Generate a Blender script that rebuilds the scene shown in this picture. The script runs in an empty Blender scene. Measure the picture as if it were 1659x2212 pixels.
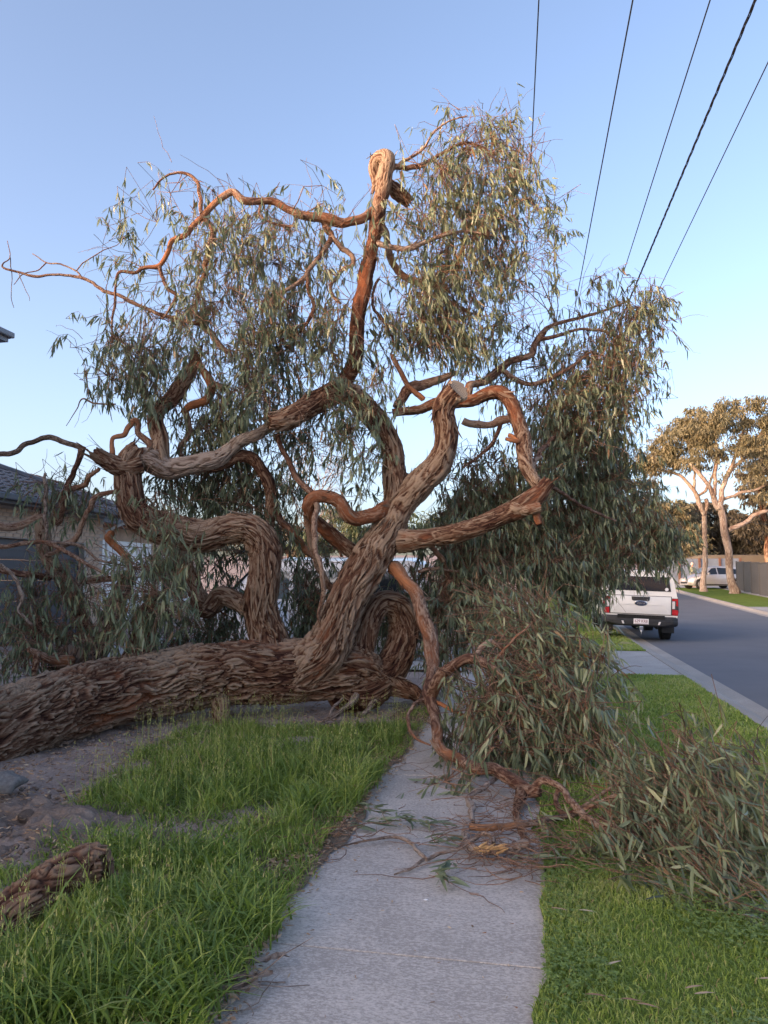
import bpy, bmesh, math, random
import numpy as np
from mathutils import Vector, Matrix

random.seed(7)
RNG = np.random.default_rng(11)
scene = bpy.context.scene
COL = scene.collection

# ------------------------------------------------------------------ camera
F = 1660.0                      # focal length in units of a 1659 x 2212 frame
CX, CY = 829.5, 1106.0
PITCH = math.radians(5.0)
CAMH = 1.6
cam_data = bpy.data.cameras.new('camera')
cam_data.sensor_fit = 'VERTICAL'
cam_data.sensor_height = 36.0
cam_data.lens = 36.0 * F / 2212.0
cam_data.clip_start = 0.05
cam_data.clip_end = 2000.0
cam = bpy.data.objects.new('camera', cam_data)
cam.location = (0, 0, CAMH)
cam.rotation_euler = (math.radians(90) + PITCH, 0, 0)
COL.objects.link(cam)
scene.camera = cam

# ------------------------------------------------------------------ sky, sun, exposure
SUN_EL = math.radians(8.5)
SUN_AZ = (-0.83, -0.56)         # horizontal direction towards the sun
SKY_STRENGTH = 0.15
SUN_STRENGTH = 0.9
EXPOSURE = 2.2
world = bpy.data.worlds.new('World')
scene.world = world
world.use_nodes = True
wn = world.node_tree.nodes
wl = world.node_tree.links
bg = wn['Background']
sky = wn.new('ShaderNodeTexSky')
sky.sky_type = 'NISHITA'
sky.sun_disc = False
sky.sun_elevation = SUN_EL
sky.sun_rotation = math.atan2(SUN_AZ[0], SUN_AZ[1])
sky.altitude = 20
sky.air_density = 0.65
sky.dust_density = 4.2
sky.ozone_density = 1.3
wb = wn.new('ShaderNodeMix'); wb.data_type = 'RGBA'; wb.blend_type = 'MULTIPLY'   # white balance of the whole sky
wb.inputs['Factor'].default_value = 1.0
wb.inputs['B'].default_value = (1.075, 0.970, 0.945, 1)
wl.new(sky.outputs[0], wb.inputs['A'])
wl.new(wb.outputs['Result'], bg.inputs[0])
bg.inputs[1].default_value = SKY_STRENGTH

sd = bpy.data.lights.new('sun', 'SUN')
sd.energy = SUN_STRENGTH
sd.angle = math.radians(6.0)
sd.color = (1.0, 0.55, 0.34)
sun = bpy.data.objects.new('sun', sd)
_h = math.hypot(*SUN_AZ)
_d = Vector((SUN_AZ[0] / _h * math.cos(SUN_EL), SUN_AZ[1] / _h * math.cos(SUN_EL), math.sin(SUN_EL)))
sun.rotation_euler = _d.to_track_quat('Z', 'Y').to_euler()
sun.location = (-20, -15, 25)
COL.objects.link(sun)

scene.view_settings.view_transform = 'Standard'
scene.view_settings.look = 'None'
scene.view_settings.gamma = 1.0
scene.view_settings.use_curve_mapping = False
scene.view_settings.exposure = EXPOSURE
scene.render.engine = 'CYCLES'
scene.cycles.use_denoising = True
scene.cycles.max_bounces = 6
scene.cycles.transparent_max_bounces = 8

# ------------------------------------------------------------------ frames of reference
_cp, _sp = math.cos(PITCH), math.sin(PITCH)

def P(px, py, Y):
    """point seen at (px, py) of the 1659 x 2212 frame at world depth Y"""
    u = (px - CX) / F
    v = (py - CY) / F
    dy = _cp + v * _sp
    dz = _sp - v * _cp
    k = Y / dy
    return Vector((u * k, Y, CAMH + dz * k))

STREET_A = math.radians(11.15)
_ca, _sa = math.cos(STREET_A), math.sin(STREET_A)

def gz(t, s):
    """height of the ground in street coordinates (t to the right, s along the street)"""
    x = max(0.0, s - 21.0)
    z = 0.034 * x * x / (x + 9.0)
    if t < -6.0:
        q = min(1.0, (-6.0 - t) / 4.0)
        z += 0.2 * q * q * (3 - 2 * q)
    return z

def W(t, s, z=0.0, follow=True):
    return Vector((t * _ca + s * _sa, -t * _sa + s * _ca, z + (gz(t, s) if follow else 0.0)))

def TS(v):
    return (v[0] * _ca - v[1] * _sa, v[0] * _sa + v[1] * _ca)

def G(px, py):
    """flat ground point seen at (px, py)"""
    u = (px - CX) / F
    v = (py - CY) / F
    dy = _cp + v * _sp
    dz = _sp - v * _cp
    k = -CAMH / dz
    return Vector((u * k, dy * k, 0.0))

# ------------------------------------------------------------------ object helpers
def tag(o, label=None, cat=None, group=None, kind=None):
    if label: o['label'] = label
    if cat: o['category'] = cat
    if group: o['group'] = group
    if kind: o['kind'] = kind
    return o

def empty(name, loc=(0, 0, 0), rz=0.0, parent=None):
    o = bpy.data.objects.new(name, None)
    o.empty_display_size = 0.2
    o.location = loc
    o.rotation_euler = (0, 0, rz)
    COL.objects.link(o)
    if parent is not None: o.parent = parent
    return o

def link_mesh(name, me, parent=None, mat=None, smooth=None):
    if mat is not None and len(me.materials) == 0: me.materials.append(mat)
    if smooth is not None:
        me.polygons.foreach_set('use_smooth', np.full(len(me.polygons), smooth, dtype=bool))
    o = bpy.data.objects.new(name, me)
    COL.objects.link(o)
    if parent is not None: o.parent = parent
    return o

def mesh_np(name, V, quads=None, tris=None, mat=None, smooth=True, attrs=None):
    V = np.asarray(V, dtype=np.float32).reshape(-1, 3)
    q = np.zeros((0, 4), np.int32) if quads is None else np.asarray(quads, np.int32).reshape(-1, 4)
    t = np.zeros((0, 3), np.int32) if tris is None else np.asarray(tris, np.int32).reshape(-1, 3)
    me = bpy.data.meshes.new(name)
    me.vertices.add(len(V))
    me.vertices.foreach_set('co', V.ravel())
    nl = q.size + t.size
    me.loops.add(nl)
    me.loops.foreach_set('vertex_index', np.concatenate([q.ravel(), t.ravel()]))
    me.polygons.add(len(q) + len(t))
    starts = np.concatenate([np.arange(len(q)) * 4, q.size + np.arange(len(t)) * 3]).astype(np.int32)
    me.polygons.foreach_set('loop_start', starts)
    me.polygons.foreach_set('use_smooth', np.full(len(q) + len(t), smooth, dtype=bool))
    for k, a in (attrs or {}).items():
        a = np.asarray(a, np.float32)
        if a.ndim == 1:
            at = me.attributes.new(k, 'FLOAT', 'POINT')
            at.data.foreach_set('value', a)
        else:
            at = me.attributes.new(k, 'FLOAT_VECTOR', 'POINT')
            at.data.foreach_set('vector', a.ravel())
    me.update(calc_edges=True)
    me.validate()
    if mat is not None: me.materials.append(mat)
    return me

class MB:
    """collects simple shapes and links them as ONE mesh object"""
    def __init__(self): self.bm = bmesh.new()
    def box(self, x0, x1, y0, y1, z0, z1, bevel=0.0):
        vs = [self.bm.verts.new((x, y, z)) for x in (x0, x1) for y in (y0, y1) for z in (z0, z1)]
        fs = []
        for idx in ((0, 1, 3, 2), (4, 6, 7, 5), (0, 4, 5, 1), (2, 3, 7, 6), (0, 2, 6, 4), (1, 5, 7, 3)):
            fs.append(self.bm.faces.new([vs[i] for i in idx]))
        if bevel > 0:
            es = list({e for f in fs for e in f.edges})
            bmesh.ops.bevel(self.bm, geom=es, offset=bevel, segments=2, affect='EDGES', profile=0.6)
        return self
    def poly(self, pts):
        self.bm.faces.new([self.bm.verts.new(p) for p in pts]); return self
    def prism(self, pts, vec):
        """closed prism from a planar outline swept along vec"""
        v = Vector(vec)
        a = [self.bm.verts.new(p) for p in pts]
        b = [self.bm.verts.new(Vector(p) + v) for p in pts]
        self.bm.faces.new(a[::-1]); self.bm.faces.new(b)
        n = len(a)
        for i in range(n):
            self.bm.faces.new((a[i], a[(i + 1) % n], b[(i + 1) % n], b[i]))
        return self
    def rings(self, rings, cap=True, closed=True):
        R = [[self.bm.verts.new(p) for p in r] for r in rings]
        n = len(R[0])
        m = n if closed else n - 1
        for i in range(len(R) - 1):
            for j in range(m):
                k = (j + 1) % n
                self.bm.faces.new((R[i][j], R[i][k], R[i + 1][k], R[i + 1][j]))
        if cap and closed:
            self.bm.faces.new(R[0][::-1]); self.bm.faces.new(R[-1])
        return self
    def tube(self, pts, rad, n=8, cap=True):
        pts = [Vector(p) for p in pts]
        rs = rad if hasattr(rad, '__len__') else [rad] * len(pts)
        rings = []
        up = None
        for i, p in enumerate(pts):
            t = (pts[min(i + 1, len(pts) - 1)] - pts[max(i - 1, 0)]).normalized()
            if up is None:
                up = Vector((0, 0, 1)) if abs(t.z) < 0.9 else Vector((1, 0, 0))
            x = (up - t * up.dot(t)).normalized(); up = x
            y = t.cross(x)
            rings.append([p + (x * math.cos(2 * math.pi * j / n) + y * math.sin(2 * math.pi * j / n)) * rs[i] for j in range(n)])
        return self.rings(rings, cap)
    def lathe(self, prof, axis='x', n=24, c=(0, 0, 0)):
        rings = []
        for a, r in prof:
            ring = []
            for j in range(n):
                q = 2 * math.pi * j / n
                if axis == 'x': ring.append((c[0] + a, c[1] + r * math.cos(q), c[2] + r * math.sin(q)))
                elif axis == 'y': ring.append((c[0] + r * math.cos(q), c[1] + a, c[2] + r * math.sin(q)))
                else: ring.append((c[0] + r * math.cos(q), c[1] + r * math.sin(q), c[2] + a))
            rings.append(ring)
        return self.rings(rings)
    def build(self, name, mat, parent=None, smooth=False, loc=None, rot=None):
        bmesh.ops.recalc_face_normals(self.bm, faces=self.bm.faces[:])
        me = bpy.data.meshes.new(name)
        self.bm.to_mesh(me); self.bm.free()
        me.materials.append(mat)
        o = link_mesh(name, me, parent, None, smooth)
        if smooth:
            try: me.set_sharp_from_angle(angle=math.radians(35))
            except Exception: pass
        if loc is not None: o.location = loc
        if rot is not None: o.rotation_euler = rot
        return o

def copy_tree(o, parent=None):
    c = o.copy(); COL.objects.link(c); c.parent = parent
    for ch in list(o.children): copy_tree(ch, c)
    return c

# ------------------------------------------------------------------ noise
_perm = np.random.default_rng(3).random((64, 64, 64)).astype(np.float32)

def vnoise(x, y, z):
    x = np.asarray(x, np.float32); y = np.asarray(y, np.float32); z = np.asarray(z, np.float32)
    xi = np.floor(x); yi = np.floor(y); zi = np.floor(z)
    fx = x - xi; fy = y - yi; fz = z - zi
    fx = fx * fx * (3 - 2 * fx); fy = fy * fy * (3 - 2 * fy); fz = fz * fz * (3 - 2 * fz)
    xi = xi.astype(np.int64); yi = yi.astype(np.int64); zi = zi.astype(np.int64)
    x0 = xi & 63; x1 = (xi + 1) & 63; y0 = yi & 63; y1 = (yi + 1) & 63; z0 = zi & 63; z1 = (zi + 1) & 63
    p = _perm
    a = p[x0, y0, z0] * (1 - fx) + p[x1, y0, z0] * fx
    b = p[x0, y1, z0] * (1 - fx) + p[x1, y1, z0] * fx
    c = p[x0, y0, z1] * (1 - fx) + p[x1, y0, z1] * fx
    d = p[x0, y1, z1] * (1 - fx) + p[x1, y1, z1] * fx
    return (a * (1 - fy) + b * fy) * (1 - fz) + (c * (1 - fy) + d * fy) * fz

def unit(a):
    return a / np.maximum(np.linalg.norm(a, axis=-1, keepdims=True), 1e-9)

# ------------------------------------------------------------------ materials
def new_mat(name):
    m = bpy.data.materials.new(name); m.use_nodes = True
    nt = m.node_tree
    return m, nt.nodes, nt.links, nt.nodes['Principled BSDF']

def ramp(nodes, stops, interp='LINEAR'):
    r = nodes.new('ShaderNodeValToRGB')
    r.color_ramp.interpolation = interp
    e = r.color_ramp.elements
    while len(e) < len(stops): e.new(0.5)
    for el, (p, c) in zip(e, stops):
        el.position = p; el.color = (c[0], c[1], c[2], 1)
    return r

def mat_plain(name, col, rough=0.6, metal=0.0, noise=0.0, nscale=8.0, spec=0.5, bump=0.0, bscale=60.0, coat=0.0):
    m, n, l, b = new_mat(name)
    b.inputs['Roughness'].default_value = rough
    b.inputs['Metallic'].default_value = metal
    b.inputs['Specular IOR Level'].default_value = spec
    if coat: b.inputs['Coat Weight'].default_value = coat; b.inputs['Coat Roughness'].default_value = 0.08
    tc = n.new('ShaderNodeTexCoord')
    nz = n.new('ShaderNodeTexNoise'); nz.inputs['Scale'].default_value = nscale; nz.inputs['Detail'].default_value = 5
    l.new(tc.outputs['Object'], nz.inputs['Vector'])
    lo = [max(0, c * (1 - noise)) for c in col]; hi = [min(1, c * (1 + noise)) for c in col]
    r = ramp(n, [(0.3, lo), (0.7, hi)])
    l.new(nz.outputs['Fac'], r.inputs[0]); l.new(r.outputs[0], b.inputs['Base Color'])
    if bump > 0:
        nb = n.new('ShaderNodeTexNoise'); nb.inputs['Scale'].default_value = bscale; nb.inputs['Detail'].default_value = 4
        l.new(tc.outputs['Object'], nb.inputs['Vector'])
        bp = n.new('ShaderNodeBump'); bp.inputs['Strength'].default_value = bump; bp.inputs['Distance'].default_value = 0.01
        l.new(nb.outputs['Fac'], bp.inputs['Height']); l.new(bp.outputs[0], b.inputs['Normal'])
    return m

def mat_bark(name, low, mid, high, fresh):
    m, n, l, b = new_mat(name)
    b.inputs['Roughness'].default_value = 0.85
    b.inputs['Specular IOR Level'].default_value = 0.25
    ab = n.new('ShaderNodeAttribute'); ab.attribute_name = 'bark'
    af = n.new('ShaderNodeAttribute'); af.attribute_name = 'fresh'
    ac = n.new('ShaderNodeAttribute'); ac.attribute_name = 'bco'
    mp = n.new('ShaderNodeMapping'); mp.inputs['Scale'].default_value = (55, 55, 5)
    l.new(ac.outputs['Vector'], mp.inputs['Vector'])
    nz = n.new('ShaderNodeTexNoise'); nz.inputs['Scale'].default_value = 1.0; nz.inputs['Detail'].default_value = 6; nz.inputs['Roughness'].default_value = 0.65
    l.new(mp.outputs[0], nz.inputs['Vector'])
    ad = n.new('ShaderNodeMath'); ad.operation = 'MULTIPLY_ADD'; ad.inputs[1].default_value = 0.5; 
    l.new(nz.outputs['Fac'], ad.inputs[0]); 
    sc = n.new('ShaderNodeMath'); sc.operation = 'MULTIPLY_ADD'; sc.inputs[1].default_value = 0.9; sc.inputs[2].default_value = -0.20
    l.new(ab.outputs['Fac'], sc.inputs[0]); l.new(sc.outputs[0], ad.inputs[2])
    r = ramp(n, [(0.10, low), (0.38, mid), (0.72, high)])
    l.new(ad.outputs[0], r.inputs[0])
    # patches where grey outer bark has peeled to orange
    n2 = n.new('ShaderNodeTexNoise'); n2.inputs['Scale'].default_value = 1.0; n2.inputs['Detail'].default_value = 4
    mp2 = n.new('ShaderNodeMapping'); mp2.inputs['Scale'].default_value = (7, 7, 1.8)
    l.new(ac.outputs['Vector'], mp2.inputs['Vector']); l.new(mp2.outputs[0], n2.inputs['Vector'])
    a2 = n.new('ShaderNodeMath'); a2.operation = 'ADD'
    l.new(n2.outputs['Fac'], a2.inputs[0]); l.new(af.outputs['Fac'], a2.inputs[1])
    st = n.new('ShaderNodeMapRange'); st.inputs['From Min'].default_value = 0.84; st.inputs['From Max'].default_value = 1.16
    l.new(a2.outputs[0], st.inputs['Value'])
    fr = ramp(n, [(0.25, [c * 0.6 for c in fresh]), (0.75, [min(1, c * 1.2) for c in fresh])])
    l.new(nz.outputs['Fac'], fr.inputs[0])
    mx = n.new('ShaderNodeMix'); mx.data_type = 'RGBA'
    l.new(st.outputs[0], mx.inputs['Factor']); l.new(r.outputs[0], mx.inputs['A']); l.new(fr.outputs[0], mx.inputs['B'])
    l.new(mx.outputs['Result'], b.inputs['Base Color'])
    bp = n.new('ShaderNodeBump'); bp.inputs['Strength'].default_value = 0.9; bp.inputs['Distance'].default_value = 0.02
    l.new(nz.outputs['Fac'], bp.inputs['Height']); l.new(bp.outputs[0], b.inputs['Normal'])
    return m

def mat_leaf(name, stops, rough=0.38, trans=0.18, spec=0.5):
    """stops: colours along the per-leaf 'tint' attribute"""
    m, n, l, b = new_mat(name)
    b.inputs['Roughness'].default_value = rough
    b.inputs['Specular IOR Level'].default_value = spec
    at = n.new('ShaderNodeAttribute'); at.attribute_name = 'tint'
    r = ramp(n, stops)
    l.new(at.outputs['Fac'], r.inputs[0])
    l.new(r.outputs[0], b.inputs['Base Color'])
    tr = n.new('ShaderNodeBsdfTranslucent')
    hs = n.new('ShaderNodeHueSaturation'); hs.inputs['Value'].default_value = 1.5; hs.inputs['Saturation'].default_value = 1.15
    l.new(r.outputs[0], hs.inputs['Color']); l.new(hs.outputs[0], tr.inputs['Color'])
    mx = n.new('ShaderNodeMixShader'); mx.inputs[0].default_value = trans
    l.new(b.outputs[0], mx.inputs[1]); l.new(tr.outputs[0], mx.inputs[2])
    out = n['Material Output']
    l.new(mx.outputs[0], out.inputs['Surface'])
    return m

def mat_ground(name, cols, scale=3.0, fine=60.0, bump=0.5, dist=0.02, rough=0.95):
    m, n, l, b = new_mat(name)
    b.inputs['Roughness'].default_value = rough
    b.inputs['Specular IOR Level'].default_value = 0.0
    tc = n.new('ShaderNodeTexCoord')
    n1 = n.new('ShaderNodeTexNoise'); n1.inputs['Scale'].default_value = scale; n1.inputs['Detail'].default_value = 8; n1.inputs['Roughness'].default_value = 0.65
    n2 = n.new('ShaderNodeTexNoise'); n2.inputs['Scale'].default_value = fine; n2.inputs['Detail'].default_value = 6; n2.inputs['Roughness'].default_value = 0.7
    l.new(tc.outputs['Object'], n1.inputs['Vector']); l.new(tc.outputs['Object'], n2.inputs['Vector'])
    a = n.new('ShaderNodeMath'); a.operation = 'MULTIPLY_ADD'; a.inputs[1].default_value = 0.5
    h = n.new('ShaderNodeMath'); h.operation = 'MULTIPLY'; h.inputs[1].default_value = 0.5
    l.new(n1.outputs['Fac'], h.inputs[0]); l.new(n2.outputs['Fac'], a.inputs[0]); l.new(h.outputs[0], a.inputs[2])
    k = len(cols)
    r = ramp(n, [(0.3 + 0.4 * i / (k - 1), c) for i, c in enumerate(cols)])
    l.new(a.outputs[0], r.inputs[0]); l.new(r.outputs[0], b.inputs['Base Color'])
    bp = n.new('ShaderNodeBump'); bp.inputs['Strength'].default_value = bump; bp.inputs['Distance'].default_value = dist
    l.new(a.outputs[0], bp.inputs['Height']); l.new(bp.outputs[0], b.inputs['Normal'])
    return m

def mat_concrete(name, base, var=0.18, broom=True):
    m, n, l, b = new_mat(name)
    b.inputs['Roughness'].default_value = 0.88
    b.inputs['Specular IOR Level'].default_value = 0.08
    tc = n.new('ShaderNodeTexCoord')
    big = n.new('ShaderNodeTexNoise'); big.inputs['Scale'].default_value = 1.6; big.inputs['Detail'].default_value = 6
    fine = n.new('ShaderNodeTexNoise'); fine.inputs['Scale'].default_value = 100; fine.inputs['Detail'].default_value = 2; fine.inputs['Roughness'].default_value = 0.75
    mp = n.new('ShaderNodeMapping'); mp.inputs['Scale'].default_value = (0.6, 1.0, 1.0)
    l.new(tc.outputs['Object'], big.inputs['Vector'])
    l.new(tc.outputs['Object'], mp.inputs['Vector']); l.new(mp.outputs[0], fine.inputs['Vector'])
    lines = n.new('ShaderNodeTexNoise'); lines.inputs['Scale'].default_value = 1.0; lines.inputs['Detail'].default_value = 3
    mp2 = n.new('ShaderNodeMapping'); mp2.inputs['Scale'].default_value = (1.5, 70, 1)
    l.new(tc.outputs['Object'], mp2.inputs['Vector']); l.new(mp2.outputs[0], lines.inputs['Vector'])
    s1 = n.new('ShaderNodeMath'); s1.operation = 'MULTIPLY_ADD'; s1.inputs[1].default_value = 0.55
    l.new(fine.outputs['Fac'], s1.inputs[0])
    s2 = n.new('ShaderNodeMath'); s2.operation = 'MULTIPLY_ADD'; s2.inputs[1].default_value = 0.12 if broom else 0.0
    l.new(lines.outputs['Fac'], s2.inputs[0])
    s3 = n.new('ShaderNodeMath'); s3.operation = 'MULTIPLY'; s3.inputs[1].default_value = 0.35
    l.new(big.outputs['Fac'], s3.inputs[0]); l.new(s3.outputs[0], s2.inputs[2]); l.new(s2.outputs[0], s1.inputs[2])
    r = ramp(n, [(0.44, [c * (1 - 2.0 * var) for c in base]), (0.55, base), (0.68, [c * (1 + 1.5 * var) for c in base])])
    l.new(s1.outputs[0], r.inputs[0])
    # darker brown weathering in large blotches
    st = n.new('ShaderNodeTexNoise'); st.inputs['Scale'].default_value = 0.8; st.inputs['Detail'].default_value = 7; st.inputs['Roughness'].default_value = 0.7
    l.new(tc.outputs['Object'], st.inputs['Vector'])
    mr = n.new('ShaderNodeMapRange'); mr.inputs['From Min'].default_value = 0.52; mr.inputs['From Max'].default_value = 0.72; mr.inputs['To Max'].default_value = 0.65
    l.new(st.outputs['Fac'], mr.inputs['Value'])
    mx = n.new('ShaderNodeMix'); mx.data_type = 'RGBA'
    l.new(mr.outputs[0], mx.inputs['Factor']); l.new(r.outputs[0], mx.inputs['A'])
    mx.inputs['B'].default_value = (base[0] * 0.62, base[1] * 0.58, base[2] * 0.5, 1)
    l.new(mx.outputs['Result'], b.inputs['Base Color'])
    bp = n.new('ShaderNodeBump'); bp.inputs['Strength'].default_value = 0.5; bp.inputs['Distance'].default_value = 0.004
    l.new(s1.outputs[0], bp.inputs['Height']); l.new(bp.outputs[0], b.inputs['Normal'])
    return m

M = {}
M['bark'] = mat_bark('rough_bark', (0.036, 0.012, 0.008), (0.135, 0.068, 0.041), (0.315, 0.228, 0.163), (0.28, 0.10, 0.045))
M['bark_smooth'] = mat_bark('smooth_orange_bark', (0.070, 0.03, 0.02), (0.18, 0.10, 0.068), (0.33, 0.235, 0.175), (0.36, 0.145, 0.065))
M['bark_grey'] = mat_bark('grey_branch_bark', (0.07, 0.045, 0.034), (0.19, 0.135, 0.105), (0.33, 0.27, 0.23), (0.36, 0.17, 0.08))
M['twig'] = mat_bark('twig_bark', (0.11, 0.06, 0.042), (0.19, 0.105, 0.072), (0.27, 0.17, 0.12), (0.30, 0.13, 0.075))
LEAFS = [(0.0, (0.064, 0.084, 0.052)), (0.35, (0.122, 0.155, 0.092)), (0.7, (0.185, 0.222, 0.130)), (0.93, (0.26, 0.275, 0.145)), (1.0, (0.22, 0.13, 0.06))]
M['leaf'] = mat_leaf('gum_leaf', LEAFS)
M['wood'] = mat_plain('cut_wood', (0.42, 0.31, 0.20), 0.85, noise=0.35, nscale=30)
# ================================================================== ground, paths, road
M['soil'] = mat_ground('bare_soil', [(0.23, 0.175, 0.15), (0.38, 0.305, 0.27), (0.50, 0.42, 0.375)], scale=2.0, fine=45, bump=1.0, dist=0.05)
M['dark_soil'] = mat_ground('dark_soil', [(0.13, 0.10, 0.083), (0.23, 0.18, 0.152), (0.33, 0.27, 0.235)], scale=4, fine=50, bump=1.0, dist=0.04)
M['lawn_soil'] = mat_ground('lawn_thatch', [(0.08, 0.115, 0.03), (0.14, 0.195, 0.05), (0.20, 0.24, 0.07)], scale=3, fine=70, bump=0.8, dist=0.03)
M['verge_soil'] = mat_ground('verge_litter', [(0.11, 0.082, 0.06), (0.21, 0.165, 0.125), (0.32, 0.26, 0.21)], scale=5, fine=60, bump=0.9, dist=0.03)
M['path'] = mat_concrete('path_concrete', (0.50, 0.455, 0.42), 0.17)
M['kerb'] = mat_concrete('kerb_concrete', (0.40, 0.375, 0.35), 0.12, broom=False)
M['drive'] = mat_concrete('driveway_concrete', (0.40, 0.385, 0.37), 0.12)
M['asphalt'] = mat_ground('asphalt', [(0.14, 0.146, 0.162), (0.165, 0.172, 0.19), (0.19, 0.197, 0.218)], scale=0.5, fine=220, bump=0.04, dist=0.003, rough=0.95)

def sheet(name, t0, t1, s0, s1, z, mat, nt=None, ns=None, edge=None, parent=None, kind='structure', thick=0.0):
    """a sheet in street coordinates following the ground; edge(s) may bend the two sides"""
    nt = nt or max(2, int((t1 - t0) / 0.5)); ns = ns or max(2, int((s1 - s0) / 0.5))
    ss = np.linspace(s0, s1, ns + 1)
    V = []
    for s in ss:
        a, b = (t0, t1) if edge is None else edge(s)
        for i in range(nt + 1):
            V.append(W(a + (b - a) * i / nt, s, z))
    Q = []
    for i in range(ns):
        for j in range(nt):
            k = i * (nt + 1) + j
            Q.append((k, k + 1, k + nt + 2, k + nt + 1))
    o = link_mesh(name, mesh_np(name, np.array(V), np.array(Q), None, mat, True), parent)
    if kind: o['kind'] = kind
    return o

# one soil sheet to the horizon
V = []; tt = [-700, -300, -120, -60, -40, -30, -24, -20, -17, -14, -12, -10, -9, -8, -7, -6, -5, -4, -3, -2, -1, 0, 1, 2.37, 2.41, 4, 6, 8.7, 9.15, 9.20, 12, 16, 20, 25, 30, 40, 60, 120, 300, 700]
ss = list(np.arange(-40, 80, 2.0)) + [90, 110, 150, 250, 500, 900]
ss = [-600, -150, -80] + ss
for s in ss:
    for t in tt: V.append(W(t, s, -0.30 if 2.4 < t < 9.18 else -0.03))
Q = []
for i in range(len(ss) - 1):
    for j in range(len(tt) - 1):
        k = i * len(tt) + j; Q.append((k, k + 1, k + len(tt) + 1, k + len(tt)))
o = link_mesh('ground', mesh_np('ground', np.array(V), np.array(Q), None, M['soil'], True)); o['kind'] = 'structure'

# soil bed under the tree, uneven
def soil_bed():
    n = 260
    V = []; 
    xs = np.linspace(-6.5, 1.6, n); ys = np.linspace(2.2, 13.5, n)
    X, Y = np.meshgrid(xs, ys)
    Z = 0.04 * (vnoise(X * 1.3, Y * 1.3, X * 0) - 0.5) + 0.05 * (vnoise(X * 4, Y * 4, X * 0 + 3) - 0.5) + 0.035 * (vnoise(X * 10, Y * 10, X * 0 + 3) - 0.5)
    T = X * _ca - Y * _sa
    edge = np.clip((-1.33 - T) / 0.5, 0, 1)
    Z = -0.028 + (0.028 + 0.02 + Z) * edge
    # sinks at the rim so that the sheet meets the ground
    rim = np.minimum.reduce([np.clip((X + 6.5) / 0.5, 0, 1), np.clip((Y - 2.2) / 0.3, 0, 1), np.clip((13.5 - Y) / 0.6, 0, 1)])
    Z = -0.05 + (Z + 0.05) * rim
    Q = []
    i, j = np.meshgrid(np.arange(n - 1), np.arange(n - 1), indexing='ij')
    Q = np.stack([i * n + j, i * n + j + 1, (i + 1) * n + j + 1, (i + 1) * n + j], -1).reshape(-1, 4)
    return mesh_np('soil_bed', np.stack([X.ravel(), Y.ravel(), Z.ravel()], -1), Q, None, M['soil'], True)
o = link_mesh('soil_bed', soil_bed()); o['kind'] = 'structure'

# footpath of separate slabs
PATH_L, PATH_R = -1.28, 0.02
path = empty('footpath', W(-0.6, 0)); path['kind'] = 'structure'
base = sheet('path_bed', PATH_L - 0.02, PATH_R + 0.02, -6, 60, -0.02, mat_plain('joint_dirt', (0.045, 0.042, 0.032), 0.95, noise=.3, nscale=20), nt=2, kind=None)
base.parent = path; base.matrix_parent_inverse = path.matrix_world.inverted()
base.location = (0, 0, 0)
base.matrix_parent_inverse = Matrix.Translation(-Vector(path.location))
s = -4.12
while s < 40:
    s2 = s + 1.50
    mb = MB()
    jz = random.uniform(-0.004, 0.004)
    L_ = s2 - s - 0.012
    mb.box(-0.65, 0.65, 0, L_, -0.06, 0.006 + jz, bevel=0.005)
    o = mb.build('slab', M['path'], path)
    w = W(-0.63, s) - Vector(path.location)
    zz = gz(-0.6, s)
    o.location = w; o.rotation_euler = (math.atan2(gz(-0.6, s2) - zz, 1.5), 0, -STREET_A)
    s = s2

# lawn (nature strip) with ragged edge towards the path
def lawn_edge(s):
    q = float(vnoise(np.array([s * 2.3]), np.array([4.0]), np.array([0.0]))[0]) + 0.5 * float(vnoise(np.array([s * 7.0]), np.array([9.0]), np.array([0.0]))[0])
    return (0.05 - 0.10 * q + 0.02, 2.36)
sheet('lawn', 0, 2.36, -5, 13.6, 0.016, M['lawn_soil'], nt=10, ns=200, edge=lawn_edge)
sheet('lawn', 0.02, 2.36, 18.0, 60, 0.016, M['lawn_soil'], nt=6, ns=60)
def verge_edge(s):
    q = float(vnoise(np.array([s * 1.9]), np.array([14.0]), np.array([0.0]))[0]) + 0.6 * float(vnoise(np.array([s * 6.0]), np.array([19.0]), np.array([0.0]))[0])
    return (-2.4, -1.31 + 0.11 * q)
sheet('verge', -2.4, -1.2, -5, 11, 0.0155, M['verge_soil'], nt=16, ns=220, edge=verge_edge)
# driveway across the nature strip and into the yard
sheet('driveway', -9.0, -1.21, 13.6, 18.0, 0.012, M['drive'], kind='structure')
sheet('driveway', 0.035, 2.40, 13.62, 17.98, 0.012, M['drive'], kind='structure')
# kerb and gutter
def kerb_run(name, prof, s0, s1, step=1.0, gap=None):
    V = []; n = int((s1 - s0) / step)
    for i in range(n + 1):
        s = s0 + (s1 - s0) * i / n
        for (t, z) in prof: 
            if gap and gap[0] < s < gap[1]: z = min(z, 0.02 if z > 0 else z)
            V.append(W(t, s, z))
    m = len(prof); Q = []
    for i in range(n):
        for j in range(m - 1):
            k = i * m + j; Q.append((k, k + 1, k + m + 1, k + m))
    o = link_mesh(name, mesh_np(name, np.array(V), np.array(Q), None, M['kerb'], False)); o['kind'] = 'structure'
    return o
KP = [(2.36, -0.1), (2.36, 0.024), (2.46, 0.020), (2.50, 0.008), (2.60, -0.055), (2.66, -0.068), (2.88, -0.060), (2.88, -0.2)]
kerb_run('kerb', KP, -8, 70)
RD0, RD1 = 2.88, 8.75
sheet('road', RD0, RD1, -30, 75, -0.066, M['asphalt'], nt=14, ns=80)
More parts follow.
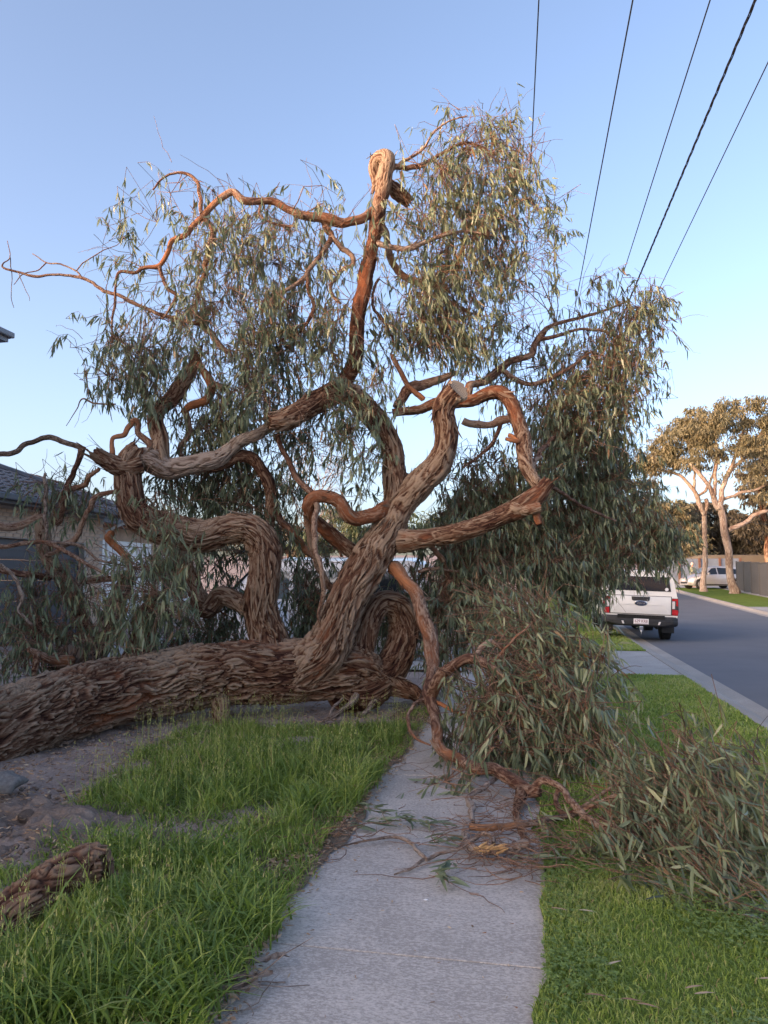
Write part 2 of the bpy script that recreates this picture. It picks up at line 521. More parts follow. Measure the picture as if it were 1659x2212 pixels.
KP2 = [(8.75, -0.2), (8.75, -0.060), (8.95, -0.066), (9.02, -0.03), (9.10, 0.03), (9.22, 0.035), (9.22, -0.1)]
kerb_run('kerb', KP2, -8, 70)
sheet('lawn', 9.22, 12.2, 37.0, 57, 0.03, M['lawn_soil'], nt=6, ns=40)
sheet('lawn', 9.22, 12.2, -5, 32.0, 0.03, M['lawn_soil'], nt=6, ns=40)
sheet('driveway', 9.22, 12.2, 32.0, 37.0, 0.028, M['drive'])
sheet('footpath', 12.2, 13.6, -5, 60, 0.034, M['drive'])
sheet('driveway', 9.22, 24, 57, 64, 0.036, M['drive'])

# ------------------------------------------------------------------ grass
def in_poly(pts, poly):
    x, y = pts[:, 0], pts[:, 1]
    inside = np.zeros(len(pts), bool)
    n = len(poly)
    for i in range(n):
        x1, y1 = poly[i]; x2, y2 = poly[(i + 1) % n]
        c = ((y1 > y) != (y2 > y)) & (x < (x2 - x1) * (y - y1) / (y2 - y1 + 1e-12) + x1)
        inside ^= c
    return inside

def blades(base, h, w, lean, tint, rg, segs=3):
    n = len(base)
    az = rg.uniform(0, 2 * math.pi, n)
    dirh = np.stack([np.cos(az), np.sin(az), 0 * az], -1)
    fa = rg.uniform(0, 2 * math.pi, n)
    side = np.stack([np.cos(fa), np.sin(fa), 0 * fa], -1)
    lv = []
    for k in range(segs + 1):
        f = k / segs
        ctr = base + dirh * (lean * h * f ** 1.9)[:, None] + np.array((0, 0, 1.0)) * (h * (f - 0.45 * np.minimum(lean, 1.3) * f ** 2.6))[:, None]
        ww = (w * (1 - 0.35 * f))[:, None]
        if k < segs: lv += [ctr - side * ww, ctr + side * ww]
        else: lv.append(ctr)
    m = len(lv)
    V = np.stack(lv, 1).reshape(-1, 3)
    k = (np.arange(n) * m)[:, None]
    Q = np.concatenate([k + np.array([[2 * i, 2 * i + 1, 2 * i + 3, 2 * i + 2]]) for i in range(segs - 1)])
    T = k + np.array([[2 * segs - 2, 2 * segs - 1, 2 * segs]])
    return V, Q, T, np.repeat(tint, m)

M['grass'] = mat_leaf('grass_blade', [(0.0, (0.065, 0.115, 0.022)), (0.4, (0.17, 0.25, 0.05)), (0.75, (0.29, 0.36, 0.085)), (0.92, (0.38, 0.40, 0.15)), (1.0, (0.34, 0.27, 0.14))], rough=0.5, trans=0.3)
M['clover'] = mat_leaf('clover_leaf', [(0.0, (0.085, 0.14, 0.03)), (0.5, (0.165, 0.245, 0.055)), (1.0, (0.25, 0.32, 0.085))], rough=0.5, trans=0.25)

def grass_obj(name, parts, label, mat='grass', cat='grass'):
    V, Q, T, A = [], [], [], []
    nv = 0
    for v, q, t, a in parts:
        V.append(v); Q.append(q + nv); T.append(t + nv); A.append(a); nv += len(v)
    me = mesh_np(name, np.vstack(V), np.vstack(Q), np.vstack(T), M[mat], True, {'tint': np.concatenate(A)})
    o = link_mesh(name, me)
    tag(o, label, cat, kind='stuff')
    return o

def scatter(poly, dens, rg):
    poly = np.array(poly)
    x0, y0 = poly.min(0); x1, y1 = poly.max(0)
    n = int((x1 - x0) * (y1 - y0) * dens)
    p = np.stack([rg.uniform(x0, x1, n), rg.uniform(y0, y1, n)], -1)
    return p[in_poly(p, poly)]

gpoly = lambda pts: [tuple(G(*p)[:2]) for p in pts]
rg = np.random.default_rng(21)
# tall rank grass to the left of the path, patchy
left = gpoly([(-150, 2700), (380, 2700), (455, 2190), (560, 2080), (620, 1960), (664, 1880), (742, 1780), (818, 1690), (868, 1610), (880, 1580), (700, 1575), (560, 1580), (420, 1580), (300, 1635), (220, 1700), (130, 1790), (60, 1870), (-150, 1960)])
p = scatter(left, 6500, rg)
pn = vnoise(p[:, 0] * 1.6, p[:, 1] * 1.6, p[:, 0] * 0 + 5)
pn2 = vnoise(p[:, 0] * 5, p[:, 1] * 5, p[:, 0] * 0 + 9)
dist = np.hypot(p[:, 0], p[:, 1])
# bare litter patches near (600, 1790) and (830, 1600)
bare = np.zeros(len(p))
for (bx, by, br) in [(560, 1780, .14), (300, 1660, .2)]:
    g = G(bx, by); bare = np.maximum(bare, np.clip(1.25 - np.hypot(p[:, 0] - g.x, (p[:, 1] - g.y) * 0.8) / br, 0, 1))
keep = (rg.random(len(p)) < np.clip(0.55 + 1.0 * (pn - 0.25) + 0.7 * (pn2 - .5), 0.06, 1) * np.clip(1.25 - dist / 11, 0.4, 1)) & (rg.random(len(p)) > bare * 1.1)
p = p[keep]; pn = pn[keep]; pn2 = pn2[keep]
dist = np.hypot(p[:, 0], p[:, 1])
n = len(p)
hh = rg.uniform(0.045, 0.16, n) * (0.45 + 1.0 * pn) * (0.45 + 1.15 * pn2) * np.clip(1.25 - 0.05 * dist, 0.7, 1.2)
tl_ = rg.random(n) < 0.05
hh[tl_] *= 1.9
tb = np.clip(rg.normal(0.45 + 0.55 * (pn2 - 0.5) + 0.5 * (vnoise(p[:, 0] * 1.1, p[:, 1] * 1.1, p[:, 0] * 0 + 44) - .5), 0.17, n), 0, 0.93); tb[rg.random(n) < 0.03] = 1
base3 = np.column_stack([p, np.full(n, 0.015)])
parts = [blades(base3, hh, rg.uniform(0.0018, 0.0050, n) * (1 + 0.04 * dist), rg.uniform(0.2, 1.1, n), tb, rg)]
ep = scatter([tuple(W(a_, b_)[:2]) for a_, b_ in ((-1.55, 1.4), (-1.10, 1.4), (-1.10, 9.4), (-1.55, 9.4))], 2600, rg)
en = vnoise(ep[:, 0] * 3.1, ep[:, 1] * 3.1, ep[:, 0] * 0 + 61)
et_ = ep[:, 0] * _ca - ep[:, 1] * _sa
ep = ep[(rg.random(len(ep)) < np.clip((en - .30) * 3.2, 0.03, 1)) & (et_ < -1.31 + .11 * en + .05 * rg.random(len(ep)))]
k = len(ep)
parts.append(blades(np.column_stack([ep, np.full(k, 0.014)]), rg.uniform(0.03, 0.13, k), rg.uniform(0.0015, 0.0038, k), rg.uniform(0.3, 1.3, k), np.clip(rg.normal(.55, .2, k), 0, 1), rg))
# broad blades in clumps close to the path edge
cl = []
for (bx, by, r_, k) in [(480, 2010, .22, 420), (540, 2030, .14, 260), (420, 2110, .25, 420), (330, 2000, .3, 420), (200, 2150, .35, 500), (90, 2190, .3, 420), (350, 2200, .25, 420), (520, 1950, .18, 240), (610, 1640, .4, 400), (520, 1680, .4, 400), (720, 1640, .3, 400), (470, 1740, .25, 260), (260, 1860, .3, 300), (440, 1880, .3, 360), (740, 1700, .2, 350), (660, 1760, .2, 300)]:
    g = G(bx, by)
    q = np.column_stack([rg.normal(g.x, r_ * .45, k), rg.normal(g.y, r_ * .45, k)])
    ts = q[:, 0] * _ca - q[:, 1] * _sa
    cl.append(q[ts < -1.14])
cl = np.vstack(cl); k = len(cl)
parts.append(blades(np.column_stack([cl, np.full(k, 0.015)]), rg.uniform(0.09, 0.27, k), rg.uniform(0.003, 0.0068, k), rg.uniform(0.3, 1.3, k), np.clip(rg.normal(.38, .15, k), 0, .9), rg, 4))
# seed stalks
st = scatter(left, 110, rg); st = st[vnoise(st[:, 0] * 1.6, st[:, 1] * 1.6, st[:, 0] * 0 + 5) > 0.42]
k = len(st)
sh = rg.uniform(0.20, 0.48, k)
sa = rg.uniform(0, 6.28, k); sl = rg.uniform(0.02, 0.12, k)
parts.append(blades(np.column_stack([st, np.full(k, 0.015)]), sh, np.full(k, 0.0015), sl, np.full(k, 0.8), rg))
hb = []
for i in range(k):
    m_ = 7
    z = sh[i] * rg.uniform(0.72, 1.0, m_)
    hb.append(np.column_stack([st[i, 0] + rg.normal(0, 0.012, m_), st[i, 1] + rg.normal(0, 0.012, m_), z]))
hb = np.vstack(hb)
parts.append(blades(hb, rg.uniform(0.012, 0.03, len(hb)), np.full(len(hb), 0.0024), rg.uniform(0, 1.0, len(hb)), np.clip(rg.normal(0.9, 0.06, len(hb)), 0.7, 1), rg, 2))
grass_obj('long_grass', parts, 'long rank green grass growing left of the concrete footpath')

# mown lawn between path and kerb
parts = []
def lawn_patch(poly, dens, hr, wr, tint, lean=(0.2, 1.2), z=0.016, falloff=None):
    p = scatter(poly, dens, rg)
    t_ = p[:, 0] * _ca - p[:, 1] * _sa
    ed = 0.05 - 0.10 * (vnoise((p[:, 0] * _sa + p[:, 1] * _ca) * 2.3, p[:, 0] * 0 + 4, p[:, 0] * 0) + 0.5 * vnoise((p[:, 0] * _sa + p[:, 1] * _ca) * 7, p[:, 0] * 0 + 9, p[:, 0] * 0)) + 0.02
    p = p[(t_ > ed)]
    d_ = np.hypot(p[:, 0], p[:, 1])
    n = len(p)
    pn = vnoise(p[:, 0] * 2.2, p[:, 1] * 2.2, p[:, 0] * 0 + 1)
    tb = np.clip(rg.normal(tint + 0.5 * (pn - .5), 0.16, n), 0, 0.92); tb[rg.random(n) < 0.03] = 1
    return blades(np.column_stack([p, np.full(n, z)]), rg.uniform(*hr, n) * (0.7 + 0.6 * pn), rg.uniform(*wr, n) * (1 + 0.05 * d_), rg.uniform(*lean, n), tb, rg)
st_poly = lambda t0, t1, s0, s1: [tuple(W(t0, s0)[:2]), tuple(W(t1, s0)[:2]), tuple(W(t1, s1)[:2]), tuple(W(t0, s1)[:2])]
parts.append(lawn_patch(st_poly(-0.1, 1.25, 1.5, 5.2), 9000, (0.018, 0.05), (0.0012, 0.0026), .6))
parts.append(lawn_patch(st_poly(1.25, 2.36, 2.8, 5.2), 3500, (0.018, 0.05), (0.0014, 0.003), .6))
parts.append(lawn_patch(st_poly(-0.1, 2.36, 5.2, 8.5), 3200, (0.02, 0.05), (0.002, 0.004), .6))
parts.append(lawn_patch(st_poly(-0.05, 2.36, 8.5, 13.55), 1800, (0.02, 0.05), (0.003, 0.0055), .62))
parts.append(lawn_patch(st_poly(0.05, 2.36, 18.05, 24), 1000, (0.03, 0.07), (0.004, 0.008), .6))
grass_obj('lawn_grass', parts, 'short mown green grass on the strip between footpath and kerb')
# clover along the path edge
def clover(poly, dens):
    p = scatter(poly, dens, rg)
    n0 = vnoise(p[:, 0] * 2.5, p[:, 1] * 2.5, p[:, 0] * 0 + 31)
    t_ = p[:, 0] * _ca - p[:, 1] * _sa
    p = p[(rg.random(len(p)) < np.clip((n0 - 0.42) * 3.0 + 0.5 * np.clip(1 - t_ / .5, 0, 1), 0, 1)) & (t_ > 0.0)]
    n = len(p)
    h = rg.uniform(0.02, 0.055, n)
    c = np.column_stack([p, h + 0.016])
    V, Q, T, A = [], [], [], []
    az = rg.uniform(0, 6.28, n)
    r = rg.uniform(0.006, 0.011, n)
    nv = 0
    for k in range(3):
        a = az + k * 2.094
        d = np.stack([np.cos(a), np.sin(a), rg.normal(0, .25, n)], -1); s = np.stack([-np.sin(a), np.cos(a), rg.normal(0, .2, n)], -1)
        v = np.stack([c, c + (d * .75 - s * .62) * r[:, None], c + d * (1.15 * r)[:, None], c + (d * .75 + s * .62) * r[:, None]], 1).reshape(-1, 3)
        kk = (np.arange(n) * 4)[:, None] + nv
        V.append(v); Q.append(kk + np.array([[0, 1, 2, 3]])); nv += len(v)
        A.append(np.repeat(np.clip(rg.normal(.5, .22, n), 0, 1), 4))
    return np.vstack(V), np.vstack(Q), np.zeros((0, 3), int), np.concatenate(A)
grass_obj('clover', [clover(st_poly(-0.05, 1.3, 1.5, 5.0), 3600)], 'low green clover patches at the right edge of the footpath', 'clover', 'clover')
# ================================================================== the fallen tree
def resample(pts, step):
    """Catmull-Rom through rows (x, y, z, r); returns evenly stepped rows"""
    p = np.array(pts, float)
    ext = np.vstack([2 * p[0] - p[1], p, 2 * p[-1] - p[-2]])
    ext[0, 3] = p[0, 3]; ext[-1, 3] = p[-1, 3]
    out = []
    for i in range(1, len(ext) - 2):
        p0, p1, p2, p3 = ext[i - 1], ext[i], ext[i + 1], ext[i + 2]
        L = np.linalg.norm((p2 - p1)[:3])
        k = max(2, int(math.ceil(L / step)))
        t = (np.arange(k) / k)[:, None]
        out.append(0.5 * (2 * p1 + (p2 - p0) * t + (2 * p0 - 5 * p1 + 4 * p2 - p3) * t ** 2 + (3 * p1 - p0 - 3 * p2 + p3) * t ** 3))
    out.append(p[-1:])
    r = np.vstack(out)
    r[:, 3] = np.maximum(r[:, 3], 0.0012)
    return r

def frames(c):
    n = len(c)
    t = np.zeros((n, 3)); t[1:-1] = c[2:, :3] - c[:-2, :3]; t[0] = c[1, :3] - c[0, :3]; t[-1] = c[-1, :3] - c[-2, :3]
    t = unit(t)
    x = np.zeros((n, 3))
    up = np.array((0, 0, 1.0)) if abs(t[0, 2]) < 0.9 else np.array((1.0, 0, 0))
    for i in range(n):
        v = up - t[i] * np.dot(up, t[i])
        up = v / max(np.linalg.norm(v), 1e-9)
        x[i] = up
    y = np.cross(t, x)
    return t, x, y

_seed = [0.0]

def bark_tube(name, rows, rough=1.0, fresh=0.0, mat=None, parent=None, torn=True, flakes=0, res=1.0, knots=0):
    """one limb: a swept tube whose bark plates are real relief; rows = (x, y, z, r)"""
    _seed[0] += 7.31
    sd_ = _seed[0]
    rmax = max(r[3] for r in rows)
    step = min(0.022, max(0.010, rmax * 0.16)) / res
    c = resample(rows, step)
    if rough < 1.5 and len(c) > 6:
        # small kinks and bends along the stem
        ss_ = np.arange(len(c)) * step
        fq = 1.0 / max(0.10, 5.0 * rmax)
        env = np.minimum(1, np.minimum(np.arange(len(c)), np.arange(len(c))[::-1]) / 6.0)
        for ax_ in range(3):
            c[:, ax_] += env * c[:, 3] * ((vnoise(ss_ * fq + sd_, ss_ * 0 + ax_ * 3.7, ss_ * 0 + sd_) - .5) * (0.55 if rough > .7 else 1.5) + (vnoise(ss_ * fq * 2.7 + sd_, ss_ * 0 + ax_ * 5.7, ss_ * 0 + sd_) - .5) * (0.2 if rough > .7 else .6))
    t, x, y = frames(c)
    n = len(c)
    m = int(min(300, max(10, 2 * math.pi * rmax / (0.0105 / res))))
    th = np.linspace(0, 2 * math.pi, m, endpoint=False)
    s = np.concatenate([[0], np.cumsum(np.linalg.norm(np.diff(c[:, :3], axis=0), axis=1))])
    S, TH = np.meshgrid(s, th, indexing='ij')
    Rr = np.repeat(c[:, 3:4], m, 1)
    tw = TH + 0.35 * S * (0.5 if rough > 0.4 else 0.2)
    qx = np.cos(tw) * Rr; qy = np.sin(tw) * Rr; qz = S
    # uneven cross-section, swellings
    lump = (vnoise(qx * 3 / max(rmax, .03) * .25 + sd_, qy * 3 / max(rmax, .03) * .25, qz * 0.9 / max(rmax, .05) * .3) - 0.5) * 0.34
    lump += (vnoise(qx * 9 + sd_, qy * 9 + 5, qz * 3.2) - 0.5) * 0.16 * min(1, rmax / 0.1)
    wx = (vnoise(qx * 5 + sd_, qy * 5, qz * 3.1 + 3) - 0.5) * 0.17
    wy = (vnoise(qx * 5 + 9, qy * 5 + sd_, qz * 3.1 + 8) - 0.5) * 0.17
    fs_ = float(np.clip((0.22 / rmax) ** 0.5, 1.0, 2.3))
    a = vnoise((qx + wx) * 15 * fs_ + sd_, (qy + wy) * 15 * fs_, qz * 1.7 * fs_)
    b_ = vnoise((qx + wx) * 32 * fs_ + sd_, (qy + wy) * 32 * fs_ + 4, qz * 3.6 * fs_ + 7)
    d = vnoise((qx + wx * .5) * 70 + sd_, (qy + wy * .5) * 70 + 4, qz * 10 + 7)
    saw = (a * 3.2) % 1.0
    saw2 = (b_ * 2.6 + a) % 1.0
    ridge = 1 - np.abs(2 * b_ - 1)
    e_ = vnoise((qx + wx) * 48 + sd_, (qy + wy) * 48 + 14, qz * 6.5 + 2)
    saw = np.where(vnoise(qx * 4 + 8, qy * 4 + sd_, qz * 1.7) > .45, saw, 1 - saw)
    saw2 = 0.5 * saw2 + 0.5 * ((e_ * 2.2 + b_) % 1.0)
    crk = 1 - np.clip(np.abs(b_ - 0.5) / 0.075, 0, 1)
    crk2 = 1 - np.clip(np.abs(a - 0.5) / 0.05, 0, 1)
    h = 0.34 * saw + 0.30 * saw2 + 0.14 * ridge + 0.22 * d - 0.45 * np.maximum(crk, crk2)
    big = vnoise(qx * 2.2 + sd_, qy * 2.2 + 2, qz * 1.3 + 1)
    amp = (0.25 + 0.75 * rough if rough < .7 else rough) * np.minimum(0.075, 0.22 * Rr + 0.003) * (0.7 + 0.6 * big)
    rad = Rr * (1 + lump) + (h - 0.55) * amp
    if torn:
        jag = (vnoise(np.cos(TH) * 4 + sd_, np.sin(TH) * 4, 0 * S) - 0.3)
    Pn = c[:, None, :3] + (x[:, None, :] * np.cos(TH)[..., None] + y[:, None, :] * np.sin(TH)[..., None]) * rad[..., None]
    if torn and rmax > 0.03:
        k = min(n - 1, max(1, int(0.1 / step)))
        wgt = np.linspace(0, 1, k + 1)[:, None] ** 2
        Pn[-k - 1:] += t[-1] * (wgt * jag[-k - 1:] * min(c[-1, 3], .08) * 0.7)[..., None]
    V = Pn.reshape(-1, 3)
    i, j = np.meshgrid(np.arange(n - 1), np.arange(m), indexing='ij')
    j2 = (j + 1) % m
    Q = np.stack([i * m + j, i * m + j2, (i + 1) * m + j2, (i + 1) * m + j], -1).reshape(-1, 4)
    # end caps
    capv = np.vstack([c[0, :3], c[-1, :3] - t[-1] * c[-1, 3] * 0.25])
    V = np.vstack([V, capv])
    a0 = np.arange(m); a1 = (a0 + 1) % m
    T = np.vstack([np.stack([np.full(m, n * m), a1, a0], -1), np.stack([np.full(m, n * m + 1), (n - 1) * m + a0, (n - 1) * m + a1], -1)])
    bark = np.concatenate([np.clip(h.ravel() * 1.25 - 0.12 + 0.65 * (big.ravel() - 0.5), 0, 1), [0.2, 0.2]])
    fr = fresh + (vnoise(qx * 3 + 3, qy * 3 + sd_, qz * 1.2) - 0.5) * 0.6 + np.where(h < 0.3, 0.10, 0.0)
    frs = np.concatenate([fr.ravel(), [0.6, 0.6]])
    bco = np.vstack([np.stack([qx.ravel() + sd_, qy.ravel(), qz.ravel()], -1), [[0, 0, 0], [0, 0, 0]]])
    me = mesh_np(name, V, Q, T, mat or M['bark'], True, {'bark': bark, 'fresh': frs, 'bco': bco})
    o = link_mesh(name, me, parent)
    if flakes:
        loose_bark(Pn, t, c, flakes, mat or M['bark'], o, sd_)
    return o

def loose_bark(Pn, t, c, count, mat, parent, sd_):
    """curled strips of outer bark standing off the stem"""
    n, m, _ = Pn.shape
    rg = np.random.default_rng(int(sd_ * 10))
    VV, QQ, B, FR, BC = [], [], [], [], []
    for _k in range(count):
        i = int(rg.integers(2, n - 3)); j = int(rg.integers(0, m))
        p = Pn[i, j]; nrm = p - c[i, :3]; nrm = nrm / max(np.linalg.norm(nrm), 1e-6)
        T_ = t[i] * (1 if rg.random() < 0.5 else -1)
        side = np.cross(nrm, T_)
        T_ = T_ + side * rg.normal(0, 0.10); T_ = T_ / np.linalg.norm(T_)
        L = rg.uniform(0.08, 0.30); w = rg.uniform(0.005, 0.020); lift = rg.uniform(0.002, 0.022) if rg.random() < 0.9 else 0.05
        nseg = 4
        base = len(VV)
        fb = rg.uniform(0.1, 0.95); bow = rg.normal(0, 0.02); cur = rg.uniform(0.0, 0.8)
        for q in range(nseg + 1):
            f = q / nseg
            ctr = p - nrm * 0.006 + T_ * L * f + nrm * (lift * f ** 1.6) + side * bow * f * f
            ww = w * (0.55 + 0.45 * math.sin(math.pi * (0.2 + 0.75 * f))) * (1.0 if f < 0.95 else 0.35)
            for e, lf in ((-1, cur), (0, 0), (1, cur * rg.uniform(0.5, 1))):
                VV.append(ctr + side * ww * e + nrm * (w * 0.5 * lf * abs(e)))
                B.append(fb); FR.append(-0.3); BC.append((e * w + _k, f, L * f))
        for q in range(nseg):
            for e in range(2):
                QQ.append((base + q * 3 + e, base + q * 3 + e + 1, base + q * 3 + 4 + e, base + q * 3 + 3 + e))
    me = mesh_np('loose_bark', np.array(VV), np.array(QQ), None, mat, True, {'bark': B, 'fresh': FR, 'bco': np.array(BC)})
    o = link_mesh('loose_bark', me, parent)
    o['kind'] = 'stuff'

def rows_px(pts, Y0=None, dY=None):
    """(px, py, r_px[, Y]) -> world rows; missing Y are interpolated between given ones"""
    n = len(pts)
    ys = [p[3] if len(p) > 3 else None for p in pts]
    if ys[0] is None: ys[0] = Y0
    if ys[-1] is None: ys[-1] = (Y0 if dY is None else Y0 + dY)
    known = [i for i in range(n) if ys[i] is not None]
    out = []
    for i, p in enumerate(pts):
        Yv = ys[i]
        if Yv is None: Yv = float(np.interp(i, known, [ys[k] for k in known]))
        w = P(p[0], p[1], Yv)
        out.append((w.x, w.y, w.z, p[2] / F * Yv))
    return out

tree = empty('fallen_tree', W(-3.5, 6.0))
tag(tree, 'huge fallen gum tree with twisted shaggy bark lying across the footpath', 'tree')
_inv = Vector(tree.location)

def rel(rows):
    return [(r[0] - _inv.x, r[1] - _inv.y, r[2] - _inv.z, r[3]) for r in rows]

ALLPTS = []     # (x, y, z, r) of every limb, for hanging the twigs from

def limb(kind, pts, Y0=None, dY=None, rough=0.9, fresh=0.0, mat='bark', flakes=0, res=1.0, torn=True, parent=None):
    rw = rows_px(pts, Y0, dY)
    for q in resample(rw, 0.12): ALLPTS.append(tuple(q))
    return bark_tube(kind, rel(rw), rough, fresh, M[mat], parent or tree, torn, flakes, res)

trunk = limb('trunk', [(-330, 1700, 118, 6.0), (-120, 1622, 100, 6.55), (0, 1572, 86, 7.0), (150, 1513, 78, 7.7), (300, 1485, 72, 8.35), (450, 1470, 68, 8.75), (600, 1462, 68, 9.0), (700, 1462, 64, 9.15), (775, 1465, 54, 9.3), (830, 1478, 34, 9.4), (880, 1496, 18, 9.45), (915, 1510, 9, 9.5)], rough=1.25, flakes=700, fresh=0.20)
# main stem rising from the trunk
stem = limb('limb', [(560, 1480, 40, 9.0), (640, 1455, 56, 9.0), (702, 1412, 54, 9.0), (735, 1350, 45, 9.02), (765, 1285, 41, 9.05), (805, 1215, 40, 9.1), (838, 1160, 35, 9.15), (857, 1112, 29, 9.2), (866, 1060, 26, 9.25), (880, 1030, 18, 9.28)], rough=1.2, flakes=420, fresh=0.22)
# curled stem behind it
limb('limb', [(740, 1480, 44, 9.25), (800, 1470, 46, 9.35), (842, 1437, 38, 9.5), (865, 1392, 34, 9.6), (868, 1345, 33, 9.65), (852, 1307, 28, 9.6), (822, 1302, 24, 9.5), (800, 1330, 26, 9.4), (790, 1380, 28, 9.35), (785, 1440, 34, 9.3)], rough=1.0, flakes=120, fresh=0.02)
# fork: left arm to the crook, stub and top stem
limb('limb', [(850, 1150, 26, 9.2), (857, 1085, 27, 9.22), (856, 1030, 25, 9.25), (844, 965, 25, 9.28), (813, 906, 25, 9.3), (772, 862, 25, 9.3), (742, 846, 24, 9.3)], rough=0.95, flakes=120)
limb('limb', [(775, 855, 22, 9.3), (742, 848, 26, 9.28), (700, 862, 25, 9.15), (648, 888, 26, 8.95), (610, 905, 27, 8.85), (582, 911, 19, 8.8)], rough=0.95, flakes=100)
limb('limb', [(735, 850, 18, 9.3), (752, 815, 19, 9.3), (768, 770, 17, 9.3), (770, 695, 16, 9.32), (783, 632, 17, 9.34), (790, 590, 19, 9.35), (803, 535, 15, 9.36), (813, 471, 16, 9.38), (821, 423, 17, 9.4), (832, 378, 18, 9.4), (838, 345, 17, 9.4), (828, 341, 17, 9.47), (815, 349, 16, 9.53), (809, 367, 14, 9.56), (810, 392, 9, 9.57), (804, 418, 3, 9.56)], rough=0.75, fresh=0.30, flakes=60)
limb('limb', [(838, 398, 13, 9.55), (858, 420, 17, 9.6), (884, 437, 14, 9.65)], rough=1.0, fresh=-0.2)
# right arm, sawn off
saw = limb('limb', [(838, 1150, 26, 9.15), (868, 1092, 28, 9.15), (905, 1050, 30, 9.12), (937, 1008, 29, 9.1), (955, 965, 27, 9.08), (960, 925, 27, 9.05), (958, 892, 26, 9.02), (968, 862, 25, 8.98), (988, 845, 25, 8.93)], rough=1.0, flakes=120, torn=False)
# sawn face of the right arm
_pc = P(990, 843, 8.915) - _inv
_ax = (Vector((0.34, -0.78, 0.36))).normalized()
_x = _ax.cross(Vector((0, 0, 1))).normalized(); _y = _ax.cross(_x)
mb = MB()
_rg = np.random.default_rng(4)
_rim = [1 + 0.07 * _rg.normal() for _ in range(28)]
mb.rings([[_pc + _ax * zz + (_x * math.cos(2 * math.pi * j / 28) * 0.92 + _y * math.sin(2 * math.pi * j / 28) * 1.15) * 0.128 * rr * _rim[j] for j in range(28)] for rr, zz in ((1.0, -0.05), (1.0, 0.0), (0.93, 0.012), (0.5, 0.014), (0.05, 0.01))])
def mat_rings():
    m, n, l, b = new_mat('sawn_wood')
    b.inputs['Roughness'].default_value = 0.9
    tc = n.new('ShaderNodeTexCoord')
    vm = n.new('ShaderNodeVectorMath'); vm.operation = 'DISTANCE'; vm.inputs[1].default_value = _pc
    l.new(tc.outputs['Object'], vm.inputs[0])
    nz = n.new('ShaderNodeTexNoise'); nz.inputs['Scale'].default_value = 12
    l.new(tc.outputs['Object'], nz.inputs['Vector'])
    k = n.new('ShaderNodeMath'); k.operation = 'MULTIPLY_ADD'; k.inputs[1].default_value = 300
    k2 = n.new('ShaderNodeMath'); k2.operation = 'MULTIPLY'; k2.inputs[1].default_value = 7
    l.new(nz.outputs['Fac'], k2.inputs[0]); l.new(vm.outputs['Value'], k.inputs[0]); l.new(k2.outputs[0], k.inputs[2])
    sn = n.new('ShaderNodeMath'); sn.operation = 'SINE'; l.new(k.outputs[0], sn.inputs[0])
    r = ramp(n, [(0.0, (0.20, 0.15, 0.11)), (1.0, (0.36, 0.29, 0.22))])
    mr = n.new('ShaderNodeMapRange'); mr.inputs['From Min'].default_value = -1
    l.new(sn.outputs[0], mr.inputs['Value']); l.new(mr.outputs[0], r.inputs[0]); l.new(r.outputs[0], b.inputs['Base Color'])
    return m
o = mb.build('sawn_face', mat_rings(), tree, smooth=True)
o['label'] = 'pale sawn end with growth rings'
# low right limb with broken end
limb('limb', [(860, 1168, 26, 9.15), (905, 1162, 23, 9.05), (950, 1157, 22, 8.95), (993, 1148, 21, 8.85), (1040, 1132, 20, 8.8), (1088, 1108, 20, 8.75), (1128, 1090, 21, 8.7), (1160, 1066, 19, 8.7), (1186, 1042, 15, 8.7)], rough=0.8, fresh=0.10, flakes=60)
limb('limb', [(1110, 1098, 14, 8.7), (1142, 1100, 13, 8.65), (1166, 1096, 12, 8.6)], rough=0.7, fresh=0.35)
limb('branch', [(1158, 1096, 10, 8.65), (1162, 1115, 9, 8.65), (1165, 1132, 8, 8.65)], rough=0.4, fresh=0.5)
# arch over the right
limb('limb', [(848, 892, 10, 9.5), (905, 886, 11, 9.5), (945, 871, 12, 9.5), (1006, 868, 14, 9.45), (1050, 854, 15, 9.4), (1083, 851, 16, 9.35), (1108, 876, 16, 9.3), (1126, 921, 16, 9.2), (1134, 965, 17, 9.1), (1138, 1008, 15, 8.95), (1158, 1045, 14, 8.8), (1172, 1056, 12, 8.75)], rough=0.9, fresh=0.28, mat='bark', flakes=40)
limb('branch', [(1000, 908, 8, 9.4), (1040, 914, 8, 9.45), (1082, 908, 9, 9.5), (1120, 905, 6, 9.6)], rough=0.4, fresh=0.45, mat='bark_smooth')
limb('branch', [(858, 880, 10, 9.55), (884, 846, 12, 9.6), (920, 835, 11, 9.65), (955, 820, 9, 9.7), (985, 805, 6, 9.75)], rough=0.7, mat='bark_smooth')
limb('branch', [(848, 765, 5, 9.4), (866, 806, 6, 9.45), (890, 843, 6, 9.5), (914, 862, 7, 9.5)], rough=0.2, fresh=0.4, mat='bark_smooth')
limb('branch', [(1100, 940, 5, 9.2), (1118, 952, 5, 9.05), (1092, 948, 4, 9.0)], rough=0.2, fresh=0.5, mat='bark_smooth')
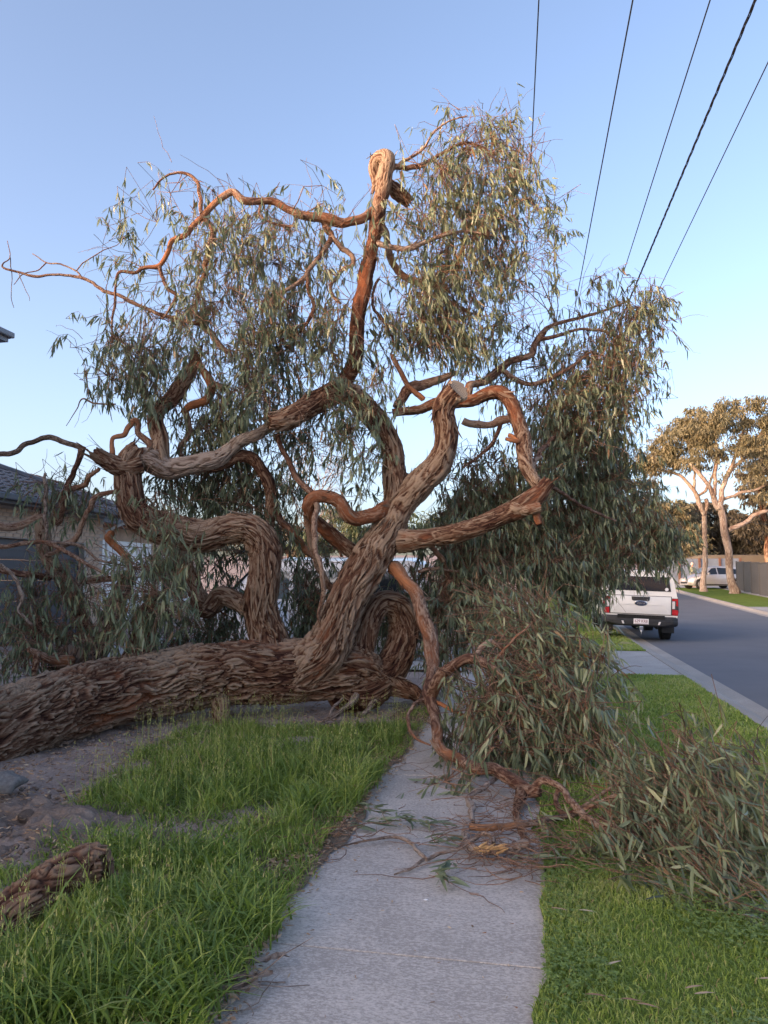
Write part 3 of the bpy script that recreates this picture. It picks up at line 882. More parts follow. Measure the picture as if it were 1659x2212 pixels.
# long branch with the right spray
limb('branch', [(1010, 872, 9, 9.5), (1018, 836, 9, 9.6), (1060, 815, 9, 9.7), (1085, 798, 9, 9.8), (1100, 780, 8, 9.85), (1145, 762, 7, 9.9), (1163, 735, 7, 10.0), (1190, 705, 5, 10.1), (1240, 690, 4, 10.2), (1300, 672, 3, 10.3), (1360, 650, 2, 10.4)], rough=0.3, fresh=0.2, mat='bark_smooth')
limb('branch', [(1163, 735, 5, 10.0), (1200, 725, 4, 10.0), (1250, 712, 3.5, 10.1), (1300, 715, 3, 10.2), (1350, 735, 2, 10.3)], rough=0.2, fresh=0.1, mat='bark_smooth')
limb('branch', [(1085, 800, 6, 9.8), (1110, 822, 6, 9.8), (1160, 828, 5, 9.9), (1220, 800, 4, 10.0), (1280, 760, 3, 10.1)], rough=0.2, fresh=0.0, mat='bark_smooth')
# loop on the left of the stem
limb('limb', [(850, 1095, 15, 9.2), (830, 1105, 17, 9.1), (798, 1117, 17, 9.0), (768, 1122, 16, 8.95), (746, 1110, 15, 8.9), (729, 1085, 14, 8.9), (706, 1073, 13, 8.9), (678, 1074, 14, 8.9), (663, 1092, 14, 8.95), (672, 1115, 13, 9.05), (692, 1136, 15, 9.15), (729, 1168, 16, 9.3), (777, 1203, 17, 9.4), (810, 1225, 17, 9.4)], rough=0.95, fresh=0.30, mat='bark', flakes=40)
limb('branch', [(676, 1070, 8, 8.95), (652, 1047, 6, 9.0), (632, 1017, 6, 9.05), (614, 975, 6, 9.1), (597, 938, 5, 9.1)], rough=0.2, fresh=0.35, mat='bark_smooth')
limb('branch', [(682, 1085, 7, 8.9), (680, 1140, 7, 8.85), (683, 1185, 6, 8.8), (696, 1228, 5, 8.75), (698, 1278, 5, 8.8), (688, 1330, 4, 8.9), (697, 1375, 3, 9.0)], rough=0.3, fresh=-0.1, mat='bark_smooth')
limb('branch', [(665, 1100, 8, 9.0), (672, 1190, 7, 9.3), (690, 1230, 7, 9.5), (725, 1275, 7, 9.7)], rough=0.4, fresh=0.2, mat='bark_smooth')
# descending branch to the right, then out over the path towards the viewer
limb('limb', [(850, 1225, 17, 9.15), (872, 1254, 15, 9.0), (897, 1284, 16, 8.85), (910, 1326, 16, 8.65), (922, 1370, 15, 8.4), (930, 1414, 15, 8.1), (931, 1458, 14, 7.8), (924, 1502, 13, 7.4), (936, 1526, 12, 7.2), (944, 1577, 12, 6.85), (943, 1612, 12, 6.6), (965, 1634, 12, 6.35), (1002, 1650, 13, 6.15), (1040, 1664, 13, 6.0), (1075, 1660, 13, 5.95), (1103, 1678, 15, 5.82), (1131, 1697, 15, 5.7), (1152, 1710, 13, 5.6), (1166, 1712, 9, 5.55)], rough=0.55, fresh=0.36, mat='bark_smooth', flakes=40)
limb('branch', [(926, 1512, 11, 7.35), (934, 1480, 13, 7.25), (952, 1450, 12, 7.15), (985, 1436, 11, 7.05), (1020, 1429, 11, 7.0), (1048, 1436, 9, 6.9), (1073, 1449, 7, 6.8), (1092, 1468, 5, 6.7), (1118, 1495, 3, 6.6)], rough=0.25, fresh=0.36, mat='bark_smooth')
limb('branch', [(1024, 1428, 7, 7.0), (1030, 1410, 6, 7.05), (1040, 1395, 6, 7.1), (1060, 1385, 5, 7.15), (1085, 1400, 4, 7.1), (1098, 1420, 3, 7.1)], rough=0.2, fresh=0.3, mat='bark_smooth')
limb('branch', [(1046, 1436, 4, 6.9), (1065, 1425, 4, 6.9), (1085, 1408, 3, 6.95), (1110, 1380, 2.5, 7.0), (1145, 1350, 2, 7.1)], rough=0.1, fresh=0.3, mat='bark_smooth')
limb('branch', [(924, 1508, 5, 7.35), (898, 1520, 4, 7.2), (882, 1555, 4, 7.0), (896, 1592, 3, 6.8), (930, 1610, 2, 6.7)], rough=0.1, fresh=0.3, mat='bark_smooth')
limb('branch', [(924, 1508, 6, 7.35), (970, 1529, 4, 7.1), (1015, 1552, 3, 6.9), (1070, 1545, 2, 6.8)], rough=0.1, fresh=0.4, mat='bark_smooth')
# broken end over the path and its forks into the leafy heap at the lower right
limb('branch', [(1145, 1708, 10, 5.6), (1170, 1692, 8, 5.55), (1199, 1697, 7, 5.5), (1218, 1707, 7, 5.42), (1232, 1731, 7, 5.3), (1266, 1764, 8, 5.1), (1304, 1788, 7, 4.95), (1367, 1796, 5, 4.8), (1440, 1806, 4, 4.65), (1530, 1830, 3, 4.5)], rough=0.5, fresh=0.22, mat='bark_smooth')
limb('branch', [(1208, 1700, 6, 5.5), (1203, 1731, 6, 5.4), (1218, 1755, 6, 5.25), (1247, 1750, 5, 5.2), (1280, 1740, 5, 5.1), (1323, 1721, 5, 5.05), (1355, 1712, 4, 5.0), (1420, 1712, 3, 4.9), (1520, 1740, 2, 4.8)], rough=0.4, fresh=0.15, mat='bark_smooth')
limb('branch', [(1262, 1745, 4, 5.2), (1319, 1736, 4, 5.1), (1420, 1736, 3, 5.0), (1560, 1770, 2, 4.8)], rough=0.3, fresh=0.3, mat='bark_smooth')
limb('branch', [(1250, 1748, 4, 5.25), (1319, 1702, 4, 5.2), (1391, 1668, 3, 5.2), (1458, 1644, 3, 5.2), (1540, 1640, 2, 5.2)], rough=0.3, fresh=0.1, mat='bark_grey')
limb('branch', [(1125, 1715, 13, 5.65), (1117, 1745, 10, 5.4), (1119, 1775, 9, 5.15), (1130, 1805, 8, 4.95), (1138, 1826, 8, 4.8)], rough=1.0, fresh=0.2)
# left limb that rises from the trunk and folds back
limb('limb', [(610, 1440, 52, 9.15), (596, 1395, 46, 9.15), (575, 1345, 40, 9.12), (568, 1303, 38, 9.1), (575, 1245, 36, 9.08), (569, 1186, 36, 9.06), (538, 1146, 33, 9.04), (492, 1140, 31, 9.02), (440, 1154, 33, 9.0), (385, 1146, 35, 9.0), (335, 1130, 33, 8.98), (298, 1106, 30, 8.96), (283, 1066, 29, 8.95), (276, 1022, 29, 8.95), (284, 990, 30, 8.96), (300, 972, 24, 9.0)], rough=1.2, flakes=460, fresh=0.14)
limb('limb', [(300, 1000, 26, 9.0), (262, 1006, 24, 8.9), (232, 993, 20, 8.8), (204, 977, 15, 8.7)], rough=1.0, fresh=0.10, flakes=40)
limb('limb', [(285, 990, 24, 9.0), (322, 992, 29, 9.05), (362, 1012, 25, 9.1), (402, 1007, 22, 9.1), (448, 998, 22, 9.1), (476, 990, 19, 9.1), (495, 976, 15, 9.1), (522, 954, 14, 9.1), (560, 938, 13, 9.05), (588, 915, 12, 9.0)], rough=0.9, flakes=60, fresh=-0.25, mat='bark_grey')
limb('limb', [(445, 1002, 18, 9.12), (472, 1004, 13, 9.15), (512, 985, 14, 9.2), (542, 988, 13, 9.25), (562, 1012, 12, 9.3), (582, 1041, 13, 9.35), (589, 1080, 13, 9.4), (584, 1118, 11, 9.45), (580, 1150, 8, 9.5)], rough=0.8, fresh=0.05)
limb('branch', [(590, 1092, 8, 9.4), (624, 1143, 8, 9.5), (657, 1180, 8, 9.6), (690, 1215, 6, 9.7)], rough=0.3, fresh=0.4, mat='bark_smooth')
limb('limb', [(344, 1000, 22, 9.1), (347, 955, 20, 9.15), (336, 915, 18, 9.2), (341, 886, 18, 9.25), (365, 864, 18, 9.3), (388, 832, 18, 9.35), (406, 804, 14, 9.4), (424, 781, 10, 9.45), (416, 755, 7, 9.5)], rough=0.9, fresh=0.12, flakes=60)
limb('branch', [(395, 890, 7, 9.35), (415, 876, 9, 9.3), (445, 862, 9, 9.3), (452, 836, 10, 9.35), (432, 800, 9, 9.4), (426, 780, 8, 9.45)], rough=0.4, fresh=0.5, mat='bark_smooth')
limb('branch', [(455, 835, 9, 9.35), (470, 838, 9, 9.3), (482, 840, 8, 9.25)], rough=0.4, fresh=0.3, mat='bark_smooth')
limb('branch', [(400, 888, 7, 9.35), (407, 929, 7, 9.4), (389, 965, 6, 9.4), (392, 985, 5, 9.4)], rough=0.3, fresh=0.5, mat='bark_smooth')
limb('branch', [(243, 982, 6, 8.9), (241, 947, 5, 8.95), (266, 936, 6, 9.0), (284, 911, 6, 9.05), (296, 911, 6, 9.05), (300, 932, 7, 9.05), (317, 950, 7, 9.05), (328, 982, 7, 9.0)], rough=0.4, fresh=0.4, mat='bark_smooth')
limb('limb', [(560, 1320, 18, 9.15), (524, 1303, 20, 9.25), (480, 1287, 22, 9.3), (448, 1316, 22, 9.35), (426, 1275, 18, 9.45), (412, 1240, 14, 9.5), (405, 1205, 9, 9.55)], rough=1.1, flakes=60)
# limbs behind the trunk on the left
limb('limb', [(150, 1452, 50, 8.6), (182, 1428, 44, 8.9), (215, 1390, 34, 9.1), (240, 1345, 27, 9.2), (256, 1290, 23, 9.25), (275, 1250, 16, 9.3), (285, 1225, 8, 9.3)], rough=0.9, fresh=-0.4, mat='bark_grey', flakes=60)
limb('limb', [(290, 1440, 30, 9.1), (300, 1405, 27, 9.3), (312, 1360, 24, 9.4), (318, 1330, 20, 9.5), (330, 1290, 10, 9.5)], rough=1.1, fresh=0.1)
limb('limb', [(80, 1110, 9, 9.3), (90, 1145, 14, 9.3), (100, 1203, 16, 9.3), (132, 1247, 17, 9.3), (160, 1295, 17, 9.3), (180, 1345, 16, 9.3), (195, 1400, 14, 9.2)], rough=1.1, fresh=-0.1, flakes=30)
limb('branch', [(-60, 1150, 10, 9.2), (0, 1143, 9, 9.2), (48, 1139, 9, 9.25), (90, 1119, 11, 9.3)], rough=0.6, fresh=0.1, mat='bark_smooth')
limb('branch', [(-50, 985, 6, 9.0), (0, 983, 6, 9.0), (32, 981, 6, 9.0), (60, 957, 6, 9.05), (108, 947, 6, 9.1), (152, 959, 6, 9.15), (182, 971, 6, 9.15)], rough=0.3, fresh=-0.3, mat='bark_grey')
limb('branch', [(176, 970, 7, 9.15), (172, 985, 7, 9.15), (160, 1011, 6, 9.15), (148, 1043, 7, 9.2), (140, 1087, 8, 9.25), (120, 1130, 8, 9.3)], rough=0.3, fresh=0.1, mat='bark_smooth')
limb('branch', [(214, 1013, 4, 9.0), (184, 1043, 6, 9.1), (152, 1059, 6, 9.15), (118, 1075, 5, 9.3)], rough=0.3, fresh=0.2, mat='bark_smooth')
limb('branch', [(262, 1060, 4, 8.9), (208, 1071, 6, 8.9), (192, 1099, 6, 8.95), (176, 1139, 6, 9.0), (148, 1175, 6, 9.1), (100, 1200, 5, 9.2)], rough=0.3, fresh=0.25, mat='bark_smooth')
limb('branch', [(-40, 1190, 5, 8.9), (0, 1183, 5, 8.9), (84, 1171, 5, 8.9), (140, 1191, 5, 8.85), (192, 1219, 4, 8.8), (250, 1255, 3, 8.8)], rough=0.2, fresh=0.2, mat='bark_smooth')
limb('branch', [(88, 1172, 4, 8.9), (170, 1178, 3.5, 8.85), (215, 1210, 3, 8.8), (290, 1225, 2, 8.8)], rough=0.2, fresh=0.0, mat='bark_grey')
limb('branch', [(-30, 1225, 5, 8.7), (0, 1231, 6, 8.7), (70, 1243, 7, 8.8), (105, 1246, 8, 9.0)], rough=0.3, fresh=0.3, mat='bark_smooth')
limb('branch', [(-20, 1205, 4, 8.5), (25, 1238, 4, 8.5), (48, 1285, 4, 8.5), (42, 1320, 3.5, 8.5), (70, 1350, 3, 8.5)], rough=0.2, fresh=-0.2, mat='bark_grey')
limb('branch', [(240, 1150, 8, 9.2), (238, 1165, 8, 9.2), (262, 1190, 8, 9.2), (276, 1215, 8, 9.2), (268, 1240, 7, 9.2), (180, 1258, 7, 9.25)], rough=0.4, fresh=0.4, mat='bark_smooth')
limb('branch', [(150, 1428, 14, 8.5), (105, 1424, 10, 8.3), (72, 1408, 8, 8.2), (62, 1402, 6, 8.15)], rough=0.6, fresh=0.2, mat='bark_smooth')
limb('branch', [(78, 1412, 8, 8.2), (74, 1440, 7, 8.2), (68, 1465, 6, 8.2)], rough=0.6, fresh=0.3)
limb('branch', [(160, 1388, 12, 8.9), (118, 1370, 12, 8.8), (88, 1345, 13, 8.75), (82, 1350, 12, 8.7), (78, 1385, 8, 8.6)], rough=0.8, fresh=0.1)
limb('branch', [(100, 1165, 3.5, 8.95), (97, 1110, 4, 9.0), (99, 1060, 4, 9.0), (98, 1022, 3, 9.0)], rough=0.2, fresh=-0.4, mat='bark_grey')
# upper orange branch sweeping left
limb('branch', [(812, 448, 10, 9.4), (798, 455, 10, 9.35), (783, 468, 11, 9.3), (752, 476, 11, 9.25), (720, 477, 12, 9.2), (688, 471, 11, 9.15), (656, 465, 10, 9.1), (631, 455, 9, 9.1), (592, 440, 9, 9.1), (560, 437, 8, 9.05), (528, 432, 9, 9.0), (506, 415, 9, 9.0), (484, 420, 8, 9.0), (464, 439, 7, 9.0), (440, 465, 7, 9.0), (418, 490, 6, 9.0), (400, 512, 6, 9.0), (374, 520, 5.5, 9.0), (364, 544, 5, 9.0), (346, 572, 5, 9.0), (310, 580, 4, 9.0), (294, 589, 3.5, 9.0), (258, 588, 3.5, 9.0), (250, 619, 3, 9.0), (248, 659, 3, 9.0), (241, 690, 2.5, 9.0), (243, 740, 2, 9.0)], rough=0.35, fresh=0.38, mat='bark_smooth')
limb('branch', [(346, 572, 4.5, 9.0), (352, 600, 4.5, 9.0), (364, 622, 4, 9.0), (379, 636, 4, 9.0), (372, 660, 3, 9.0), (350, 690, 2.5, 9.0)], rough=0.2, fresh=0.0, mat='bark_smooth')
limb('branch', [(440, 470, 6, 9.0), (457, 498, 6, 9.05), (454, 536, 6, 9.05), (446, 573, 5.5, 9.1), (438, 617, 5.5, 9.15), (428, 646, 5.5, 9.2), (428, 685, 6, 9.25), (450, 716, 7, 9.3), (474, 740, 7, 9.3), (500, 770, 5, 9.3)], rough=0.25, fresh=0.42, mat='bark_smooth')
limb('branch', [(700, 478, 8, 9.2), (706, 492, 9, 9.2), (717, 511, 7, 9.2), (701, 541, 6, 9.15), (669, 580, 5.5, 9.1), (661, 594, 5.5, 9.1), (644, 609, 5, 9.05), (618, 625, 4.5, 9.0), (592, 641, 4.5, 9.0), (584, 665, 4, 9.0), (588, 700, 3, 9.0)], rough=0.3, fresh=0.2, mat='bark_smooth')
limb('branch', [(717, 511, 6, 9.2), (736, 532, 6, 9.2), (759, 554, 5.5, 9.2), (762, 573, 5, 9.2), (743, 580, 4.5, 9.2), (727, 599, 4.5, 9.2), (714, 618, 4, 9.2), (720, 640, 3.5, 9.2), (736, 656, 3, 9.2)], rough=0.3, fresh=0.3, mat='bark_smooth')
limb('branch', [(661, 594, 5, 9.1), (666, 628, 4.5, 9.1), (679, 657, 4.5, 9.1), (672, 685, 4, 9.1), (644, 717, 3.5, 9.1), (602, 737, 3, 9.1)], rough=0.2, fresh=0.1, mat='bark_smooth')
limb('branch', [(560, 437, 3, 9.05), (565, 468, 3, 9.0), (600, 485, 3.5, 9.0), (640, 490, 3, 9.0)], rough=0.2, fresh=0.1, mat='bark_smooth')
limb('branch', [(436, 462, 5, 9.0), (432, 425, 4.5, 9.0), (428, 398, 4, 9.0), (408, 376, 3.5, 9.0), (380, 372, 3, 9.0), (352, 384, 2.5, 9.0), (330, 410, 2, 9.0)], rough=0.2, fresh=0.3, mat='bark_smooth')
limb('branch', [(440, 700, 5, 9.2), (380, 690, 4.5, 9.2), (306, 662, 4, 9.1), (282, 652, 4, 9.1), (259, 637, 4, 9.1), (230, 630, 4, 9.1), (212, 619, 4, 9.1), (176, 599, 3.5, 9.1), (137, 594, 3, 9.1), (79, 598, 3, 9.1), (40, 589, 2.5, 9.1), (7, 579, 2, 9.1), (8, 568, 1.5, 9.1), (22, 556, 1.2, 9.1), (16, 520, 0.8, 9.1)], rough=0.15, fresh=0.4, mat='bark_smooth')
limb('branch', [(176, 599, 2.5, 9.1), (165, 585, 2, 9.1), (133, 572, 1.8, 9.1), (101, 567, 1.6, 9.1), (70, 548, 1.0, 9.1)], rough=0.1, fresh=0.3, mat='bark_smooth')
limb('branch', [(101, 567, 1.5, 9.1), (80, 584, 1.3, 9.1), (50, 592, 1.1, 9.1), (30, 615, 0.8, 9.1)], rough=0.1, fresh=0.2, mat='bark_smooth')
limb('branch', [(22, 556, 1.2, 9.1), (26, 600, 1.0, 9.15), (24, 640, 0.8, 9.15), (30, 665, 0.6, 9.15)], rough=0.1, fresh=0.0, mat='bark_grey')
limb('branch', [(40, 590, 1.2, 9.1), (52, 620, 0.9, 9.1), (62, 640, 0.8, 9.1), (64, 650, 0.6, 9.1)], rough=0.1, fresh=0.0, mat='bark_grey')
limb('branch', [(250, 873, 2, 9.0), (205, 872, 2, 9.0), (178, 862, 1.6, 9.0), (165, 885, 1.2, 9.0), (143, 920, 0.8, 9.0)], rough=0.1, fresh=0.2, mat='bark_smooth')
# branches to the right off the top stem
limb('branch', [(842, 365, 7, 9.4), (870, 363, 6, 9.45), (897, 361, 6, 9.5), (928, 349, 5, 9.55), (960, 331, 4, 9.6), (1000, 309, 3.5, 9.65), (1050, 320, 2.5, 9.7)], rough=0.2, fresh=-0.1, mat='bark_smooth')
limb('branch', [(860, 358, 4, 9.4), (885, 340, 3.5, 9.45), (913, 319, 3, 9.5), (938, 285, 2.5, 9.5), (970, 262, 2, 9.5), (1010, 250, 1.5, 9.5)], rough=0.2, fresh=0.1, mat='bark_smooth')
limb('branch', [(812, 522, 7, 9.35), (830, 530, 7, 9.3), (856, 534, 6.5, 9.25), (882, 535, 6, 9.2), (914, 525, 5, 9.2), (960, 507, 4, 9.2), (1010, 500, 3, 9.2), (1070, 510, 2, 9.2)], rough=0.25, fresh=-0.3, mat='bark_grey')
limb('branch', [(822, 460, 8, 9.45), (830, 490, 8, 9.5), (842, 535, 8, 9.55), (851, 576, 8, 9.6), (874, 599, 8, 9.65), (914, 616, 7, 9.7)], rough=0.5, fresh=0.1, mat='bark_smooth')
limb('branch', [(819, 602, 3.5, 9.4), (806, 630, 3.5, 9.4), (804, 665, 3.5, 9.4), (832, 697, 3, 9.4), (850, 740, 2.5, 9.4)], rough=0.2, fresh=0.3, mat='bark_smooth')
# lower right twiggy branches behind
limb('branch', [(930, 1180, 6, 9.3), (960, 1215, 6, 9.5), (975, 1255, 5, 9.7), (1010, 1290, 4, 9.8), (1040, 1330, 3, 9.9)], rough=0.3, fresh=0.3, mat='bark_smooth')
limb('branch', [(910, 1290, 4, 9.4), (960, 1298, 5, 9.6), (1010, 1290, 4, 9.8), (1060, 1300, 3, 10.0)], rough=0.3, fresh=0.3, mat='bark_smooth')
limb('branch', [(905, 1235, 4, 9.3), (950, 1230, 4, 9.5), (1010, 1240, 3, 9.8), (1080, 1250, 2, 10.2)], rough=0.2, fresh=0.1, mat='bark_smooth')
limb('branch', [(1186, 1048, 4, 8.75), (1220, 1070, 4, 9.0), (1270, 1100, 3.5, 9.4), (1330, 1125, 2.5, 9.8)], rough=0.2, fresh=0.1, mat='bark_smooth')
limb('branch', [(1082, 915, 5, 9.5), (1060, 960, 4.5, 9.5), (1035, 985, 4, 9.5), (1000, 1010, 3, 9.5)], rough=0.2, fresh=0.0, mat='bark_smooth')
limb('branch', [(1150, 1010, 5, 9.1), (1180, 960, 5, 9.6), (1230, 930, 4.5, 10.2), (1300, 930, 4, 10.6), (1360, 960, 3, 11.0)], rough=0.2, fresh=0.0, mat='bark_smooth')
limb('branch', [(870, 1175, 14, 9.4), (960, 1150, 11, 10.0), (1080, 1130, 9, 10.6), (1220, 1110, 7, 11.0), (1360, 1130, 5, 11.3), (1430, 1160, 3, 11.5)], rough=0.4, fresh=0.1, mat='bark_smooth')
# roots and sticks under the trunk end
limb('branch', [(780, 1490, 9, 9.2), (760, 1520, 7, 9.0), (725, 1545, 5, 8.85), (690, 1562, 3, 8.7)], rough=0.5, fresh=-0.2, mat='bark_grey')
limb('branch', [(830, 1490, 8, 9.3), (800, 1525, 6, 9.1), (775, 1548, 4, 8.9)], rough=0.5, fresh=-0.2, mat='bark_grey')
limb('branch', [(860, 1470, 12, 9.4), (900, 1495, 9, 9.4), (930, 1525, 6, 9.2)], rough=0.6, fresh=0.0)
limb('branch', [(740, 1510, 3.5, 8.9), (718, 1530, 3, 8.7), (712, 1550, 2.5, 8.6)], rough=0.2, fresh=-0.4, mat='bark_grey')
limb('branch', [(475, 1500, 22, 8.7), (478, 1545, 18, 8.7), (476, 1580, 14, 8.65)], rough=1.2, fresh=0.1)

# ------------------------------------------------------------------ twigs and leaves
APT = np.array(ALLPTS)

def leaf_mesh_arrays(base, dirv, L, Wd, tint, rg, sickle=0.16):
    """six-vertex curved blades; base (N,3), dirv (N,3)"""
    n = len(base)
    rnd = unit(rg.normal(size=(n, 3)))
    side = unit(np.cross(dirv, rnd))
    nrm = np.cross(side, dirv)
    sk = rg.normal(0, sickle, n)[:, None] * L[:, None]
    cv = rg.normal(0, 0.12, n)[:, None] * L[:, None]
    def at(f, e):
        return base + dirv * (L[:, None] * f) + side * (Wd[:, None] * e + sk * f * f) + nrm * (cv * f * f) + np.array((0, 0, -1.0)) * (0.10 * L[:, None] * f * f)
    V = np.stack([at(0, 0), at(0.28, 0.46), at(0.28, -0.46), at(0.65, 0.38), at(0.65, -0.38), at(1.0, 0)], 1)
    k = (np.arange(n) * 6)[:, None]
    Q = k + np.array([[1, 3, 4, 2]])
    T = np.concatenate([k + np.array([[0, 1, 2]]), k + np.array([[3, 5, 4]])])
    return V.reshape(-1, 3), Q, T, np.repeat(tint, 6)

class Foliage:
    def __init__(self): self.b = []; self.d = []; self.L = []; self.w = []; self.t = []; self.tw = []
    def clump(self, px, py, Y, rx, ry, dens=1.0, depth=None, attach=None, spray=None, tint=0.45, grav=0.16, tl=(0.30, 0.80), leaf=(0.085, 0.15), lw=0.175, tint_var=0.2, maxn=9999, join=True, thin=False, bare=0.45, gaps=0.40):
        rg = RNG
        c = np.array(P(px, py, Y))
        RX = rx / F * Y; RZ = ry / F * Y
        RY = depth if depth is not None else 0.8 * min(RX, RZ) + 0.1
        n = int(min(maxn, max(4, 0.0140 * rx * ry * dens * (9.2 / Y) ** -2 * 1.0)))
        if attach is None:
            # nearest limb point above or beside the clump
            dd = np.linalg.norm((APT[:, :3] - (c + np.array((0, 0, RZ * 0.5)))) * np.array((1, 0.7, 1)), axis=1)
            k = np.argsort(dd)[:12]
            att = APT[k[rg.integers(0, 12)], :3]
        else:
            att = np.array(P(*attach))
        self.sub = []
        hubs = []
        nh = max(1, n // (22 if not thin else 40))
        for h in range(nh):
            u = unit(rg.normal(size=3)) * rg.random() ** 0.4
            hp = c + u * np.array((RX, RY, RZ)) * 0.72 + np.array((0, 0, RZ * 0.25))
            hubs.append(hp)
            if join:
                mid = (att + hp) / 2 + rg.normal(0, 0.06, 3) + np.array((0, 0, 0.10 * np.linalg.norm(hp - att)))
                r0 = 0.0045 + 0.0035 * rg.random()
                q1 = att * .7 + mid * .3 + rg.normal(0, 0.03, 3)
                self.tw.append(np.array([np.r_[att, r0], np.r_[q1, r0 * .95], np.r_[mid, r0 * .8], np.r_[(mid + hp) / 2 + rg.normal(0, 0.03, 3), r0 * .6], np.r_[hp, r0 * 0.45]]))
        hubs = np.array(hubs)
        for i in range(n):
            u = unit(rg.normal(size=3)) * rg.random() ** 0.33 * rg.uniform(.95, 1.25)
            p = c + u * np.array((RX, RY, RZ))
            if gaps and vnoise(np.array([p[0] * 2.6 + 7]), np.array([p[1] * 2.6]), np.array([p[2] * 1.9]))[0] < gaps: continue
            hb = hubs[np.argmin(np.linalg.norm(hubs - p, axis=1))]
            tlen = rg.uniform(*tl)
            out = unit(p - att)
            if spray is not None: d = unit(np.array(spray) + rg.normal(0, 0.45, 3))
            else: d = unit(0.6 * out * np.array((1, 1, 0.5)) + rg.normal(0, 0.55, 3) + np.array((0, 0, 0.25)))
            # the twig ends near p
            steps = 7
            q = p - d * tlen * 0.55 + np.array((0, 0, tlen * 0.30 * (grav / 0.16)))
            start = q.copy()
            path = [q.copy()]
            for s_ in range(steps):
                d = unit(d + np.array((0, 0, -grav * 1.6)) + rg.normal(0, 0.10, 3))
                q = q + d * tlen / steps
                if q[2] < 0.03: q[2] = 0.03 + 0.02 * rg.random()
                path.append(q.copy())
            path = np.array(path)
            r0 = 0.0034
            if join and not thin and np.linalg.norm(start - hb) < 0.9:
                self.tw.append(np.vstack([np.r_[hb, r0], np.r_[(hb + start) / 2 + rg.normal(0, 0.02, 3), r0 * .9], np.r_[start, r0 * .8]]))
            self.tw.append(np.hstack([path[::2], np.linspace(0.0030 if not thin else .0022, 0.0012, len(path[::2]))[:, None]]))
            nl = int(rg.integers(8, 17))
            f = rg.uniform(0.12, 1.0, nl) * (len(path) - 1)
            i0 = np.minimum(f.astype(int), len(path) - 2); fr = (f - i0)[:, None]
            b = path[i0] * (1 - fr) + path[i0 + 1] * fr
            td = unit(path[i0 + 1] - path[i0])
            hang = 0.95 if spray is None else 0.6
            dv = unit(td * 0.5 + np.array((0, 0, -hang)) + rg.normal(0, 0.31 if spray is None else 0.46, (nl, 3)))
            LL = rg.uniform(leaf[0], leaf[1], nl)
            tip = b + dv * LL[:, None]
            low = tip[:, 2] < 0.012
            if low.any():
                dv[low, 2] = np.maximum(dv[low, 2], (0.015 - b[low, 2]) / LL[low]); dv = unit(dv)
            self.b.append(b); self.d.append(dv); self.L.append(LL)
            self.w.append(LL * lw * rg.uniform(0.75, 1.25, nl))
            tt = np.clip(rg.normal(tint, tint_var, nl) + rg.normal(0, 0.06), 0, 0.92)
            tt[rg.random(nl) < 0.025] = 1.0
            self.t.append(tt)
        for _ in range(int(n * bare)):
            u = unit(rg.normal(size=3)) * rg.random() ** 0.33 * 1.1
            q = c + u * np.array((RX, RY, RZ)); d = unit(rg.normal(size=3) + np.array((0, 0, .1))); ll = rg.uniform(.25, .75); path = [np.r_[q, .0036]]
            for s_ in range(6):
                d = unit(d + rg.normal(0, .28, 3) + np.array((0, 0, -.07))); q = q + d * ll / 6
                if q[2] < .02: q[2] = .02
                path.append(np.r_[q, .0036 - .0004 * s_])
            self.tw.append(np.array(path))
        return self
    def build(self, parent, name='foliage', offset=None, mat='leaf', near=0, twigs=True):
        off = np.array(offset if offset is not None else _inv)
        b = np.vstack(self.b) - off; d = np.vstack(self.d); L = np.concatenate(self.L); w = np.concatenate(self.w); t = np.concatenate(self.t)
        if near:
            # the leaves nearest to the camera become parts of their own
            camd = np.linalg.norm(b + off - np.array((0, 0, CAMH)), axis=1)
            order = np.argsort(camd)
            pick, rest = order[:near], order[near:]
            variants = []
            for v in range(10):
                rgv = np.random.default_rng(50 + v)
                variants.append(leaf_part_mesh(0.02 + 0.09 * v, rgv))
            for i, k in enumerate(pick):
                me = variants[i % 10]
                ob = bpy.data.objects.new('leaf', me)
                COL.objects.link(ob); ob.parent = parent
                z = Vector(d[k])
                rot = z.to_track_quat('Y', 'Z').to_matrix().to_4x4() @ Matrix.Rotation(random.uniform(-1.2, 1.2), 4, 'Y')
                ob.matrix_local = Matrix.Translation(Vector(b[k])) @ rot @ Matrix.Diagonal((w[k] / 0.155 * 1.0, L[k], L[k], 1))
            b, d, L, w, t = b[rest], d[rest], L[rest], w[rest], t[rest]
        V, Q, T, tv = leaf_mesh_arrays(b, d, L, w, t, RNG)
        o = link_mesh(name, mesh_np(name, V, Q, T, M[mat], True, {'tint': tv}), parent)
        o['kind'] = 'stuff'
        if twigs and self.tw:
            VV, QQ, BB, FF, BC = [], [], [], [], []
            nv = 0
            m = 4
            for rows in self.tw:
                cc = rows.copy(); cc[:, :3] -= off
                tt, x, y = frames(cc)
                th = np.arange(m) * 2 * math.pi / m
                ring = cc[:, None, :3] + (x[:, None] * np.cos(th)[None, :, None] + y[:, None] * np.sin(th)[None, :, None]) * cc[:, 3][:, None, None]
                n = len(cc)
                VV.append(ring.reshape(-1, 3))
                i, j = np.meshgrid(np.arange(n - 1), np.arange(m), indexing='ij'); j2 = (j + 1) % m
                QQ.append(nv + np.stack([i * m + j, i * m + j2, (i + 1) * m + j2, (i + 1) * m + j], -1).reshape(-1, 4))
                nv += n * m
                BB.append(np.full(n * m, RNG.random())); FF.append(np.full(n * m, RNG.uniform(-0.2, 0.45)))
            VV = np.vstack(VV)
            me = mesh_np('twigs', VV, np.vstack(QQ), None, M['twig'], True, {'bark': np.concatenate(BB), 'fresh': np.concatenate(FF), 'bco': VV})
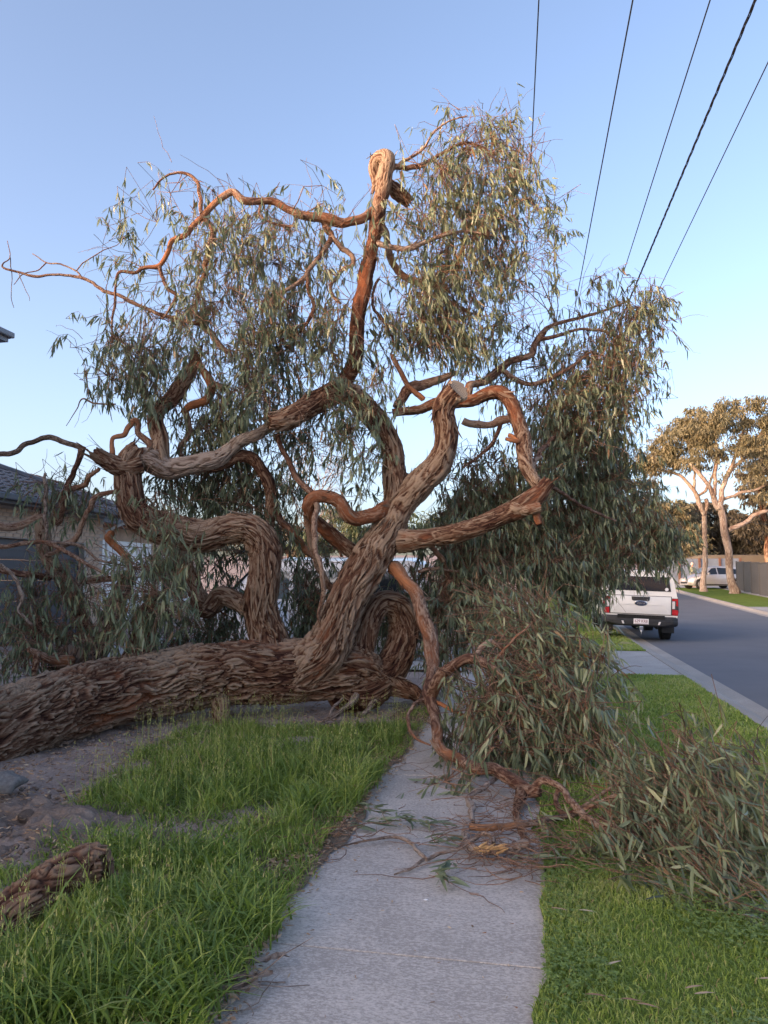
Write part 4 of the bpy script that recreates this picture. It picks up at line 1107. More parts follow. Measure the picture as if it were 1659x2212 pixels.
            o2 = link_mesh('twigs', me, parent); o2['kind'] = 'stuff'
        return o

def leaf_part_mesh(tint, rg):
    """unit gum leaf with a midrib fold, along +Y, length 1"""
    V, Q = [], []
    n = 6
    sk = rg.normal(0, 0.12)
    for i in range(n + 1):
        f = i / n
        wv = 0.155 * 0.5 * (math.sin(math.pi * f ** 0.75) ** 0.8 if 0 < f < 1 else 0.04)
        zc = -0.10 * f * f + rg.normal(0, 0.004)
        for e in (-1, 0, 1):
            V.append((wv * e + sk * f * f * 0.5, f, zc + (0.25 * wv if e else 0)))
    for i in range(n):
        for e in range(2):
            Q.append((i * 3 + e, i * 3 + e + 1, i * 3 + e + 4, i * 3 + e + 3))
    return mesh_np('leaf', np.array(V), np.array(Q), None, M['leaf'], True, {'tint': np.full(len(V), tint)})

# crown at the upper right
f = Foliage()
top = (1000, 320, 9.6)
for a in [(1000, 262, 60, 32, .8), (1060, 290, 95, 50, 1.3), (1120, 335, 55, 60, 1.0), (1040, 360, 90, 50, 1.0), (960, 330, 60, 50, .35)]:
    f.clump(a[0], a[1], 9.6, a[2], a[3], a[4], attach=top, tint=0.55, grav=0.10)
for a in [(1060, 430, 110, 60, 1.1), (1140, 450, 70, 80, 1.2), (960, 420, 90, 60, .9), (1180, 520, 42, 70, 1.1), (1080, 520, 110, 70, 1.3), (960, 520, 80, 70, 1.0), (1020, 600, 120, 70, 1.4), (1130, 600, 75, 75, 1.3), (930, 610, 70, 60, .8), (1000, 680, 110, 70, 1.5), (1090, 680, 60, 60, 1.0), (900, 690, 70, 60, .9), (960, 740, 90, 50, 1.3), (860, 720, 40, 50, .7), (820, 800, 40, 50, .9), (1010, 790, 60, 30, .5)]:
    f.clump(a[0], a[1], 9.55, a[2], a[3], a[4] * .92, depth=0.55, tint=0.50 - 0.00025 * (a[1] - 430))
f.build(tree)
# crown at the left
f = Foliage()
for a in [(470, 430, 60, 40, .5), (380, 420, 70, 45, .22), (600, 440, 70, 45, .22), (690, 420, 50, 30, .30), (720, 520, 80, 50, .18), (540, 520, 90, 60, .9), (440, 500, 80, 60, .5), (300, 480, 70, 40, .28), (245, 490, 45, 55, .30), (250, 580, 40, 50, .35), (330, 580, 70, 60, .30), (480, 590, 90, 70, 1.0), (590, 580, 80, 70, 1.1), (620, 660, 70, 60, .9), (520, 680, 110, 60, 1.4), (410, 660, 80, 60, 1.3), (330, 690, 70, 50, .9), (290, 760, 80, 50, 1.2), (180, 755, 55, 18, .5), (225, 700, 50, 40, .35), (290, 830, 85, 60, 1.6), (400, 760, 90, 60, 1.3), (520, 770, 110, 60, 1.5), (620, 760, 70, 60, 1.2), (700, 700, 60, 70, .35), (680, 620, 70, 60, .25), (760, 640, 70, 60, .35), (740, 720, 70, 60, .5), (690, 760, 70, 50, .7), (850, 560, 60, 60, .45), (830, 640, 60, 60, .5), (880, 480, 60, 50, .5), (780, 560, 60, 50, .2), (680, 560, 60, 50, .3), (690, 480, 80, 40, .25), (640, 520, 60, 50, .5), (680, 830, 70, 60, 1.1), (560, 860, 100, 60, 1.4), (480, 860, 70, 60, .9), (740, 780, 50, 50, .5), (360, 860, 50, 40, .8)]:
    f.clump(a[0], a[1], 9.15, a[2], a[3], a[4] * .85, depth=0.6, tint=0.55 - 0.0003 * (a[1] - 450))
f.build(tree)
# behind and below the crook
f = Foliage()
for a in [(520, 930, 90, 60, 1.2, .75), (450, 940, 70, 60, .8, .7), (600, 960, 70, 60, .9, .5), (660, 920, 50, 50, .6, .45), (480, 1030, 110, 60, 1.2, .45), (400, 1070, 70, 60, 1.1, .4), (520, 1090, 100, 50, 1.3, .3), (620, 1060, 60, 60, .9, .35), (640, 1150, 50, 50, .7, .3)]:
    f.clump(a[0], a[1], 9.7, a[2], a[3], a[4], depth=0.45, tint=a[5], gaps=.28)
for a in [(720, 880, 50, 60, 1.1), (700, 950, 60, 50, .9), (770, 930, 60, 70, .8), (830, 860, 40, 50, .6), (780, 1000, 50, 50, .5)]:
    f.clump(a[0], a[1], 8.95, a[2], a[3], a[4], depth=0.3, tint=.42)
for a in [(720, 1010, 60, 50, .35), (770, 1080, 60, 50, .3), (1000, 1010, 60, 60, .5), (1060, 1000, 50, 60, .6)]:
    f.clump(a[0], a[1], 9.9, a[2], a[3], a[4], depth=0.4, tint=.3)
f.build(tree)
# right spray and the heavy mass below it
f = Foliage()
for a in [(1300, 640, 70, 35, .55), (1390, 670, 55, 45, 1.0), (1420, 720, 30, 45, .6), (1350, 720, 70, 50, 1.1), (1250, 680, 60, 40, .25), (1370, 800, 60, 60, 1.3), (1300, 790, 70, 55, 1.1), (1220, 780, 70, 50, .6), (1150, 745, 55, 45, .5), (1090, 770, 50, 40, .5), (1150, 820, 70, 50, .9), (1250, 860, 90, 60, 1.5), (1350, 870, 55, 60, 1.2), (1170, 900, 70, 60, 1.4), (1270, 930, 90, 55, 1.7), (1060, 840, 50, 30, .4)]:
    f.clump(a[0], a[1], 10.2, a[2], a[3], a[4], depth=0.5, tint=.40, gaps=.33)
f.build(tree)
f = Foliage()
for a in [(1190, 980, 60, 60, 1.5, 10.2), (1260, 1000, 90, 60, 1.2, 10.8), (1330, 1010, 50, 60, .6, 11), (1120, 1060, 70, 60, 1.3, 10.2), (1230, 1080, 110, 60, 1.6, 10.8), (1340, 1080, 80, 55, 1.5, 11.2), (1040, 1090, 80, 60, 1.3, 10.2), (960, 1110, 50, 50, 1.0, 10.0), (1100, 1150, 120, 60, 1.8, 10.4), (1250, 1160, 120, 55, 1.8, 10.8), (1380, 1150, 75, 50, 1.7, 11.2), (1425, 1185, 38, 40, 1.3, 11.4), (1000, 1190, 80, 60, 1.7, 10.0), (1150, 1230, 110, 55, 1.8, 10.2), (1258, 1238, 65, 55, 1.9, 10.6), (1350, 1205, 60, 36, 1.6, 11.0), (1050, 1270, 90, 60, 1.7, 9.8), (970, 1290, 50, 60, 1.3, 9.6), (1248, 1292, 36, 38, 1.8, 10.6), (1295, 1228, 50, 38, 1.6, 10.8), (1440, 1165, 38, 35, 1.5, 11.4), (1400, 1210, 45, 30, 1.5, 11.2), (1310, 1060, 70, 50, 1.0, 11)]:
    f.clump(a[0], a[1], a[5], a[2], a[3], a[4] * 1.35, depth=0.5, tint=.42, gaps=.3, bare=.25)
for a in [(1000, 1360, 70, 60, 1.3, 9.4), (1080, 1370, 80, 60, 1.3, 9.2), (970, 1440, 50, 60, 1.0, 9.0), (1150, 1400, 90, 60, 1.2, 8.8)]:
    f.clump(a[0], a[1], a[5], a[2], a[3], a[4], depth=0.5, tint=.36, gaps=.2, bare=.25)
f.build(tree)
# near sprays over the nature strip
f = Foliage()
for a in [(1120, 1340, 90, 45, 1.3, 7.6), (1200, 1330, 70, 40, 1.1, 7.5), (1240, 1390, 70, 45, 1.2, 7.3), (1170, 1410, 110, 60, 1.5, 7.3), (1290, 1450, 60, 40, 1.2, 7.1), (1210, 1480, 100, 60, 1.5, 6.9), (1130, 1500, 110, 60, 1.6, 6.8)]:
    f.clump(a[0], a[1], a[5], a[2], a[3], a[4] * 1.0, depth=0.35, attach=(1040, 1440, 7.0), spray=(0.75, -0.1, 0.12), tint=.64, grav=0.12, gaps=.27, bare=.08)
for a in [(1260, 1550, 80, 60, 1.6, 6.5), (1160, 1580, 110, 60, 1.7, 6.8), (1060, 1575, 90, 55, 1.6, 6.9), (1240, 1630, 90, 45, 1.7, 6.35), (1130, 1630, 110, 40, 1.5, 6.5), (1005, 1610, 50, 40, 1.0, 6.85), (975, 1690, 36, 40, 1.1, 5.95), (1020, 1520, 50, 50, .8, 7.0)]:
    f.clump(a[0], a[1], a[5], a[2], a[3], a[4] * 1.0, depth=0.3, tint=.58, gaps=.2, bare=.08)
f.build(tree)
# left sprays in front of and behind the trunk
f = Foliage()
for a in [(340, 1090, 35, 50, .55, 8.6), (320, 1040, 30, 40, .3, 8.6), (350, 1160, 60, 40, .5, 8.5), (310, 1230, 70, 50, 1.0, 8.5), (370, 1240, 50, 60, 1.0, 8.5), (300, 1310, 60, 60, 1.1, 8.4), (350, 1330, 60, 50, 1.1, 8.5), (270, 1370, 50, 40, .9, 8.4)]:
    f.clump(a[0], a[1], a[5], a[2], a[3], a[4] * .95, depth=0.3, tint=.66, lw=.17, gaps=.2)
for a in [(80, 1060, 60, 40, .45, 9.3), (160, 1060, 60, 45, .5, 9.3), (200, 1110, 50, 50, .5, 9.3), (110, 1120, 60, 40, .5, 9.3), (140, 1250, 80, 50, .9, 9.0), (60, 1300, 60, 60, .9, 8.8), (190, 1300, 60, 50, .9, 8.9), (90, 1370, 80, 50, 1.1, 8.7), (190, 1380, 50, 40, .8, 8.7), (40, 1440, 60, 30, 1.2, 8.4), (100, 1420, 60, 30, .9, 8.5), (20, 1380, 40, 50, .8, 8.8)]:
    f.clump(a[0], a[1], a[5], a[2], a[3], a[4] * .85, depth=0.35, tint=.52, bare=.8, gaps=.2)
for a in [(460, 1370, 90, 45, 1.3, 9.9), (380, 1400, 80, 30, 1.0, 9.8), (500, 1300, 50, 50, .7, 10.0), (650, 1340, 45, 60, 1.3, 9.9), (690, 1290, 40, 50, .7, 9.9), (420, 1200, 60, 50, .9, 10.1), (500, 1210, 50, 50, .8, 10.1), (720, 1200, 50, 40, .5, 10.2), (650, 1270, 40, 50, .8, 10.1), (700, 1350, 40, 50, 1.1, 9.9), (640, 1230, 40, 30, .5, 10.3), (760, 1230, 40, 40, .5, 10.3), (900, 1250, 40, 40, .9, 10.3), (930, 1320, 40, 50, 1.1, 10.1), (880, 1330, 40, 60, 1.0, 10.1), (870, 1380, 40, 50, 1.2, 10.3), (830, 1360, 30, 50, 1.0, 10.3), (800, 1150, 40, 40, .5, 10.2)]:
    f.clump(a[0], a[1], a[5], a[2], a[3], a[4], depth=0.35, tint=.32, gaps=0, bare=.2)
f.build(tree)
# leafy heap at the lower right, closest to the viewer
f = Foliage()
for a in [(1400, 1690, 90, 35, .9, 5.1), (1500, 1680, 100, 40, 1.1, 5.0), (1600, 1690, 80, 50, 1.2, 4.9), (1480, 1750, 110, 45, 1.3, 4.8), (1600, 1770, 80, 55, 1.5, 4.6), (1420, 1775, 70, 40, .9, 4.75), (1330, 1810, 50, 30, .4, 4.6), (1470, 1830, 100, 45, 1.4, 4.5), (1600, 1860, 80, 50, 1.6, 4.3), (1360, 1850, 90, 40, 1.0, 4.5), (1500, 1900, 80, 35, 1.0, 4.2), (1610, 1940, 70, 35, 1.4, 3.95), (1530, 1940, 60, 28, 1.0, 4.0), (1230, 1830, 50, 30, .4, 4.8), (1440, 1900, 60, 30, .7, 4.2)]:
    f.clump(a[0], a[1], a[5], a[2], a[3], a[4] * 2.3, depth=0.28, attach=(1300, 1770, 5.0), spray=(0.85, -0.35, -0.18), tint=.62, grav=0.09, gaps=0.0, bare=.12, leaf=(0.10, 0.165), lw=0.125, tint_var=.22, thin=True)
for a in [(1560, 1620, 40, 60, .35, 5.2), (1500, 1600, 20, 50, .35, 5.3), (1640, 1640, 40, 40, .5, 5.1)]:
    f.clump(a[0], a[1], a[5], a[2], a[3], a[4] * .5, depth=0.2, tint=.35)
f.build(tree, near=296)
# ================================================================== houses on the left
M['brick'] = mat_plain('tan_brick', (0.42, 0.30, 0.215), 0.9, noise=0.28, nscale=3.0, bump=0.4, bscale=80)
M['mortar'] = mat_plain('mortar', (0.36, 0.32, 0.28), 0.95, noise=0.1)
M['tile'] = mat_plain('roof_tile', (0.075, 0.075, 0.085), 0.38, noise=0.25, nscale=6, bump=0.3)
M['tile_brown'] = mat_plain('brown_roof_tile', (0.085, 0.06, 0.05), 0.6, noise=0.3, nscale=6, bump=0.3)
M['charcoal'] = mat_plain('charcoal_steel', (0.035, 0.040, 0.055), 0.45, noise=0.12, nscale=3)
M['white'] = mat_plain('white_paint', (0.72, 0.72, 0.70), 0.5, noise=0.05)
M['glass'] = mat_plain('window_glass', (0.03, 0.04, 0.05), 0.06, noise=0.0, spec=0.8)
M['render'] = mat_plain('rendered_wall', (0.62, 0.58, 0.52), 0.9, noise=0.08, nscale=1.5, bump=0.2)

def street_empty(name, t, s, z=None, rz=0.0):
    o = empty(name, W(t, s) if z is None else W(t, s, z, False), -STREET_A + rz)
    return o

def tiled_slope(house_obj, name, origin, along, up, ncol, nrow, tw, tl, mat, tile_mesh):
    """tiles laid on a slope; origin, along, up in house coordinates"""
    al = Vector(along).normalized(); uv = Vector(up).normalized(); nr = al.cross(uv).normalized()
    rot = Matrix((al, uv, nr)).transposed().to_4x4()
    for r in range(nrow):
        for c in range(ncol):
            o = bpy.data.objects.new('tile', tile_mesh)
            COL.objects.link(o); o.parent = house_obj
            p = Vector(origin) + al * (c * tw) + uv * (r * tl) + nr * (0.02 + random.uniform(-0.003, 0.003))
            o.matrix_local = Matrix.Translation(p) @ rot

def tile_mesh(name, w, l, mat):
    """one interlocking concrete tile: a low roll profile, thick lower edge"""
    prof = [(0, 0.0), (0.08, 0.025), (0.2, 0.032), (0.32, 0.022), (0.45, 0.004), (0.6, 0.004), (0.75, 0.004), (0.9, 0.002), (0.985, 0.0)]
    V, Q = [], []
    for y, lift in ((0.0, 0.030), (l * 1.08, 0.004)):
        for x, z in prof: V.append((x * w, y, z + lift))
        for x, z in prof: V.append((x * w, y, z + lift - 0.018))
    n = len(prof)
    for j in range(n - 1):
        Q.append((j, j + 1, 2 * n + j + 1, 2 * n + j))
        Q.append((n + j + 1, n + j, 3 * n + j, 3 * n + j + 1))
        Q.append((j + 1, j, n + j, n + j + 1))
    return mesh_np(name, np.array(V), np.array(Q), None, mat, False)

# ---- brick house with the dark garage door; local x = along street, local y = away from street (to the left)
FT = -11.0
house = street_empty('brick_house', FT, 12.6, 0.0, math.radians(90))   # local +x = +s, local +y = -t
tag(house, 'tan brick house with dark tiled roof and charcoal garage door behind the fallen tree', 'house')
LW = 5.55      # garage wing width along the street
wall = MB()
Z0, ZD, ZE = 0.0, 2.48, 3.16
wall.box(0.0, 0.6, 0.02, 0.25, Z0, ZE)
wall.box(4.75, LW, 0.02, 0.25, Z0, ZE)
wall.box(0.6, 4.75, 0.02, 0.25, ZD, ZE)
wall.box(LW - 0.23, LW - 0.01, 0.25, 7.0, Z0, ZE)
wall.box(0.01, 0.22, 0.25, 7.0, Z0, ZE)
wall = wall.build('wall', M['mortar'], house)
bm_ = bmesh.new()
bmesh.ops.create_cube(bm_, size=1.0)
bmesh.ops.scale(bm_, vec=(0.230, 0.10, 0.076), verts=bm_.verts)
bmesh.ops.bevel(bm_, geom=bm_.edges[:], offset=0.006, segments=1, affect='EDGES')
brick_me = bpy.data.meshes.new('brick'); bm_.to_mesh(brick_me); bm_.free(); brick_me.materials.append(M['brick'])
nb = 0
row = 0
z = 0.045
while z < ZE - 0.03:
    x = 0.0 if row % 2 == 0 else -0.12
    while x < LW:
        xc = x + 0.115
        over_door = z > ZD + 0.02
        if 0.115 <= xc <= LW - 0.115 and (over_door and xc > 1.2 or xc > 4.75 + 0.115) and nb < 298:
            o = bpy.data.objects.new('brick', brick_me); COL.objects.link(o); o.parent = wall
            o.location = (xc, 0.055 + random.uniform(-0.003, 0.003), z)
            nb += 1
        x += 0.24
    z += 0.086; row += 1
# garage door of horizontal panels
gd = empty('garage_door', (0, 0, 0), 0, house)
for k in range(5):
    mb = MB(); mb.box(0.62, 4.73, 0.16, 0.20, 0.22 + k * 0.452, 0.22 + k * 0.452 + 0.446, bevel=0.006)
    for q in range(3):
        mb.box(0.64, 4.71, 0.150, 0.162, 0.27 + k * 0.452 + q * 0.14, 0.27 + k * 0.452 + q * 0.14 + 0.10)
    mb.build('panel', M['charcoal'], gd)
# eave: fascia, gutter, soffit
mb = MB(); mb.box(-0.5, LW + 0.42, -0.52, -0.49, ZE - 0.02, ZE + 0.16); mb.build('fascia', M['charcoal'], house)
mb = MB(); mb.box(-0.5, LW + 0.5, -0.65, -0.523, ZE + 0.04, ZE + 0.17, bevel=0.02); mb.build('gutter', M['charcoal'], house)
mb = MB(); mb.box(-0.48, LW + 0.4, -0.488, 0.0, ZE + 0.0, ZE + 0.02); mb.build('soffit', M['charcoal'], house)
mb = MB(); mb.tube([(LW + 0.12, -0.56, ZE + 0.06), (LW + 0.12, -0.50, ZE - 0.10), (LW + 0.12, -0.03, ZE - 0.3), (LW + 0.12, -0.03, 0.1)], 0.05, 8); mb.build('downpipe', M['white'], house, smooth=True)
# garage roof, hipped
pit = math.tan(math.radians(23))
rd = 3.9
rf = MB()
x0, x1, y0, y1 = -0.5, LW + 0.45, -0.5, 7.3
ze = ZE + 0.15
hx = (x1 - x0) / 2
zr = ze + hx * pit
rf.poly([(x0, y0, ze), (x1, y0, ze), (x1 - hx, y0 + hx, zr)])
rf.poly([(x1, y0, ze), (x1, y1, ze), (x1 - hx, y1, zr), (x1 - hx, y0 + hx, zr)])
rf.poly([(x0, y1, ze), (x0, y0, ze), (x0 + hx, y0 + hx, zr), (x0 + hx, y1, zr)])
roof = rf.build('roof', M['tile'], house)
tm = tile_mesh('tile', 0.30, 0.33, M['tile'])
sl = math.hypot(hx, hx * pit)
nrow = int(sl / 0.33)
nt_ = 0
for r in range(nrow):
    yy = y0 + 0.33 * r * hx / sl
    a = x0 + (yy - y0) + 0.05; b = x1 - (yy - y0) - 0.30
    k = int((b - a) / 0.30)
    for c in range(k + 1):
        xx = a + c * 0.30
        if xx < 1.0: continue
        o = bpy.data.objects.new('tile', tm); COL.objects.link(o); o.parent = roof
        up = Vector((0, hx, hx * pit)).normalized(); al = Vector((1, 0, 0)); nr = al.cross(up)
        o.matrix_local = Matrix.Translation(Vector((xx, yy, ze + (yy - y0) * pit)) + nr * 0.015) @ Matrix((al, up, nr)).transposed().to_4x4()
        nt_ += 1
mb = MB()
for (a, b) in (((x1, y0, ze), (x1 - hx, y0 + hx, zr)), ((x0, y0, ze), (x0 + hx, y0 + hx, zr)), ((x0 + hx, y0 + hx, zr), (x0 + hx, y1, zr))):
    a = Vector(a); b = Vector(b); L = (b - a).length; k = int(L / 0.4)
    for i in range(k):
        p = a + (b - a) * (i / k); q = a + (b - a) * ((i + 1.12) / k)
        mb.tube([p + Vector((0, 0, .03)), q + Vector((0, 0, .05))], [0.11, 0.095], 8)
mb.build('ridge_caps', M['tile'], roof, smooth=True)
# main wing further along the street, set back, with the white panel door and window
mx0, mx1, my0, my1 = LW - 0.01, LW + 9.5, 1.6, 10.0
mb = MB(); mb.box(mx0, mx1, my0, my0 + 0.25, 0, ZE); mb.box(mx1 - .25, mx1, my0 + .25, my1, 0, ZE); mb.build('wall', M['brick'], house)
gd = empty('panel_door', (0, 0, 0), 0, house)
for k in range(6):
    mb = MB(); mb.box(LW + 0.9, LW + 5.2, my0 - 0.08, my0 - 0.02, 0.22 + k * 0.40, 0.22 + k * 0.40 + 0.385, bevel=0.01)
    for q in range(6): mb.box(LW + 1.0 + q * 0.7, LW + 1.58 + q * 0.7, my0 - 0.10, my0 - 0.079, 0.27 + k * 0.40, 0.27 + k * 0.40 + 0.28)
    mb.build('panel', M['white'], gd)
mb = MB(); mb.box(LW + 0.78, LW + 0.90, my0 - 0.12, my0 - 0.005, 0.2, 2.75); mb.box(LW + 5.2, LW + 5.32, my0 - 0.12, my0 - 0.005, 0.2, 2.75); mb.box(LW + 0.78, LW + 5.32, my0 - 0.121, my0 - 0.006, 2.63, 2.76); mb.build('door_frame', M['white'], house)
wf = empty('window', (0, 0, 0), 0, house)
mb = MB(); mb.box(LW + 6.2, LW + 8.2, my0 - 0.05, my0 - 0.01, 0.9, 2.3); mb.build('pane', M['glass'], wf)
mb = MB()
for a in ((LW + 6.1, LW + 6.2, .8, 2.4), (LW + 8.2, LW + 8.3, .8, 2.4), (LW + 7.17, LW + 7.23, .9, 2.3)): mb.box(a[0], a[1], my0 - 0.08, my0 - 0.005, a[2], a[3])
mb.box(LW + 6.2, LW + 8.2, my0 - .079, my0 - .006, 2.3, 2.4); mb.box(LW + 6.2, LW + 8.2, my0 - .1, my0 - .006, .8, .9); mb.build('frame', M['white'], wf)
y0m = my0 - 0.5; hy = (my1 + .5 - y0m) / 2; zrm = ze + hy * pit * 0.92
xa, xb = LW - 2.6, mx1 + 0.5
rf = MB()
rf.poly([(xa, y0m, ze), (xb, y0m, ze), (xb - hy, y0m + hy, zrm), (xa, y0m + hy, zrm)])
rf.poly([(xb, y0m, ze), (xb, y0m + 2 * hy, ze), (xb - hy, y0m + hy, zrm)])
rf.poly([(xb, y0m + 2 * hy, ze), (xa, y0m + 2 * hy, ze), (xa, y0m + hy, zrm), (xb - hy, y0m + hy, zrm)])
rf.poly([(xa, y0m + 2 * hy, ze), (xa, y0m, ze), (xa, y0m + hy, zrm)])
roof2 = rf.build('roof', M['tile_brown'], house)
tm2 = tile_mesh('tile', 0.30, 0.33, M['tile_brown'])
slm = math.hypot(hy, zrm - ze)
for r in range(int(slm / 0.33)):
    yy = y0m + 0.33 * r * hy / slm
    for c in range(20):
        xx = LW + 0.3 + c * 0.30 - (0 if yy < my0 + 2 else 0.0)
        if xx > xb - (yy - y0m) - .3: continue
        o = bpy.data.objects.new('tile', tm2); COL.objects.link(o); o.parent = roof2
        up = Vector((0, hy, zrm - ze)).normalized(); al = Vector((1, 0, 0)); nr = al.cross(up)
        o.matrix_local = Matrix.Translation(Vector((xx, yy, ze + (yy - y0m) * (zrm - ze) / hy)) + nr * 0.015) @ Matrix((al, up, nr)).transposed().to_4x4()
mb = MB(); mb.box(LW + .46, xb, y0m - 0.15, y0m - 0.02, ze - 0.11, ze + 0.02, bevel=0.02); mb.build('gutter', M['charcoal'], house)

# ---- tall neighbour whose eave corner shows at the left edge
M['fascia_grey'] = mat_plain('grey_fascia', (0.20, 0.21, 0.23), 0.5, noise=0.06)
M['weatherboard'] = mat_plain('weatherboard', (0.62, 0.60, 0.57), 0.7, noise=0.06)
ec = P(12, 722, 11.6)
et, es = TS(ec)
tall = street_empty('two_storey_house', et, es, 0.0, math.radians(90))     # local +x = +s, +y = -t
tag(tall, 'two-storey house of which only a grey eave corner shows at the left', 'house')
HL = 17.0
ez = ec.z
mb = MB(); mb.box(-HL + .5, -0.55, 0.55, 9.5, 0, ez - 0.16); wall_t = mb.build('wall', M['render'], tall)
mb = MB()
for k in range(22): mb.box(-HL + .49, -0.54, 0.525, 0.548, 2.9 + k * 0.09, 2.9 + k * 0.09 + 0.082)
mb.build('cladding', M['weatherboard'], tall)
mb = MB(); mb.box(-HL, 0, 0, 10, ez - 0.115, ez - 0.10); mb.build('soffit', M['fascia_grey'], tall)
mb = MB(); mb.box(-HL, 0.0, -0.03, 0.0, ez - 0.12, ez + 0.02); mb.box(0.0, 0.03, -0.03, 10, ez - 0.12, ez + 0.02); mb.build('fascia', M['fascia_grey'], tall)
mb = MB(); mb.box(-HL, 0.09, -0.10, -0.032, ez - 0.05, ez + 0.04, bevel=0.02); mb.box(0.032, 0.10, -0.03, 10, ez - 0.051, ez + 0.041, bevel=0.02); mb.build('gutter', M['fascia_grey'], tall)
mb = MB(); hz = 0.26 * 5
mb.poly([(-HL, 0, ez), (0.05, 0, ez), (-5, 5, ez + hz), (-HL + 5, 5, ez + hz)]); mb.poly([(0.05, 0, ez), (0.05, 10, ez), (-5, 5, ez + hz)])
mb.poly([(0.05, 10, ez), (-HL, 10, ez), (-HL + 5, 5, ez + hz), (-5, 5, ez + hz)]); mb.poly([(-HL, 10, ez), (-HL, 0, ez), (-HL + 5, 5, ez + hz)])
mb.build('roof', M['tile'], tall)
for (xa, za) in ((-3.5, 3.4), (-8, 3.4), (-12, 3.4), (-4, 0.7), (-9, 0.7)):
    w_ = empty('window', (xa, 0.52, za), 0, tall)
    mb = MB(); mb.box(0.06, 1.54, -0.02, 0.0, 0.06, 1.24); mb.build('pane', M['glass'], w_)
    mb = MB(); mb.box(0, .06, -.05, .0, 0, 1.3); mb.box(1.54, 1.6, -.05, .0, 0, 1.3); mb.box(.06, 1.54, -.049, .0, 0, .06); mb.box(.06, 1.54, -.049, .0, 1.24, 1.3); mb.build('frame', M['white'], w_)
# ================================================================== vehicles
M['car_white'] = mat_plain('white_car_paint', (0.74, 0.73, 0.72), 0.32, noise=0.02, coat=0.6)
M['car_silver'] = mat_plain('silver_car_paint', (0.52, 0.52, 0.53), 0.35, metal=0.55, noise=0.03, coat=0.5)
M['car_glass'] = mat_plain('tinted_glass', (0.012, 0.016, 0.022), 0.05, spec=0.7)
M['pale_glass'] = mat_plain('windscreen_glass', (0.10, 0.125, 0.13), 0.05, spec=0.8)
M['rubber'] = mat_plain('tyre_rubber', (0.018, 0.018, 0.019), 0.8, noise=0.25, nscale=20)
M['plastic'] = mat_plain('black_plastic', (0.026, 0.026, 0.028), 0.6, noise=0.2, nscale=10)
M['under'] = mat_plain('underbody', (0.012, 0.012, 0.012), 0.9, noise=0.3)
M['alloy'] = mat_plain('alloy_wheel', (0.55, 0.55, 0.56), 0.35, metal=0.7)
M['chrome'] = mat_plain('chrome', (0.75, 0.75, 0.76), 0.15, metal=1.0)
M['red_lens'] = mat_plain('red_lens', (0.42, 0.015, 0.02), 0.15, noise=0.25, nscale=25, coat=0.8)
M['clear_lens'] = mat_plain('clear_lens', (0.62, 0.60, 0.60), 0.12, noise=0.25, nscale=40)
M['plate'] = mat_plain('plate_white', (0.78, 0.75, 0.76), 0.5)
M['plate_red'] = mat_plain('plate_maroon', (0.20, 0.02, 0.045), 0.5)
M['navy'] = mat_plain('badge_navy', (0.02, 0.03, 0.07), 0.3)
M['gap'] = mat_plain('panel_gap', (0.05, 0.05, 0.05), 0.8)

